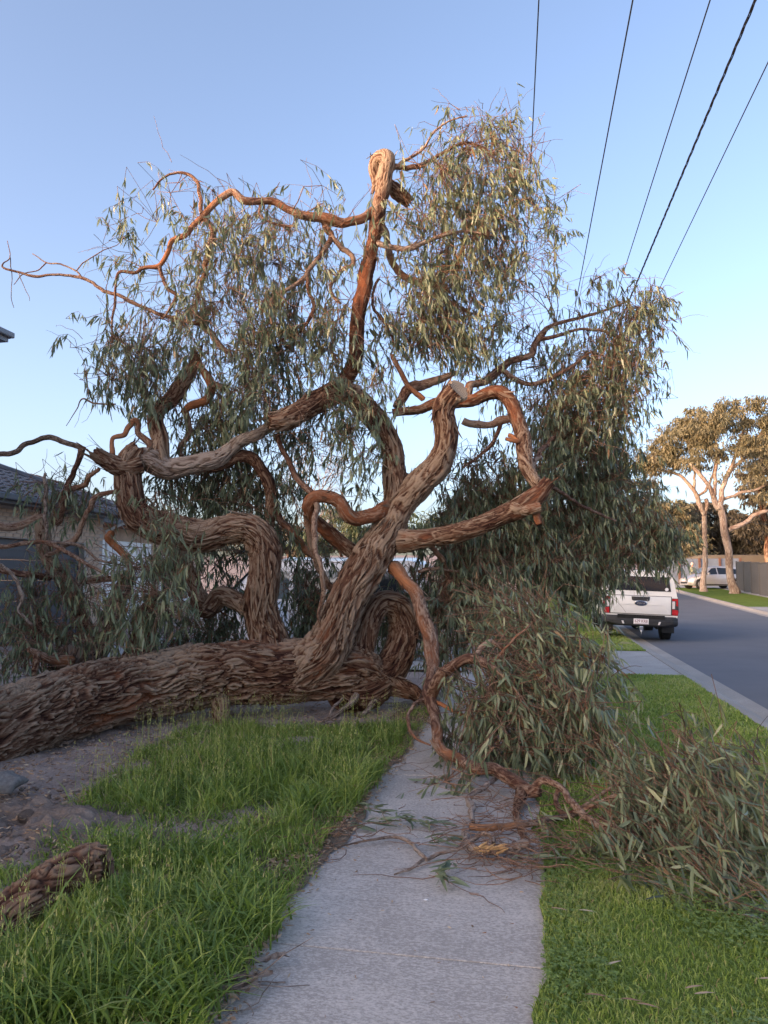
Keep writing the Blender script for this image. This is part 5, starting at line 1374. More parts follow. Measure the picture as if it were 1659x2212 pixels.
class Loft:
    """car shell from stations along y: (y, [(half width, z), ...] from sill to roof centre)"""
    def __init__(self, st): self.st = st
    def section(self, y):
        s = self.st
        if y <= s[0][0]: return np.array(s[0][1], float)
        for a, b in zip(s[:-1], s[1:]):
            if a[0] <= y <= b[0]:
                f = (y - a[0]) / (b[0] - a[0])
                f = f * f * (3 - 2 * f) if len(a) > 2 else f
                return np.array(a[1]) * (1 - f) + np.array(b[1]) * f
        return np.array(s[-1][1], float)
    def x_at(self, y, z):
        sec = self.section(y)
        zs, xs = sec[:, 1], sec[:, 0]
        for i in range(len(zs) - 1):
            if min(zs[i], zs[i + 1]) <= z <= max(zs[i], zs[i + 1]) and zs[i] != zs[i + 1]:
                f = (z - zs[i]) / (zs[i + 1] - zs[i]); return xs[i] + f * (xs[i + 1] - xs[i])
        return xs[-1]
    def build(self, name, mat, parent, n=4, wheels=()):
        ys = []
        for a, b in zip(self.st[:-1], self.st[1:]):
            for k in range(n): ys.append(a[0] + (b[0] - a[0]) * k / n)
        ys.append(self.st[-1][0])
        for (wy, wr) in wheels:
            for q in np.linspace(-1, 1, 13): ys.append(wy + q * wr)
        ys = sorted(set(round(y, 4) for y in ys))
        rings = []
        for y in ys:
            sec = self.section(y).copy()
            zmin = sec[0, 1]
            for (wy, wr) in wheels:
                if abs(y - wy) < wr:
                    zmin = max(zmin, math.sqrt(max(0, wr * wr - (y - wy) ** 2)) + 0.36)
            if zmin > sec[0, 1]:
                for i in range(len(sec) - 1):
                    if sec[i, 1] < zmin: sec[i, 0] = np.interp(zmin, [sec[i, 1], sec[i + 1, 1]], [sec[i, 0], sec[i + 1, 0]]) if sec[i + 1, 1] > zmin else sec[i, 0]; sec[i, 1] = zmin
            right = [(x, y, z) for x, z in sec]
            left = [(-x, y, z) for x, z in sec[::-1]]
            rings.append(left + right)
        mb = MB()
        mb.rings(rings, cap=True, closed=True)
        return mb.build(name, mat, parent, smooth=True)
    def side_panel(self, name, pts, mat, parent, out=0.006, thick=0.012, sgn=1, n=10):
        """a pane following the side; pts (y, z) polygon as lower and upper polylines of equal length"""
        lo, hi = pts
        def more(pl):
            pl = np.array(pl, float); f = np.linspace(0, len(pl) - 1, 9); return [(np.interp(v, range(len(pl)), pl[:, 0]), np.interp(v, range(len(pl)), pl[:, 1])) for v in f]
        lo, hi = more(lo), more(hi)
        rings = []
        for (ya, za), (yb, zb) in zip(lo, hi):
            ring = []
            for k in range(n + 1):
                y = ya + (yb - ya) * k / n; z = za + (zb - za) * k / n
                ring.append((sgn * (self.x_at(y, z) + out), y, z))
            back = [(p[0] - sgn * thick, p[1], p[2]) for p in ring[::-1]]
            rings.append(ring + back)
        mb = MB(); mb.rings(rings); return mb.build(name, mat, parent, smooth=False)

def wheel(parent, x, y, r, w, spokes=5, sgn=1, rimr=0.66, rim_mat='alloy'):
    e = empty('wheel', (x, y, r), 0, parent)
    mb = MB()
    mb.lathe([(-w / 2, r * rimr), (-w / 2 * 1.02, r * 0.88), (-w / 2 * 0.85, r * 0.98), (-w * 0.25, r), (w * 0.25, r), (w / 2 * 0.85, r * 0.98), (w / 2 * 1.02, r * 0.88), (w / 2, r * rimr)], 'x', 28)
    for k in range(28):
        a = 2 * math.pi * k / 28
        for xo in (-w * .3, w * .3):
            c, s_ = math.cos(a), math.sin(a)
            mb.tube([(xo - w * .16, r * 1.0 * c, r * 1.0 * s_), (xo + w * .16, r * 1.0 * math.cos(a + .06), r * 1.0 * math.sin(a + .06))], 0.014, 4)
    mb.build('tyre', M['rubber'], e, smooth=True)
    mb = MB()
    xo = sgn * w * 0.42
    mb.lathe([(xo - 0.02, r * rimr * 1.0), (xo + 0.02, r * rimr), (xo + 0.02, r * rimr * 0.88), (xo - 0.02, r * rimr * 0.88)], 'x', 28)
    mb.lathe([(xo - 0.03, r * .16), (xo + 0.012, r * .15), (xo + 0.016, r * .02)], 'x', 14)
    for k in range(spokes):
        a = 2 * math.pi * k / spokes + 0.3
        d = Vector((0, math.cos(a), math.sin(a))); q = Vector((0, -math.sin(a), math.cos(a)))
        p0, p1 = d * r * 0.10, d * r * rimr * 0.92
        w0, w1 = r * 0.10, r * 0.075
        mb.prism([Vector((xo - .01, 0, 0)) + p0 - q * w0, Vector((xo - .01, 0, 0)) + p1 - q * w1, Vector((xo - .01, 0, 0)) + p1 + q * w1, Vector((xo - .01, 0, 0)) + p0 + q * w0], (sgn * 0.02, 0, 0))
    mb.build('rim', M[rim_mat], e, smooth=False)
    mb = MB(); mb.lathe([(-w * .3, r * rimr * .97), (-w * .28, r * rimr * .97), (-w * .27, 0.02)], 'x', 24); mb.build('brake', M['under'], e)
    return e

def text_obj(name, body, size, mat, parent, loc, rot, depth=0.002, align='CENTER', shear=0.0, sx=1.0):
    cu = bpy.data.curves.new(name, 'FONT'); cu.body = body; cu.size = size; cu.extrude = depth; cu.align_x = align; cu.align_y = 'CENTER'; cu.shear = shear
    tmp = bpy.data.objects.new(name, cu); COL.objects.link(tmp)
    dg = bpy.context.evaluated_depsgraph_get()
    me = bpy.data.meshes.new_from_object(tmp.evaluated_get(dg))
    bpy.data.objects.remove(tmp); bpy.data.curves.remove(cu)
    me.materials.clear(); me.materials.append(mat)
    o = bpy.data.objects.new(name, me); COL.objects.link(o); o.parent = parent
    o.location = loc; o.rotation_euler = rot; o.scale = (sx, 1, 1)
    return o

# ---- white dual-cab ute with canopy, seen from behind; local y = forward, origin on the ground under the tailgate
UT, US = 2.68, 21.55
ute = street_empty('parked_ute', UT, US, None)
ute.location.z = gz(UT, US) - 0.035
ute.rotation_euler[1] = math.radians(2.2)      # kerb side wheels up on the grass
ute.rotation_euler[0] = math.radians(0.7)
tag(ute, 'white ute with canopy parked half on the grass strip, seen from behind', 'ute')
S0 = lambda zb, w: [(w * .86, zb), (w * .97, zb + .10), (w, zb + .30), (w, .95), (w * .985, 1.10), (w * .955, 1.20)]
tub = Loft([(0.0, [(.86, .56), (.93, .62), (.955, .78), (.955, .98), (.95, 1.10), (.935, 1.20)]), (0.25, [(.87, .52), (.94, .60), (.965, .78), (.97, .98), (.96, 1.10), (.945, 1.20)]), (2.0, [(.87, .48), (.94, .58), (.96, .78), (.965, .98), (.955, 1.10), (.94, 1.20)]), (3.9, [(.87, .48), (.94, .58), (.96, .78), (.965, .96), (.955, 1.08), (.93, 1.18)]), (4.9, [(.86, .50), (.93, .58), (.95, .76), (.94, .92), (.90, 1.06), (.80, 1.14)]), (5.3, [(.72, .55), (.80, .60), (.84, .75), (.82, .90), (.78, 1.0), (.70, 1.05)])])
tub.build('body', M['car_white'], ute, wheels=((1.10, 0.47), (4.32, 0.47)))
# canopy and cab: greenhouse
can = Loft([(0.05, [(.935, 1.19), (.915, 1.30), (.84, 1.66), (.80, 1.76), (.72, 1.825), (.30, 1.86), (.0, 1.865)]), (0.22, [(.94, 1.19), (.92, 1.30), (.845, 1.68), (.80, 1.79), (.72, 1.855), (.30, 1.885), (.0, 1.89)]), (1.75, [(.94, 1.19), (.92, 1.30), (.84, 1.68), (.80, 1.79), (.72, 1.855), (.30, 1.885), (.0, 1.89)])])
can.build('canopy', M['car_white'], ute)
cab = Loft([(1.80, [(.93, 1.18), (.90, 1.30), (.78, 1.68), (.74, 1.78), (.66, 1.83), (.30, 1.86), (.0, 1.865)]), (3.2, [(.93, 1.18), (.90, 1.30), (.78, 1.68), (.74, 1.78), (.66, 1.83), (.30, 1.86), (.0, 1.865)]), (4.0, [(.92, 1.15), (.88, 1.22), (.82, 1.30), (.76, 1.36), (.66, 1.40), (.30, 1.42), (.0, 1.42)])])
cab.build('cab', M['car_white'], ute)
for sg in (-1, 1):
    can.side_panel('side_window', ([(0.30, 1.36), (1.62, 1.36)], [(0.36, 1.66), (1.62, 1.66)]), M['car_glass'], ute, sgn=sg)
    cab.side_panel('side_window', ([(1.95, 1.32), (2.75, 1.32)], [(1.98, 1.66), (2.75, 1.66)]), M['car_glass'], ute, sgn=sg)
    cab.side_panel('side_window', ([(2.83, 1.32), (3.55, 1.32)], [(2.83, 1.66), (3.2, 1.66)]), M['car_glass'], ute, sgn=sg)
def back_plate(name, pts, y, th, mat, parent):
    mb = MB(); mb.prism([(x, y, z) for x, z in pts], (0, -th, 0)); return mb.build(name, mat, parent)
# rear window, slightly leaning with the canopy face
back_plate('rear_window', [(-.78, 1.33), (.78, 1.33), (.725, 1.66), (.66, 1.71), (-.66, 1.71), (-.725, 1.66)], 0.052, 0.012, M['car_glass'], ute)
# tailgate with pressed crease
tg = MB()
tg.box(-.77, .77, -0.030, 0.004, .72, 1.19, bevel=.012)
tg = tg.build('tailgate', M['car_white'], ute, smooth=True)
mb = MB()
mb.prism([(-.745, -.031, .735), (-.70, -.031, .735), (-.58, -.031, .93), (-.52, -.031, .96), (.52, -.031, .96), (.58, -.031, .93), (.70, -.031, .735), (.745, -.031, .735), (.745, -.031, .76), (.64, -.031, .95), (.55, -.031, .985), (-.55, -.031, .985), (-.64, -.031, .95), (-.745, -.031, .76)], (0, -.012, 0))
mb.build('crease', M['car_white'], tg)
mb = MB(); mb.box(-.79, .79, -0.004, .006, .705, 1.205); mb.build('shut_line', M['gap'], ute)
back_plate('tailgate_handle', [(-.235, 1.175), (.235, 1.175), (.225, 1.085), (.19, 1.065), (-.19, 1.065), (-.225, 1.085)], -0.031, 0.014, M['plastic'], tg)
mb = MB(); mb.lathe([(-.008, .004), (-.012, .016)], 'y', 12, (.17, -.04, 1.09)); mb.build('lock', M['chrome'], tg)
em = MB(); em.rings([[(math.cos(a) * .165 * k, y, 1.000 + math.sin(a) * .066 * k * 1.05) for a in np.linspace(0, 2 * math.pi, 32, endpoint=False)] for k, y in ((1, -.031), (1, -.046), (.88, -.050), (.88, -.040))], cap=False)
em = em.build('emblem', M['chrome'], tg, smooth=True)
mb = MB(); mb.rings([[(math.cos(a) * .147 * k, y, 1.000 + math.sin(a) * .060 * k) for a in np.linspace(0, 2 * math.pi, 32, endpoint=False)] for k, y in ((1, -.034), (1, -.044), (.05, -.045))]); mb.build('emblem_field', M['navy'], em)
text_obj('emblem_script', 'Ford', .095, M['chrome'], em, (0, -.047, 1.0), (math.radians(90), 0, 0), .002, shear=.35, sx=1.1)
for i, ch in enumerate('RANGER'):
    text_obj('letter', ch, .115, M['car_white'], tg, (-.50 + i * .20, -.0305, .838), (math.radians(90), 0, 0), .0075, sx=1.25)
# tail lights
for sg in (-1, 1):
    tl = empty('tail_light', (0, 0, 0), 0, ute)
    mb = MB(); mb.prism([(sg * .79, -.012, .705), (sg * .945, -.012, .705), (sg * .965, -.012, .80), (sg * .955, -.012, 1.13), (sg * .94, -.012, 1.16), (sg * .79, -.012, 1.16)], (0, .16, 0)); mb.build('housing', M['plastic'], tl)
    mb = MB(); mb.prism([(sg * .80, -.013, .715), (sg * .935, -.013, .715), (sg * .955, -.013, .80), (sg * .95, -.013, .85), (sg * .80, -.013, .87)], (0, -.012, 0)); mb.build('lens', M['red_lens'], tl)
    mb = MB(); mb.prism([(sg * .80, -.013, .885), (sg * .87, -.013, .885), (sg * .87, -.013, 1.08), (sg * .80, -.013, 1.08)], (0, -.012, 0)); mb.build('reverse_lens', M['clear_lens'], tl)
    mb = MB(); mb.prism([(sg * .80, -.013, 1.09), (sg * .90, -.013, 1.09), (sg * .90, -.013, .97), (sg * .945, -.013, .95), (sg * .945, -.013, 1.15), (sg * .80, -.013, 1.15)], (0, -.011, 0)); mb.build('lens', M['red_lens'], tl)
# bumper in three steps
mb = MB()
bp = [(.0, -.17), (.45, -.17), (.60, -.155), (.82, -.12), (.95, -.02), (.965, .18)]
full = [(-x, y) for x, y in bp[::-1]] + bp[1:]
rings = []
for zz, off in ((.40, .05), (.44, .005), (.545, 0), (.56, .02), (.63, .03), (.665, .06)):
    low = 0.05 if zz < .5 else 0
    rings.append([(x * (1 - .0), y + off, zz + (low if abs(x) > .6 and zz < .5 else 0)) for x, y in full] + [(.93, .20, zz), (-.93, .20, zz)])
mb.rings(rings); bumper = mb.build('bumper', M['plastic'], ute)
mb = MB(); mb.box(-.60, .60, -.150, -.135, .60, .70); mb.build('step_pad', M['under'], bumper)
for sg in (-1, 1):
    mb = MB(); mb.prism([(sg * .42, -.172, .455), (sg * .47, -.172, .455), (sg * .50, -.172, .535), (sg * .45, -.172, .535)], (0, -.004, 0)); mb.build('reflector', M['clear_lens'], bumper)
# number plate
pl = MB(); pl.box(-.19, .19, -.186, -.178, .455, .60, bevel=.004); pl = pl.build('number_plate', M['plate'], ute); pl['label'] = 'white number plate reading 629 KR8'
text_obj('plate_text', '629 KR8', .108, M['plate_red'], pl, (0, -.1875, .532), (math.radians(90), 0, 0), .001, sx=.86)
mb = MB(); mb.box(-.17, .17, -.1885, -.186, .463, .471); mb.build('plate_strip', M['plate_red'], pl)
# tow bar
tb = empty('tow_bar', (0, 0, 0), 0, ute)
mb = MB(); mb.box(-.035, .035, -.22, .2, .345, .405, bevel=.006); mb.box(-.05, .05, -.24, -.20, .29, .40, bevel=.006); mb.build('hitch', M['chrome'], tb)
mb = MB(); mb.lathe([(-.05, .012), (-.02, .016), (.0, .014), (.012, .022), (.03, .025), (.048, .018), (.056, .004)], 'z', 14, (0, -.225, .245)); mb.build('tow_ball', M['chrome'], tb, smooth=True)
mb = MB(); mb.tube([(-.06, -.18, .37), (-.11, -.2, .375), (-.13, -.19, .35)], .008, 6); mb.build('pin', M['chrome'], tb)
# underbody: axle, differential, spare wheel, exhaust, frame rails
mb = MB()
mb.tube([(-.75, 1.10, .37), (.75, 1.10, .37)], .05, 10); mb.lathe([(-.16, .06), (-.1, .13), (.1, .13), (.16, .06)], 'y', 14, (0.02, 1.10, .37))
mb.box(-.48, -.40, .1, 4.6, .42, .52); mb.box(.40, .48, .1, 4.6, .42, .52); mb.box(-.80, .80, .15, 4.9, .50, .60)
mb.lathe([(-.10, .36), (.1, .36)], 'z', 24, (0, .62, .47)); mb.tube([(.42, -.02, .36), (.44, .5, .37), (.44, 2.5, .38)], .035, 8)
mb.build('chassis', M['under'], ute, smooth=True)
for sg in (-1, 1):
    for wy in (1.10, 4.32): wheel(ute, sg * .795, wy, .385, .265, 6, sg, rim_mat='alloy')
    mb = MB(); mb.box(sg * .80 - .16, sg * .80 + .16, .60, .615, .20, .60, bevel=.005); mb.build('mudflap', M['plastic'], ute)
    mb = MB(); mb.lathe([(-.02, .47), (.03, .47), (.03, .50), (-.02, .50)], 'x', 32, (sg * .95, 1.10, .385)); 
    bm = mb.bm; bmesh.ops.delete(bm, geom=[v for v in bm.verts if v.co.z < .36], context='VERTS'); mb.build('wheel_arch', M['plastic'], ute)
    mb = MB(); mb.box(sg * 1.0 - .10, sg * 1.0 + .10, 3.35, 3.45, 1.22, 1.42, bevel=.03); mb.build('side_mirror', M['car_white'], ute, smooth=True)
mb = MB(); mb.lathe([(-.003, .045), (-.004, .03)], 'y', 16, (.67, .040, 1.385)); mb.build('sticker', M['plate'], ute)

# ---- silver hatchback side-on at the far kerb
HC = P(1476, 1271.5, 52.0)
hatch = empty('silver_hatchback', HC, math.radians(97))
tag(hatch, 'small silver hatchback standing across the far driveway behind the gum trunks', 'car')
hatch.location = P(1537, 1271.5, 52.0)
hl = Loft([(-1.95, [(.55, .35), (.62, .45), (.65, .60), (.62, .75), (.58, .80), (.45, .84), (.0, .85)]), (-1.80, [(.72, .25), (.80, .35), (.82, .60), (.78, .82), (.70, .90), (.50, 1.30), (.0, 1.36)]), (-1.45, [(.76, .22), (.83, .32), (.845, .62), (.83, .88), (.72, 1.10), (.60, 1.44), (.0, 1.49)]), (-.3, [(.76, .20), (.83, .30), (.845, .62), (.835, .90), (.74, 1.12), (.60, 1.47), (.0, 1.525)]), (.45, [(.76, .20), (.83, .30), (.845, .62), (.835, .90), (.73, 1.12), (.56, 1.40), (.0, 1.44)]), (1.1, [(.76, .20), (.83, .30), (.84, .62), (.82, .85), (.74, .95), (.60, 1.00), (.0, 1.04)]), (1.65, [(.74, .20), (.80, .30), (.81, .55), (.76, .72), (.68, .80), (.50, .85), (.0, .87)]), (1.95, [(.50, .25), (.58, .35), (.60, .50), (.56, .62), (.48, .66), (.30, .70), (.0, .71)])])
hl.build('body', M['car_silver'], hatch, wheels=((1.22, .33), (-1.28, .33)))
for sg in (-1, 1):
    hl.side_panel('side_window', ([(-.95, .96), (-.05, .96)], [(-.98, 1.36), (-.05, 1.40)]), M['car_glass'], hatch, sgn=sg)
    hl.side_panel('side_window', ([(.02, .96), (.85, .94)], [(.02, 1.40), (.30, 1.36)]), M['car_glass'], hatch, sgn=sg)
    hl.side_panel('side_window', ([(-1.60, .98), (-1.02, .96)], [(-1.45, 1.28), (-1.05, 1.35)]), M['car_glass'], hatch, sgn=sg)
    hl.side_panel('headlight', ([(1.25, .68), (1.72, .56)], [(1.20, .80), (1.62, .74)]), M['clear_lens'], hatch, sgn=sg, out=.012)
    hl.side_panel('sill', ([(-.9, .22), (.85, .22)], [(-.9, .30), (.85, .30)]), M['plastic'], hatch, sgn=sg, out=.01)
    mb = MB(); mb.box(sg * .92 - .07, sg * .92 + .07, .62, .74, .95, 1.08, bevel=.03); mb.build('side_mirror', M['car_silver'], hatch, smooth=True)
    mb = MB(); mb.box(sg * .85 - .01, sg * .85 + .015, -.25, -.07, .80, .83, bevel=.006); mb.build('door_handle', M['car_silver'], hatch)
    for wy in (1.22, -1.28): wheel(hatch, sg * .74, wy, .30, .19, 5, sg)
mb = MB(); mb.poly([(-.56, .62, 1.36), (.56, .62, 1.36), (.68, 1.20, 1.025), (-.68, 1.20, 1.025)]); mb.build('windscreen', M['pale_glass'], hatch)
mb = MB(); mb.box(-.42, .42, 1.90, 1.97, .34, .46, bevel=.02); mb.build('grille', M['plastic'], hatch)
mb = MB(); mb.box(-.19, .19, 1.965, 1.985, .50, .60); mb.build('number_plate', M['plate'], hatch)

# ---- white van in the near driveway, mostly hidden by the tree
van = street_empty('white_van', -4.5, 15.6, None, math.radians(90))   # local +y (forward) = -t
van.location.z = gz(-4.5, 15.6) + 0.012
tag(van, 'white van standing in the driveway behind the twisted stems', 'van')
vl = Loft([(-2.35, [(.72, .45), (.80, .55), (.83, .90), (.82, 1.15), (.74, 1.55), (.66, 1.86), (.0, 1.93)]), (-2.1, [(.80, .32), (.87, .45), (.89, .90), (.88, 1.15), (.80, 1.60), (.70, 1.95), (.0, 2.03)]), (.6, [(.80, .30), (.88, .42), (.90, .90), (.885, 1.15), (.80, 1.62), (.70, 1.97), (.0, 2.05)]), (1.15, [(.80, .30), (.88, .42), (.90, .90), (.88, 1.12), (.80, 1.50), (.68, 1.80), (.0, 1.86)]), (1.75, [(.79, .30), (.87, .42), (.88, .86), (.84, 1.05), (.78, 1.14), (.62, 1.20), (.0, 1.24)]), (2.25, [(.74, .32), (.81, .42), (.82, .78), (.76, .95), (.68, 1.00), (.5, 1.04), (.0, 1.06)]), (2.42, [(.58, .38), (.65, .46), (.66, .70), (.60, .82), (.5, .86), (.35, .88), (.0, .90)])])
vl.build('body', M['car_white'], van, wheels=((1.55, .38), (-1.45, .38)))
for sg in (-1, 1):
    vl.side_panel('side_window', ([(-2.0, 1.22), (-.95, 1.22)], [(-1.95, 1.75), (-.95, 1.75)]), M['car_glass'], van, sgn=sg)
    vl.side_panel('side_window', ([(-.85, 1.22), (.25, 1.22)], [(-.85, 1.75), (.25, 1.75)]), M['pale_glass'], van, sgn=sg)
    vl.side_panel('side_window', ([(.35, 1.20), (1.35, 1.17)], [(.35, 1.75), (.85, 1.72)]), M['pale_glass'], van, sgn=sg)
    for wy in (1.55, -1.45): wheel(van, sg * .78, wy, .34, .22, 6, sg)
mb = MB(); mb.poly([(-.66, 1.22, 1.80), (.66, 1.22, 1.80), (.74, 1.74, 1.27), (-.74, 1.74, 1.27)]); mb.build('windscreen', M['pale_glass'], van)
mb = MB(); mb.box(-.62, .62, -2.365, -2.345, 1.22, 1.75); mb.build('rear_window', M['car_glass'], van)
# crumpled white plastic sheeting heaped against the van
def crumple(name, c, rx, ry, rz, mat, seed, n=26):
    V = []; Q = []
    for i in range(n + 1):
        for j in range(n):
            th = 2 * math.pi * j / n; ph = math.pi / 2 * i / n
            q = np.array((math.cos(th) * math.cos(ph), math.sin(th) * math.cos(ph), math.sin(ph)))
            V.append(q)
    V = np.array(V)
    nz = vnoise(V[:, 0] * 2.5 + seed, V[:, 1] * 2.5, V[:, 2] * 2.5) - .5 + 0.6 * np.abs(vnoise(V[:, 0] * 6 + seed, V[:, 1] * 6, V[:, 2] * 6) - .5)
    V = V * (1 + 0.55 * nz[:, None]) * np.array((rx, ry, rz))
    for i in range(n):
        for j in range(n):
            Q.append((i * n + j, i * n + (j + 1) % n, (i + 1) * n + (j + 1) % n, (i + 1) * n + j))
    o = link_mesh(name, mesh_np(name, V, np.array(Q), None, mat, True)); o.location = c
    return o
M['sheeting'] = mat_plain('white_plastic_sheet', (0.78, 0.78, 0.82), 0.3, noise=0.06)
cc = W(-5.2, 14.1)
sh = crumple('plastic_sheeting', (cc.x, cc.y, cc.z - .02), .62, .45, 1.15, M['sheeting'], 3.3, 40)
tag(sh, 'tall heap of crumpled white plastic sheeting in front of the white van', 'plastic sheet')
# ================================================================== trees, fences and wires in the distance
M['gum_bark'] = mat_bark('pale_gum_bark', (0.15, 0.095, 0.07), (0.28, 0.21, 0.165), (0.42, 0.345, 0.29), (0.27, 0.15, 0.10))
M['far_leaf'] = mat_leaf('far_gum_leaf', [(0.0, (0.10, 0.098, 0.056)), (0.5, (0.175, 0.158, 0.09)), (1.0, (0.25, 0.21, 0.12))], rough=0.6, trans=0.25)
M['green_leaf'] = mat_leaf('shrub_leaf', [(0.0, (0.045, 0.06, 0.03)), (0.5, (0.09, 0.115, 0.05)), (1.0, (0.15, 0.17, 0.075))], rough=0.6, trans=0.25)
M['dark_leaf'] = mat_leaf('dark_tree_leaf', [(0.0, (0.05, 0.042, 0.03)), (0.5, (0.085, 0.072, 0.045)), (1.0, (0.13, 0.10, 0.06))], rough=0.6, trans=0.2)

def far_crown(clumps, base, rg, per=900, size=(0.16, 0.34), width=0.3, droop=0.7, tint=0.5, sub=16):
    """leaf sprays spread over many small tufts inside each clump; clumps (x, y, z, rx, ry, rz)"""
    B, D, L, T_ = [], [], [], []
    for (x, y, z, rx, ry, rz, dn) in clumps:
        k = int(sub * dn * max(1.0, (rx * rz)) ** .8) + 4
        u = unit(rg.normal(size=(k, 3))) * (rg.random((k, 1)) ** 0.28)
        u[:, 2] = np.where(u[:, 2] < -0.5, u[:, 2] * .5, u[:, 2])
        tc = np.array((x, y, z)) + u * np.array((rx, ry, rz))
        tr = rg.uniform(.25, .6, k)
        m = int(per / 10 * dn)
        for i in range(k):
            v = unit(rg.normal(size=(m, 3))) * (rg.random((m, 1)) ** .45) * tr[i] * np.array((1, 1, .7))
            B.append(tc[i] + v)
            D.append(unit(v * .8 + rg.normal(0, .35, (m, 3)) + np.array((0, 0, -droop))))
            L.append(rg.uniform(size[0], size[1], m)); T_.append(np.clip(rg.normal(tint + rg.normal(0, .12), .16, m), 0, 1))
    B = np.vstack(B) - np.array(base); D = np.vstack(D); L = np.concatenate(L); T_ = np.concatenate(T_)
    return leaf_mesh_arrays(B, D, L, L * width, T_, rg)

def far_tree(name, label, base, stems, clumps, leafmat, barkmat='gum_bark', group=None, seed=1, **kw):
    rg = np.random.default_rng(seed)
    e = empty(name, base); tag(e, label, 'tree', group)
    b = np.array(base)
    for i, (rows, kind) in enumerate(stems):
        rr = [(x - b[0], y - b[1], z - b[2], r) for x, y, z, r in rows]
        bark_tube(kind, rr, 0.22, 0.18, M[barkmat], e, False, 0, 0.22 if max(r[3] for r in rows) > .1 else 0.3)
    V, Q, T, A = far_crown(clumps, base, rg, **kw)
    o = link_mesh('crown', mesh_np('crown', V, Q, T, M[leafmat], True, {'tint': A}), e); o['kind'] = 'stuff'
    return e

def px_rows(pts, Y):
    out = []
    for p in pts:
        yy = p[3] if len(p) > 3 else Y
        q = P(p[0], p[1], yy); out.append((q.x, q.y, q.z, p[2] / F * yy))
    return out
def px_clumps(cl, Y):
    out = []
    for c in cl:
        yy = Y + (c[5] if len(c) > 5 else 0)
        q = P(c[0], c[1], yy); rx = c[2] / F * yy; rz = c[3] / F * yy
        out.append((q.x, q.y, q.z, rx, .8 * max(rx, rz), rz, c[4]))
    return out

# the two pale gums across the road
b1 = P(1583, 1281, 46.0); b2 = P(1523, 1275.5, 48.5)
st = [([(b1.x, b1.y, b1.z - .3, .40)] + px_rows([(1583, 1278, 12), (1580, 1262, 9.5), (1576, 1230, 8.5), (1570, 1190, 8), (1563, 1150, 7.5), (1556, 1110, 7), (1553, 1085, 6)], 46), 'trunk'),
      (px_rows([(1554, 1100, 6), (1560, 1060, 5.5), (1575, 1020, 4.5), (1590, 980, 3.5), (1605, 930, 2.5)], 46), 'limb'),
      (px_rows([(1554, 1100, 6), (1542, 1075, 5.5), (1530, 1050, 5), (1510, 1020, 4), (1490, 1000, 3)], 46), 'limb'),
      (px_rows([(1572, 1145, 5), (1590, 1136, 5), (1615, 1122, 4.5), (1640, 1108, 4), (1680, 1100, 3)], 46), 'limb'),
      (px_rows([(1557, 1080, 4), (1600, 1065, 3.5), (1640, 1055, 3), (1680, 1020, 2.5)], 46), 'limb'),
      (px_rows([(1545, 1070, 4), (1545, 1030, 3.5), (1550, 980, 3), (1545, 930, 2)], 46), 'limb'),
      (px_rows([(1575, 1020, 3.5), (1620, 980, 3), (1650, 930, 2)], 46), 'limb')]
cl = [(1560, 905, 75, 38, 1.0), (1630, 900, 70, 40, 1.0), (1690, 930, 60, 50, 1.0), (1500, 930, 50, 38, .9), (1570, 960, 80, 40, .8), (1640, 980, 60, 45, .7), (1690, 1020, 60, 50, .8), (1520, 985, 50, 30, .6), (1600, 1030, 60, 28, .35), (1660, 1060, 50, 35, .5), (1600, 880, 50, 22, .8)]
far_tree('gum_tree', 'pale gum tree with the thicker leaning trunk nearest the dark fence', b1, st, px_clumps(cl, 46), 'far_leaf', group='gum trees across the road', seed=5, tint=.6, sub=17, per=800, size=(.14, .30))
st = [([(b2.x, b2.y, b2.z - .3, .30)] + px_rows([(1523, 1273, 8), (1522, 1250, 6.2), (1524, 1210, 5.6), (1522, 1160, 5.4), (1521, 1120, 5), (1521, 1105, 4.6)], 48.5), 'trunk'),
      (px_rows([(1521, 1112, 5), (1510, 1085, 5), (1498, 1060, 4.5), (1480, 1035, 3.5), (1450, 1020, 2.5), (1420, 1015, 1.5)], 48.5), 'limb'),
      (px_rows([(1521, 1115, 4.5), (1526, 1085, 4.5), (1524, 1078, 4)], 48.5), 'limb'),
      (px_rows([(1498, 1060, 3.5), (1500, 1020, 3), (1490, 970, 2), (1470, 940, 1.5)], 48.5), 'limb'),
      (px_rows([(1505, 1075, 3), (1530, 1050, 3), (1545, 1000, 2), (1550, 960, 1.5)], 48.5), 'limb')]
cl = [(1460, 955, 55, 40, 1.0), (1420, 985, 45, 32, 1.0), (1400, 1010, 30, 25, .8), (1490, 920, 50, 36, 1.0), (1450, 1005, 50, 25, .7), (1510, 1000, 35, 28, .5), (1520, 950, 40, 35, .7), (1400, 1040, 20, 15, .5)]
far_tree('gum_tree', 'pale gum tree with the thinner straight trunk in front of the silver hatchback', b2, st, px_clumps(cl, 48.5), 'far_leaf', group='gum trees across the road', seed=6, tint=.6, sub=19, per=800, size=(.14, .30))
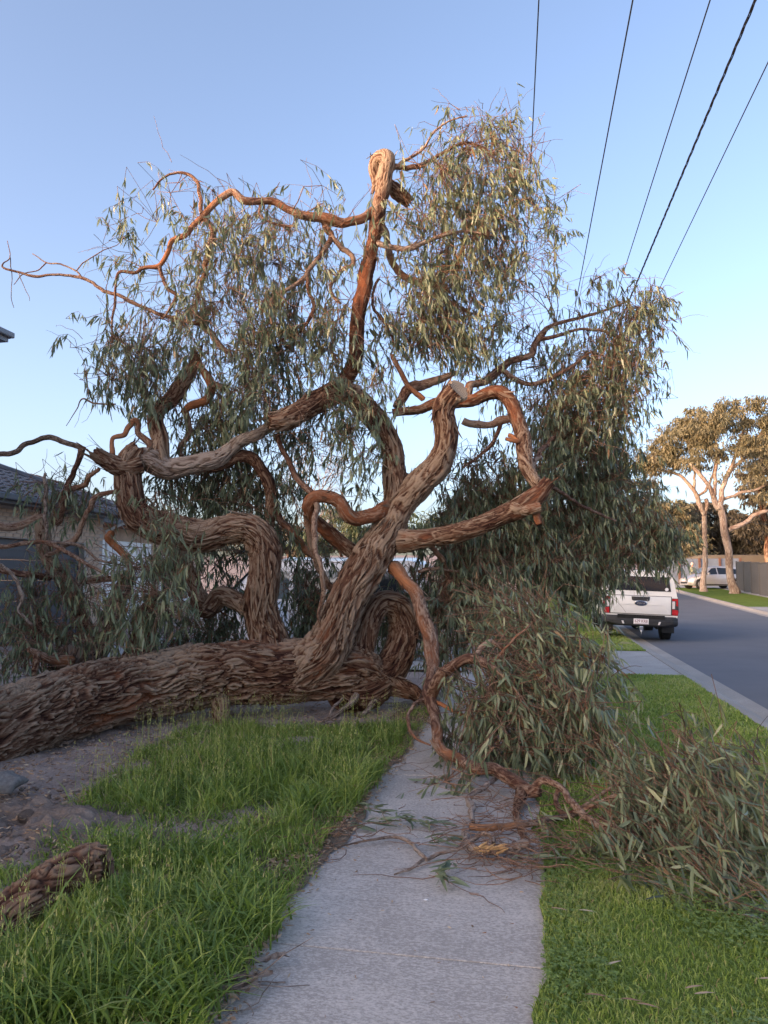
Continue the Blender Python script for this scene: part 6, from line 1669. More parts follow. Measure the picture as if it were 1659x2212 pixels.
# darker trees behind the far fence
def simple_tree(name, label, px, Y, cl, leafmat, seed, group=None, tint=.45, rpx=7, **kw):
    base = P(px, 1250, Y); t_, s_ = TS(base); base.z = gz(t_, s_)
    topc = P(cl[0][0], cl[0][1], Y)
    st = [([(base.x, base.y, base.z - .3, rpx / F * Y), (base.x, base.y, (base.z + topc.z) / 2, rpx * .8 / F * Y), (topc.x, topc.y, topc.z, rpx * .4 / F * Y)], 'trunk')]
    for c in cl[1:4]:
        q = P(c[0], c[1], Y)
        st.append(([(base.x, base.y, base.z * .4 + topc.z * .6 - .8, rpx * .5 / F * Y), ((base.x + q.x) / 2, base.y, (topc.z + q.z) / 2 - .4, rpx * .4 / F * Y), (q.x, q.y, q.z, rpx * .2 / F * Y)], 'limb'))
    return far_tree(name, label, base, st, px_clumps(cl, Y), leafmat, 'bark', group, seed, tint=tint, **kw)
G_FAR = 'trees beyond the far fences'
simple_tree('dense_tree', 'rusty green round tree behind the corrugated fence left of the pale gums', 1440, 66, [(1440, 1110, 55, 40, 1.0), (1410, 1150, 40, 40, .8), (1480, 1140, 55, 50, 1.2), (1450, 1185, 70, 40, 1.2), (1500, 1195, 50, 30, 1.0), (1400, 1090, 25, 25, .7)], 'far_leaf', 11, G_FAR, .45, per=500, size=(.25, .5))
simple_tree('dense_tree', 'dark brown tree filling the gap between the two pale gum trunks', 1545, 70, [(1545, 1140, 60, 55, 1.3), (1520, 1190, 60, 35, 1.2), (1600, 1160, 60, 50, 1.3), (1500, 1130, 45, 50, 1.1), (1640, 1180, 60, 35, 1.2), (1575, 1195, 60, 25, 1.2)], 'dark_leaf', 12, G_FAR, .4, per=500, size=(.25, .5))
simple_tree('dense_tree', 'tall dark tree behind the right gum at the picture edge', 1660, 62, [(1650, 1060, 60, 60, 1.0), (1690, 1120, 50, 50, 1.0), (1630, 1130, 50, 40, .9), (1620, 1010, 40, 40, .6), (1640, 960, 40, 40, .8), (1690, 980, 60, 60, 1.0)], 'dark_leaf', 13, G_FAR, .45, per=500, size=(.25, .5))
simple_tree('dense_tree', 'green tree behind the drooping right foliage of the fallen gum', 1330, 42, [(1320, 1060, 60, 60, 1.0), (1280, 1130, 70, 60, 1.0), (1370, 1120, 50, 50, 1.0), (1240, 1040, 40, 50, .6), (1340, 1000, 30, 35, .6), (1390, 1170, 45, 40, .9)], 'green_leaf', 14, G_FAR, .6, per=500, size=(.2, .4))
simple_tree('dense_tree', 'bushy green tree showing behind the looped branch of the fallen gum', 760, 34, [(740, 1150, 60, 40, 1.0), (800, 1160, 60, 40, 1.0), (690, 1170, 50, 35, .9), (860, 1150, 60, 50, 1.0), (720, 1110, 30, 25, .6)], 'green_leaf', 15, G_FAR, .6, per=500, size=(.15, .3))
simple_tree('dense_tree', 'brown-green hedge tree behind the white van roof', 640, 38, [(640, 1170, 55, 35, 1.0), (590, 1160, 50, 45, 1.0), (540, 1170, 60, 40, 1.0), (470, 1150, 60, 50, 1.0), (670, 1190, 40, 25, .8)], 'dark_leaf', 16, G_FAR, .6, per=500, size=(.15, .3))
simple_tree('dense_tree', 'dark green tree behind the lower stem on the right of the white van', 1000, 36, [(1000, 1120, 60, 60, 1.0), (1080, 1130, 60, 60, 1.0), (940, 1150, 50, 50, 1.0), (1150, 1130, 60, 60, 1.0), (1040, 1190, 80, 40, 1.0)], 'green_leaf', 17, G_FAR, .4, per=500, size=(.15, .3))
# leafless tree with fine twigs in the gap
bt = empty('bare_tree', P(668, 1250, 30).xy.to_3d()); bt.location.z = gz(*TS(bt.location))
tag(bt, 'leafless tree with fine pale twigs against the sky between the stems', 'tree')
rgb = np.random.default_rng(8)
b = np.array(bt.location)
rw = [tuple(np.array((0, 0, -.2))) + (.10,), (0, 0, 2.0, .085), (.1, 0, 3.6, .06), (.05, 0, 5.0, .03)]
bark_tube('trunk', rw, .2, -.4, M['bark_grey'], bt, False, 0, .4)
f = Foliage()
def grow(p, d, L, r, dep):
    q = p + d * L; mid = (p + q) / 2 + rgb.normal(0, .04, 3) * L
    f.tw.append(np.array([np.r_[p, r], np.r_[mid, r * .8], np.r_[q, r * .6]]))
    if dep == 0: return
    for _ in range(3 if dep > 1 else 4):
        grow(p + d * L * rgb.uniform(.5, 1.0), unit(d + rgb.normal(0, .45, 3) + np.array((0, 0, .12))), L * rgb.uniform(.55, .8), r * .55, dep - 1)
for _ in range(9):
    a = rgb.uniform(0, 6.28)
    grow(b + np.array((0, 0, rgb.uniform(2.0, 4.6))), unit(np.array((math.cos(a) * .7, math.sin(a) * .7, .9))), 1.3, .028, 4)
def build_twigs(fo, parent, off, name='branches'):
    VV, QQ, nv = [], [], 0
    for rows in fo.tw:
        cc = rows.copy(); cc[:, :3] -= off
        tt, x, y = frames(cc); th = np.arange(4) * math.pi / 2
        ring = cc[:, None, :3] + (x[:, None] * np.cos(th)[None, :, None] + y[:, None] * np.sin(th)[None, :, None]) * cc[:, 3][:, None, None]
        n = len(cc); VV.append(ring.reshape(-1, 3))
        i, j = np.meshgrid(np.arange(n - 1), np.arange(4), indexing='ij'); j2 = (j + 1) % 4
        QQ.append(nv + np.stack([i * 4 + j, i * 4 + j2, (i + 1) * 4 + j2, (i + 1) * 4 + j], -1).reshape(-1, 4)); nv += n * 4
    VV = np.vstack(VV)
    o = link_mesh(name, mesh_np(name, VV, np.vstack(QQ), None, M['bark_grey'], True, {'bark': np.full(len(VV), .6), 'fresh': np.full(len(VV), -.4), 'bco': VV}), parent)
    o['kind'] = 'stuff'
build_twigs(f, bt, b)

# ---- fences
M['steel_fence'] = mat_plain('grey_steel_sheet', (0.055, 0.058, 0.065), 0.5, noise=0.1, nscale=2)
M['blue_fence'] = mat_plain('blue_grey_corrugated', (0.20, 0.235, 0.29), 0.45, noise=0.15, nscale=2, metal=.3)
M['rust_post'] = mat_plain('red_brown_post', (0.13, 0.065, 0.045), 0.8, noise=0.3)
M['paling'] = mat_plain('grey_paling', (0.30, 0.255, 0.21), 0.9, noise=0.25, nscale=4)
def line_fence(name, label, p0, p1, h, npan, mat, mode, post_mat, pw=0.06):
    p0 = Vector(p0); p1 = Vector(p1)
    d = (p1 - p0); L = d.xy.length; a = math.atan2(d.y, d.x)
    e = empty(name, p0, a); tag(e, label, 'fence')
    w = L / npan; dz = (p1.z - p0.z) / npan
    for k in range(npan):
        zb = dz * (k + .5)
        if mode == 'vertical':       # trapezoid ribbed sheet
            xs = np.linspace(.03, w - .03, int(w / .045)); prof = [(x, 0.02 if (i // 2) % 2 else -0.0) for i, x in enumerate(xs)]
            V = [(x, y, z) for z in (0.05, h) for x, y in prof]; m = len(prof)
            Q = [(j, j + 1, m + j + 1, m + j) for j in range(m - 1)]
            o = link_mesh('panel', mesh_np('panel', np.array(V), np.array(Q), None, mat, False), e); o.location = (k * w, 0, zb)
            mb = MB(); mb.box(k * w + .02, k * w + w - .02, -.03, .045, zb + h, zb + h + .04); mb.build('rail', post_mat, e)
        elif mode == 'horizontal':   # corrugated iron on its side
            zs = np.linspace(.05, h, 60); V = [(x, .018 * math.sin(z / .076 * 2 * math.pi), z) for x in (.02, w - .02) for z in zs]; m = len(zs)
            Q = [(j, j + 1, m + j + 1, m + j) for j in range(m - 1)]
            o = link_mesh('panel', mesh_np('panel', np.array(V), np.array(Q), None, mat, True), e); o.location = (k * w, 0, zb)
        else:
            n = int(w / .105)
            for i in range(n):
                mb = MB(); mb.box(0, .098, 0, .015, .03, h + random.uniform(-.02, .03)); o = mb.build('paling', mat, e); o.location = (k * w + i * .105, random.uniform(-.006, .006), zb)
            mb = MB(); mb.box(k * w, (k + 1) * w, .02, .06, zb + .4, zb + .47); mb.box(k * w, (k + 1) * w, .02, .06, zb + h - .4, zb + h - .33); mb.build('rail', mat, e)
    for k in range(npan + 1):
        mb = MB(); mb.box(k * w - pw / 2, k * w + pw / 2, -pw / 2 - .012, pw / 2 + .01, dz * k - .2, dz * k + h + .05); mb.build('post', post_mat, e)
    return e
def gpt(px, Y):
    q = P(px, 1250, Y); t_, s_ = TS(q); return Vector((q.x, q.y, gz(t_, s_)))
line_fence('steel_fence', 'dark grey ribbed steel fence right of the pale gum trunks', gpt(1592, 50), gpt(1705, 38), 1.85, 6, M['steel_fence'], 'vertical', M['steel_fence'])
line_fence('corrugated_fence', 'blue-grey corrugated iron fence behind the standing person', gpt(1380, 60), gpt(1600, 60), 2.0, 5, M['blue_fence'], 'horizontal', M['rust_post'], .16)
line_fence('paling_fence', 'weathered timber paling fence behind the white van', gpt(560, 26), gpt(1010, 27), 1.75, 3, M['paling'], 'paling', M['paling'], .1)
# ---- covered caravan behind the fence
M['tarp'] = mat_plain('tan_tarpaulin', (0.12, 0.10, 0.075), 0.8, noise=0.15, nscale=1.0, bump=.4, bscale=4)
cv = Loft([(-4.2, [(.9, .9), (1.05, 1.0), (1.1, 1.9), (1.05, 2.05), (.9, 2.22), (.0, 2.27)]), (3.2, [(.9, .9), (1.05, 1.0), (1.1, 1.9), (1.05, 2.05), (.9, 2.22), (.0, 2.27)]), (3.9, [(.85, .9), (1.0, 1.0), (1.05, 1.6), (.95, 1.9), (.8, 2.05), (.0, 2.1)]), (4.3, [(.8, .9), (.92, 1.0), (.95, 1.4), (.85, 1.8), (.7, 1.9), (.0, 1.95)])])
q = gpt(1590, 64)
ce = empty('covered_caravan', q, math.radians(88)); tag(ce, 'caravan under a tan tarpaulin showing above the far fence', 'caravan')
cv.build('cover', M['tarp'], ce)
for sg in (-1, 1): wheel(ce, sg * .9, -.3, .33, .2, 5, sg)
mb = MB(); mb.box(-.9, .9, -4.0, 3.8, .45, .93); mb.tube([(0, 3.8, .5), (0, 5.2, .45)], .06, 8); mb.build('chassis', M['under'], ce)
# ---- far house with blue-grey roof at the right edge
q = gpt(1830, 72)
fh = empty('far_house', q, math.radians(8)); tag(fh, 'low house with blue-grey metal roof at the right picture edge', 'house')
mb = MB(); mb.box(-5, 6, 0, 8, 0, 2.7); mb.build('wall', M['brick'], fh)
mb = MB(); mb.poly([(-5.5, -.6, 2.7), (6.5, -.6, 2.7), (3, 4, 4.5), (-2, 4, 4.5)]); mb.poly([(-5.5, -.6, 2.7), (-2, 4, 4.5), (-5.5, 8.6, 2.7)]); mb.poly([(6.5, -.6, 2.7), (6.5, 8.6, 2.7), (3, 4, 4.5)]); mb.poly([(-5.5, 8.6, 2.7), (-2, 4, 4.5), (3, 4, 4.5), (6.5, 8.6, 2.7)])
mb.build('roof', M['blue_fence'], fh)
mb = MB(); mb.box(-5.6, 6.6, -.72, -.6, 2.6, 2.72); mb.build('gutter', M['white'], fh)
for xx in (-3, 1): 
    w_ = empty('window', (xx, -.02, .9), 0, fh); mb = MB(); mb.box(0, 1.6, 0, .015, 0, 1.2); mb.build('pane', M['glass'], w_)
    mb = MB(); mb.box(-.06, 0, -.02, .018, -.06, 1.26); mb.box(1.6, 1.66, -.02, .018, -.06, 1.26); mb.box(0, 1.6, -.021, .018, 1.2, 1.26); mb.box(0, 1.6, -.021, .018, -.06, 0); mb.build('frame', M['white'], w_)
# ---- unseen house added behind the viewer to keep the street in evening shade
bh = street_empty('added_shade_house', -17.0, -9.0, 0.0, math.radians(90)); tag(bh, 'unseen two-storey rendered house added behind the viewer on the left to shade the street', 'house')
mb = MB(); mb.box(-24, 0, .5, 9, 0, 5.2); mb.build('wall', M['render'], bh)
mb = MB(); mb.poly([(-24.5, 0, 5.2), (.5, 0, 5.2), (-4, 4.75, 6.5), (-20, 4.75, 6.5)]); mb.poly([(.5, 0, 5.2), (.5, 9.5, 5.2), (-4, 4.75, 6.5)]); mb.poly([(.5, 9.5, 5.2), (-24.5, 9.5, 5.2), (-20, 4.75, 6.5), (-4, 4.75, 6.5)]); mb.poly([(-24.5, 9.5, 5.2), (-24.5, 0, 5.2), (-20, 4.75, 6.5)]); mb.build('roof', M['tile'], bh)
for xa in (-4, -9, -14, -19):
    w_ = empty('window', (xa, .47, 3.2), 0, bh)
    mb = MB(); mb.box(0.06, 1.54, 0.0, 0.02, 0.06, 1.24); mb.build('pane', M['glass'], w_)
    mb = MB(); mb.box(0, .06, -.03, .02, 0, 1.3); mb.box(1.54, 1.6, -.03, .02, 0, 1.3); mb.box(.06, 1.54, -.029, .02, 0, .06); mb.box(.06, 1.54, -.029, .02, 1.24, 1.3); mb.build('frame', M['white'], w_)

# ---- power poles and wires
M['wire'] = mat_plain('black_cable', (0.02, 0.02, 0.024), 0.6)
M['pole'] = mat_plain('grey_timber_pole', (0.20, 0.17, 0.14), 0.9, noise=0.3, nscale=3)
WZ = 7.0
wires = [((1164, 0), (1150, 290), .007, 'thin black wire leftmost of the five overhead lines'), ((1367, 0), (1243, 660), .008, 'thin black wire second from left of the five overhead lines'), ((1534, 0), (1337, 620), .007, 'thin black wire just left of the thick twisted cable'), ((1632, 0), (1361, 645), .024, 'thick twisted black overhead cable between thinner wires'), ((1659, 135), (1412, 650), .0065, 'thin black wire rightmost of the five overhead lines')]
ends = []
for a, b_, r, lab in wires:
    def at_z(px, py, z):
        u = (px - CX) / F; v = (py - CY) / F; dy = _cp + v * _sp; dz = _sp - v * _cp
        k = (z - CAMH) / dz; return Vector((u * k, dy * k, z))
    A = at_z(*a, WZ); B = at_z(*b_, WZ)
    d = (B - A).normalized()
    def on_s(s_):
        sa = TS(A)[1]; sd_ = TS(d)[1]; return A + d * ((s_ - sa) / sd_)
    p0, p1 = on_s(-14), on_s(46)
    pts = []
    for k in range(31):
        f_ = k / 30; q = p0.lerp(p1, f_)
        q.z = WZ + 0.0 * f_
        pts.append(q)
    ends.append((pts[0], pts[-1]))
    mb = MB()
    if r > .02:
        for ph in (0, 2.09, 4.19):
            tp = []
            for k in range(601):
                f_ = k / 600; q = p0.lerp(p1, f_); an = ph + f_ * 420; tp.append(q + Vector((math.cos(an) * .010, 0, math.sin(an) * .010)))
            mb.tube(tp, .008, 4)
    else: mb.tube(pts, r, 6)
    o = mb.build('overhead_wire', M['wire'], None, smooth=True)
    tag(o, lab, 'wire', 'overhead wires along the street')
for i, lab in ((1, 'far timber power pole hidden behind the foliage'), (0, 'timber power pole standing behind the photographer')):
    xs = [e_[i] for e_ in ends]
    mid = (xs[0] + xs[-1]) / 2; t_, s_ = TS(mid)
    e = empty('power_pole', Vector((mid.x, mid.y, gz(t_, s_))), -STREET_A); tag(e, lab, 'pole', 'power poles')
    g0 = gz(t_, s_)
    mb = MB(); mb.tube([(0, .15, -.3), (0, .15, WZ + .6 - g0)], [.16, .11], 12); mb.build('shaft', M['pole'], e, smooth=True)
    hw = (xs[0] - xs[-1]).length / 2 + .2
    mb = MB(); mb.box(-hw, hw, -.02, .06, WZ - .22 - g0, WZ - .12 - g0); mb.build('crossarm', M['pole'], e)
    mw = e.matrix_world.copy(); inv = (Matrix.Translation(e.location) @ Matrix.Rotation(-STREET_A, 4, 'Z')).inverted()
    for x_ in xs:
        l_ = inv @ x_
        mb = MB(); mb.lathe([(-.13, .02), (-.1, .045), (-.07, .03), (-.04, .045), (0, .02)], 'z', 10, l_); mb.build('insulator', M['white'], e, smooth=True)
q0 = P(1330, 1045, 44); q1 = P(1720, 1140, 60)
mb = MB(); mb.tube([q0.lerp(q1, k / 12) - Vector((0, 0, .5 * math.sin(math.pi * k / 12))) for k in range(13)], .014, 5)
o = mb.build('service_cable', M['wire'], None); tag(o, 'thin service cable crossing the sky left of the pale gums', 'cable')
# ================================================================== small things on the ground
# ---- person by the far car
M['skin'] = mat_plain('skin', (0.50, 0.30, 0.22), 0.6)
M['shirt'] = mat_plain('sage_shirt', (0.36, 0.38, 0.25), 0.9, noise=.1)
M['trousers'] = mat_plain('dark_trousers', (0.05, 0.055, 0.07), 0.9)
M['hair'] = mat_plain('grey_hair', (0.55, 0.50, 0.45), 0.8)
M['cap'] = mat_plain('pale_pink_cap', (0.60, 0.45, 0.38), 0.8)
def skin_mesh(name, joints, edges, mat, parent, sub=2):
    me = bpy.data.meshes.new(name)
    me.from_pydata([j[:3] for j in joints], edges, [])
    o = bpy.data.objects.new(name, me); COL.objects.link(o); o.parent = parent
    md = o.modifiers.new('skin', 'SKIN')
    lay = me.skin_vertices[0].data if me.skin_vertices else None
    if lay is None:
        bm = bmesh.new(); bm.from_mesh(me); bm.verts.layers.skin.verify(); bm.to_mesh(me); bm.free(); lay = me.skin_vertices[0].data
    for i, j in enumerate(joints):
        lay[i].radius = (j[3], j[4] if len(j) > 4 else j[3]); lay[i].use_root = (i == 0)
    sb = o.modifiers.new('sub', 'SUBSURF'); sb.levels = sub; sb.render_levels = sub
    dg = bpy.context.evaluated_depsgraph_get()
    m2 = bpy.data.meshes.new_from_object(o.evaluated_get(dg))
    o.modifiers.clear(); o.data = m2; m2.materials.clear(); m2.materials.append(mat)
    m2.polygons.foreach_set('use_smooth', np.ones(len(m2.polygons), bool))
    return o
pp = P(1497, 1272, 54.5); t_, s_ = TS(pp)
per = empty('person', (pp.x, pp.y, max(gz(t_, s_), P(1497, 1273, 54.5).z)), math.radians(25))
tag(per, 'person in a sage green jumper and pale cap standing by the silver hatchback', 'person')
J = [(0, 0, .95, .15, .11), (0, 0, 1.12, .14, .11), (0, 0, 1.32, .17, .11), (0, 0, 1.46, .07), (0, 0, 1.54, .055),
     (0, -.01, 1.62, .075, .085), (0, -.01, 1.72, .07, .085),
     (.18, 0, 1.40, .06), (.24, .01, 1.14, .048), (.22, -.08, .92, .036), (.22, -.11, .83, .03),
     (-.18, 0, 1.40, .06), (-.24, .01, 1.14, .048), (-.22, -.08, .92, .036), (-.22, -.11, .83, .03),
     (.09, 0, .86, .09), (.10, -.01, .48, .06), (.10, .01, .09, .042), (.11, -.14, .04, .035),
     (-.09, 0, .86, .09), (-.10, -.01, .48, .06), (-.10, .01, .09, .042), (-.11, -.14, .04, .035)]
E = [(0, 1), (1, 2), (2, 3), (3, 4), (4, 5), (5, 6), (2, 7), (7, 8), (8, 9), (9, 10), (2, 11), (11, 12), (12, 13), (13, 14), (0, 15), (15, 16), (16, 17), (17, 18), (0, 19), (19, 20), (20, 21), (21, 22)]
skin_mesh('body', J, E, M['skin'], per)
Js = [(0, 0, .98, .175, .135), (0, 0, 1.14, .165, .135), (0, 0, 1.33, .185, .13), (0, 0, 1.46, .085), (.19, 0, 1.40, .075), (.245, .01, 1.14, .062), (.22, -.08, .93, .048), (-.19, 0, 1.40, .075), (-.245, .01, 1.14, .062), (-.22, -.08, .93, .048)]
skin_mesh('jumper', Js, [(0, 1), (1, 2), (2, 3), (2, 4), (4, 5), (5, 6), (2, 7), (7, 8), (8, 9)], M['shirt'], per)
Jt = [(0, 0, .96, .165, .125), (.09, 0, .84, .10), (.10, -.01, .48, .075), (.10, .01, .10, .06), (-.09, 0, .84, .10), (-.10, -.01, .48, .075), (-.10, .01, .10, .06)]
skin_mesh('trousers', Jt, [(0, 1), (1, 2), (2, 3), (0, 4), (4, 5), (5, 6)], M['trousers'], per)
mb = MB(); mb.lathe([(-.02, .086), (.02, .09), (.06, .075), (.085, .04), (.09, .01)], 'z', 16, (0, 0, 1.70)); mb.box(-.07, .07, -.17, -.06, 1.685, 1.70, bevel=.006); mb.build('cap', M['cap'], per, smooth=True)
mb = MB(); mb.lathe([(-.10, .07), (-.05, .088), (.0, .092), (.02, .088)], 'z', 16, (0, .018, 1.68)); mb.build('hair', M['hair'], per, smooth=True)
mb = MB(); mb.tube([(0, -.085, 1.66), (0, -.115, 1.63)], [.010, .014], 6); mb.build('nose', M['skin'], per, smooth=True)

# ---- short log at the lower left
M['log_end'] = mat_plain('rotten_wood', (0.12, 0.07, 0.045), 0.95, noise=.5, nscale=25, bump=.8)
M['log_bark'] = mat_bark('dark_red_log_bark', (0.035, 0.014, 0.009), (0.12, 0.056, 0.034), (0.26, 0.165, 0.11), (0.22, 0.085, 0.04))
lr = rows_px([(-140, 2050, 52, 3.3), (-20, 1985, 48, 3.5), (60, 1934, 44, 3.62), (130, 1892, 40, 3.75), (180, 1868, 38, 3.85), (210, 1856, 36, 3.9)])
lg = bark_tube('broken_log', [(a, b_, c - 0.02, d) for a, b_, c, d in lr], 1.3, 0.2, M['log_bark'], None, True, 0, 1.7)
_c = Vector(lr[-1][:3]); _t = (_c - Vector(lr[-2][:3])).normalized(); _xx = _t.cross(Vector((0, 0, 1))).normalized(); _yy = _t.cross(_xx)
mb = MB(); _rk = [1 + .16 * random.uniform(-1, 1) for _ in range(26)]
mb.rings([[_c + Vector((0, 0, -.02)) + _t * zz + (_xx * math.cos(2 * math.pi * j / 26) + _yy * math.sin(2 * math.pi * j / 26)) * lr[-1][3] * rr * _rk[j] for j in range(26)] for rr, zz in ((.93, .02), (.80, .055), (.62, .03), (.5, -.06), (.3, -.10), (.02, -.11))], cap=False)
mb.build('hollow_end', M['log_end'], lg, smooth=False)
tag(lg, 'short broken log with rotten hollow end lying in the grass at left', 'log')

# ---- broken grey branch pieces lying on the path
def ground_branch(name, label, pts, rough=.4, fresh=.0, mat='bark_grey', extra=()):
    e = empty(name, G(pts[0][0], pts[0][1])); tag(e, label, 'branch')
    off = np.array(e.location)
    for k, pl_ in enumerate((pts,) + tuple(extra)):
        rw = [(a - off[0], b_ - off[1], c - off[2], d) for a, b_, c, d in rows_px(pl_)]
        bark_tube('stem' if k == 0 else 'fork', rw, rough, fresh, M[mat], e, True, 0, 1.3)
    return e
def gp(px, py, r, z):
    """row on the ground plane raised by z"""
    k = (CAMH - z) / CAMH; g = G(px, py); return (px, py, r, g.y * k)
ground_branch('broken_branch', 'grey branch snapped in an elbow lying on the footpath, yellow splintered wood showing', [gp(1081, 1678, 5, .10), gp(1050, 1697, 6, .10), gp(1012, 1716, 6, .09), gp(1016, 1736, 8, .07), gp(1021, 1757, 6, .06), gp(1021, 1776, 6, .05)], fresh=.15)
ground_branch('broken_branch', 'thick curved grey branch with a splintered end lying across the path edge', [gp(1012, 1775, 7, .06), gp(1006, 1795, 8, .05), gp(1010, 1818, 8, .05), gp(1026, 1834, 9, .05), gp(1064, 1840, 11, .05), gp(1112, 1835, 11, .06), gp(1138, 1822, 10, .08)], fresh=.3, extra=([gp(1014, 1786, 8, .06), gp(1055, 1787, 8, .06), gp(1131, 1780, 7, .06), gp(1199, 1766, 6, .06), gp(1250, 1758, 4, .06)],))
ground_branch('broken_branch', 'thin pale forked branch stretched across the footpath', [gp(1066, 1822, 5, .10), gp(1058, 1804, 5, .11), gp(1040, 1800, 5, .10), gp(1020, 1812, 5, .08), gp(978, 1836, 5, .05), gp(935, 1851, 5, .04), gp(917, 1856, 5, .04), gp(901, 1838, 4.5, .04), gp(882, 1818, 4, .04), gp(851, 1806, 3.5, .04), gp(811, 1814, 3, .04), gp(771, 1820, 2.5, .03), gp(730, 1830, 2, .03)], fresh=-.2, extra=([gp(916, 1856, 4, .04), gp(895, 1872, 3.5, .03), gp(852, 1889, 2, .02)],))
# splinters
M['splinter'] = mat_plain('fresh_splinter', (0.42, 0.26, 0.12), .8, noise=.3, nscale=30)
mb = MB()
for k in range(14):
    g = P(1062 + random.uniform(-22, 22), 1832 + random.uniform(-8, 8), 4.5); d = Vector((random.uniform(.4, 1), random.uniform(-.3, .3), random.uniform(0, .35))).normalized() * random.uniform(.05, .11)
    mb.tube([g - d * .5, g, g + d * .5], [.005, .008, .001], 5)
o = mb.build('splintered_wood', M['splinter']); tag(o, 'fresh yellow splintered wood at the break of the branch on the path', 'wood')

# ---- loose curly twigs scattered on the path
def twig_heap(name, label, spots, n, rg, zmax=.12, L=(.12, .45), r=.0022, mat='twig'):
    fo = Foliage()
    for _ in range(n):
        px, py, rx, ry = spots[rg.integers(len(spots))]
        g = np.array(G(px + rg.normal(0, rx), py + rg.normal(0, ry)))
        g[2] = .012 + abs(rg.normal(0, zmax * .4)); a = rg.uniform(0, 6.28)
        d = np.array((math.cos(a), math.sin(a), rg.normal(0, .25))); l_ = rg.uniform(*L); path = [np.r_[g, r]]
        w = rg.normal(0, .5)
        for k in range(6):
            a += w * .5 + rg.normal(0, .22); d = unit(np.array((math.cos(a), math.sin(a), d[2] * .7 + rg.normal(0, .15))))
            g = g + d * l_ / 6; g[2] = max(.012, g[2]); path.append(np.r_[g, r * (1 - .12 * k)])
        fo.tw.append(np.array(path))
    off = np.array(G(spots[0][0], spots[0][1]))
    VV, QQ, nv = [], [], 0
    for rows in fo.tw:
        cc = rows.copy(); tt, x, y = frames(cc); th = np.arange(5) * 2 * math.pi / 5
        ring = cc[:, None, :3] + (x[:, None] * np.cos(th)[None, :, None] + y[:, None] * np.sin(th)[None, :, None]) * cc[:, 3][:, None, None]
        n_ = len(cc); VV.append(ring.reshape(-1, 3)); i, j = np.meshgrid(np.arange(n_ - 1), np.arange(5), indexing='ij'); j2 = (j + 1) % 5
        QQ.append(nv + np.stack([i * 5 + j, i * 5 + j2, (i + 1) * 5 + j2, (i + 1) * 5 + j], -1).reshape(-1, 4)); nv += n_ * 5
    VV = np.vstack(VV)
    o = link_mesh(name, mesh_np(name, VV, np.vstack(QQ), None, M[mat], True, {'bark': rg.random(len(VV)), 'fresh': np.full(len(VV), .05), 'bco': VV}))
    tag(o, label, 'twigs', kind='stuff'); return o
rg = np.random.default_rng(77)
twig_heap('twig_litter', 'tangle of thin reddish twigs on the footpath around the broken branches', [(1090, 1840, 60, 25), (1060, 1880, 70, 22), (1150, 1780, 50, 30), (980, 1850, 90, 18), (760, 1830, 70, 12), (1110, 1900, 50, 20), (1180, 1740, 50, 30), (1200, 1880, 60, 18), (1080, 1760, 40, 30), (1060, 1810, 50, 25), (1120, 1860, 40, 20), (1170, 1700, 60, 30)], 300, rg, .22, (.12, .5), .0026)
twig_heap('stick_litter', 'dry grey sticks strewn on the bare soil beneath the trunk', [(300, 1620, 110, 25), (420, 1590, 60, 15), (150, 1700, 90, 30), (650, 1560, 120, 12), (840, 1560, 40, 15), (560, 1790, 40, 14), (480, 2160, 60, 25), (830, 1640, 30, 30)], 130, rg, .05, (.1, .5), .003, 'bark_grey')

# ---- leafy sprigs lying on the path
def sprig(label, px, py, dirpx, n, L=.42, tint=.4):
    g = np.array(G(px, py)); g2 = np.array(G(*dirpx)); d = unit(g2 - g)
    e = empty('leafy_sprig', g); tag(e, label, 'sprig', 'leafy sprigs on the footpath')
    B, D = [], []
    fo = Foliage(); path = []
    for k in range(8):
        f_ = k / 7; path.append(np.r_[d * L * f_ + rg.normal(0, .008, 3) * np.array((1, 1, 0)) + np.array((0, 0, .03 + .02 * math.sin(3 * f_))), .0022 * (1.1 - f_)])
    path = np.array(path)
    o = None
    me_l = [leaf_part_mesh(tint + .08 * v, np.random.default_rng(200 + v)) for v in range(4)]
    for k in range(n):
        f_ = rg.uniform(.1, 1); p = d * L * f_; p[2] = .03 + rg.uniform(0, .05)
        a = math.atan2(d[1], d[0]) + rg.normal(0, .6); dv = Vector((math.cos(a), math.sin(a), rg.uniform(-.25, .35))).normalized()
        ob = bpy.data.objects.new('leaf', me_l[k % 4]); COL.objects.link(ob); ob.parent = e
        Lf = rg.uniform(.09, .15)
        ob.matrix_local = Matrix.Translation(Vector(p)) @ dv.to_track_quat('Y', 'Z').to_matrix().to_4x4() @ Matrix.Rotation(rg.uniform(-1, 1), 4, 'Y') @ Matrix.Diagonal((Lf * .95, Lf, Lf, 1))
    mb = MB(); mb.tube([p[:3] for p in path], list(path[:, 3]), 5); mb.build('stem', M['twig_plain'], e)
M['twig_plain'] = mat_plain('reddish_twig', (0.20, 0.11, 0.075), .8, noise=.2)
sprig('leafy sprig lying flat on the path left of centre, nearest the grass', 740, 1800, (860, 1790), 26, .40)
sprig('fan of long dark leaves on the path beyond the pale forked branch', 840, 1775, (960, 1800), 30, .42)
sprig('small spray of leaves standing up at the path edge by the grass', 760, 1750, (820, 1770), 18, .3)
sprig('flat bunch of leaves on the path just behind the pale forked branch', 900, 1838, (985, 1832), 16, .24)
sprig('little sprig of leaves on the open concrete nearest the viewer', 920, 1905, (960, 1920), 12, .2)
sprig('leaves by the twig tangle at the right path edge', 1080, 1875, (1160, 1880), 18, .3)
sprig('drooping leaves left of the thin branch tip on the concrete', 985, 1880, (960, 1895), 10, .18)

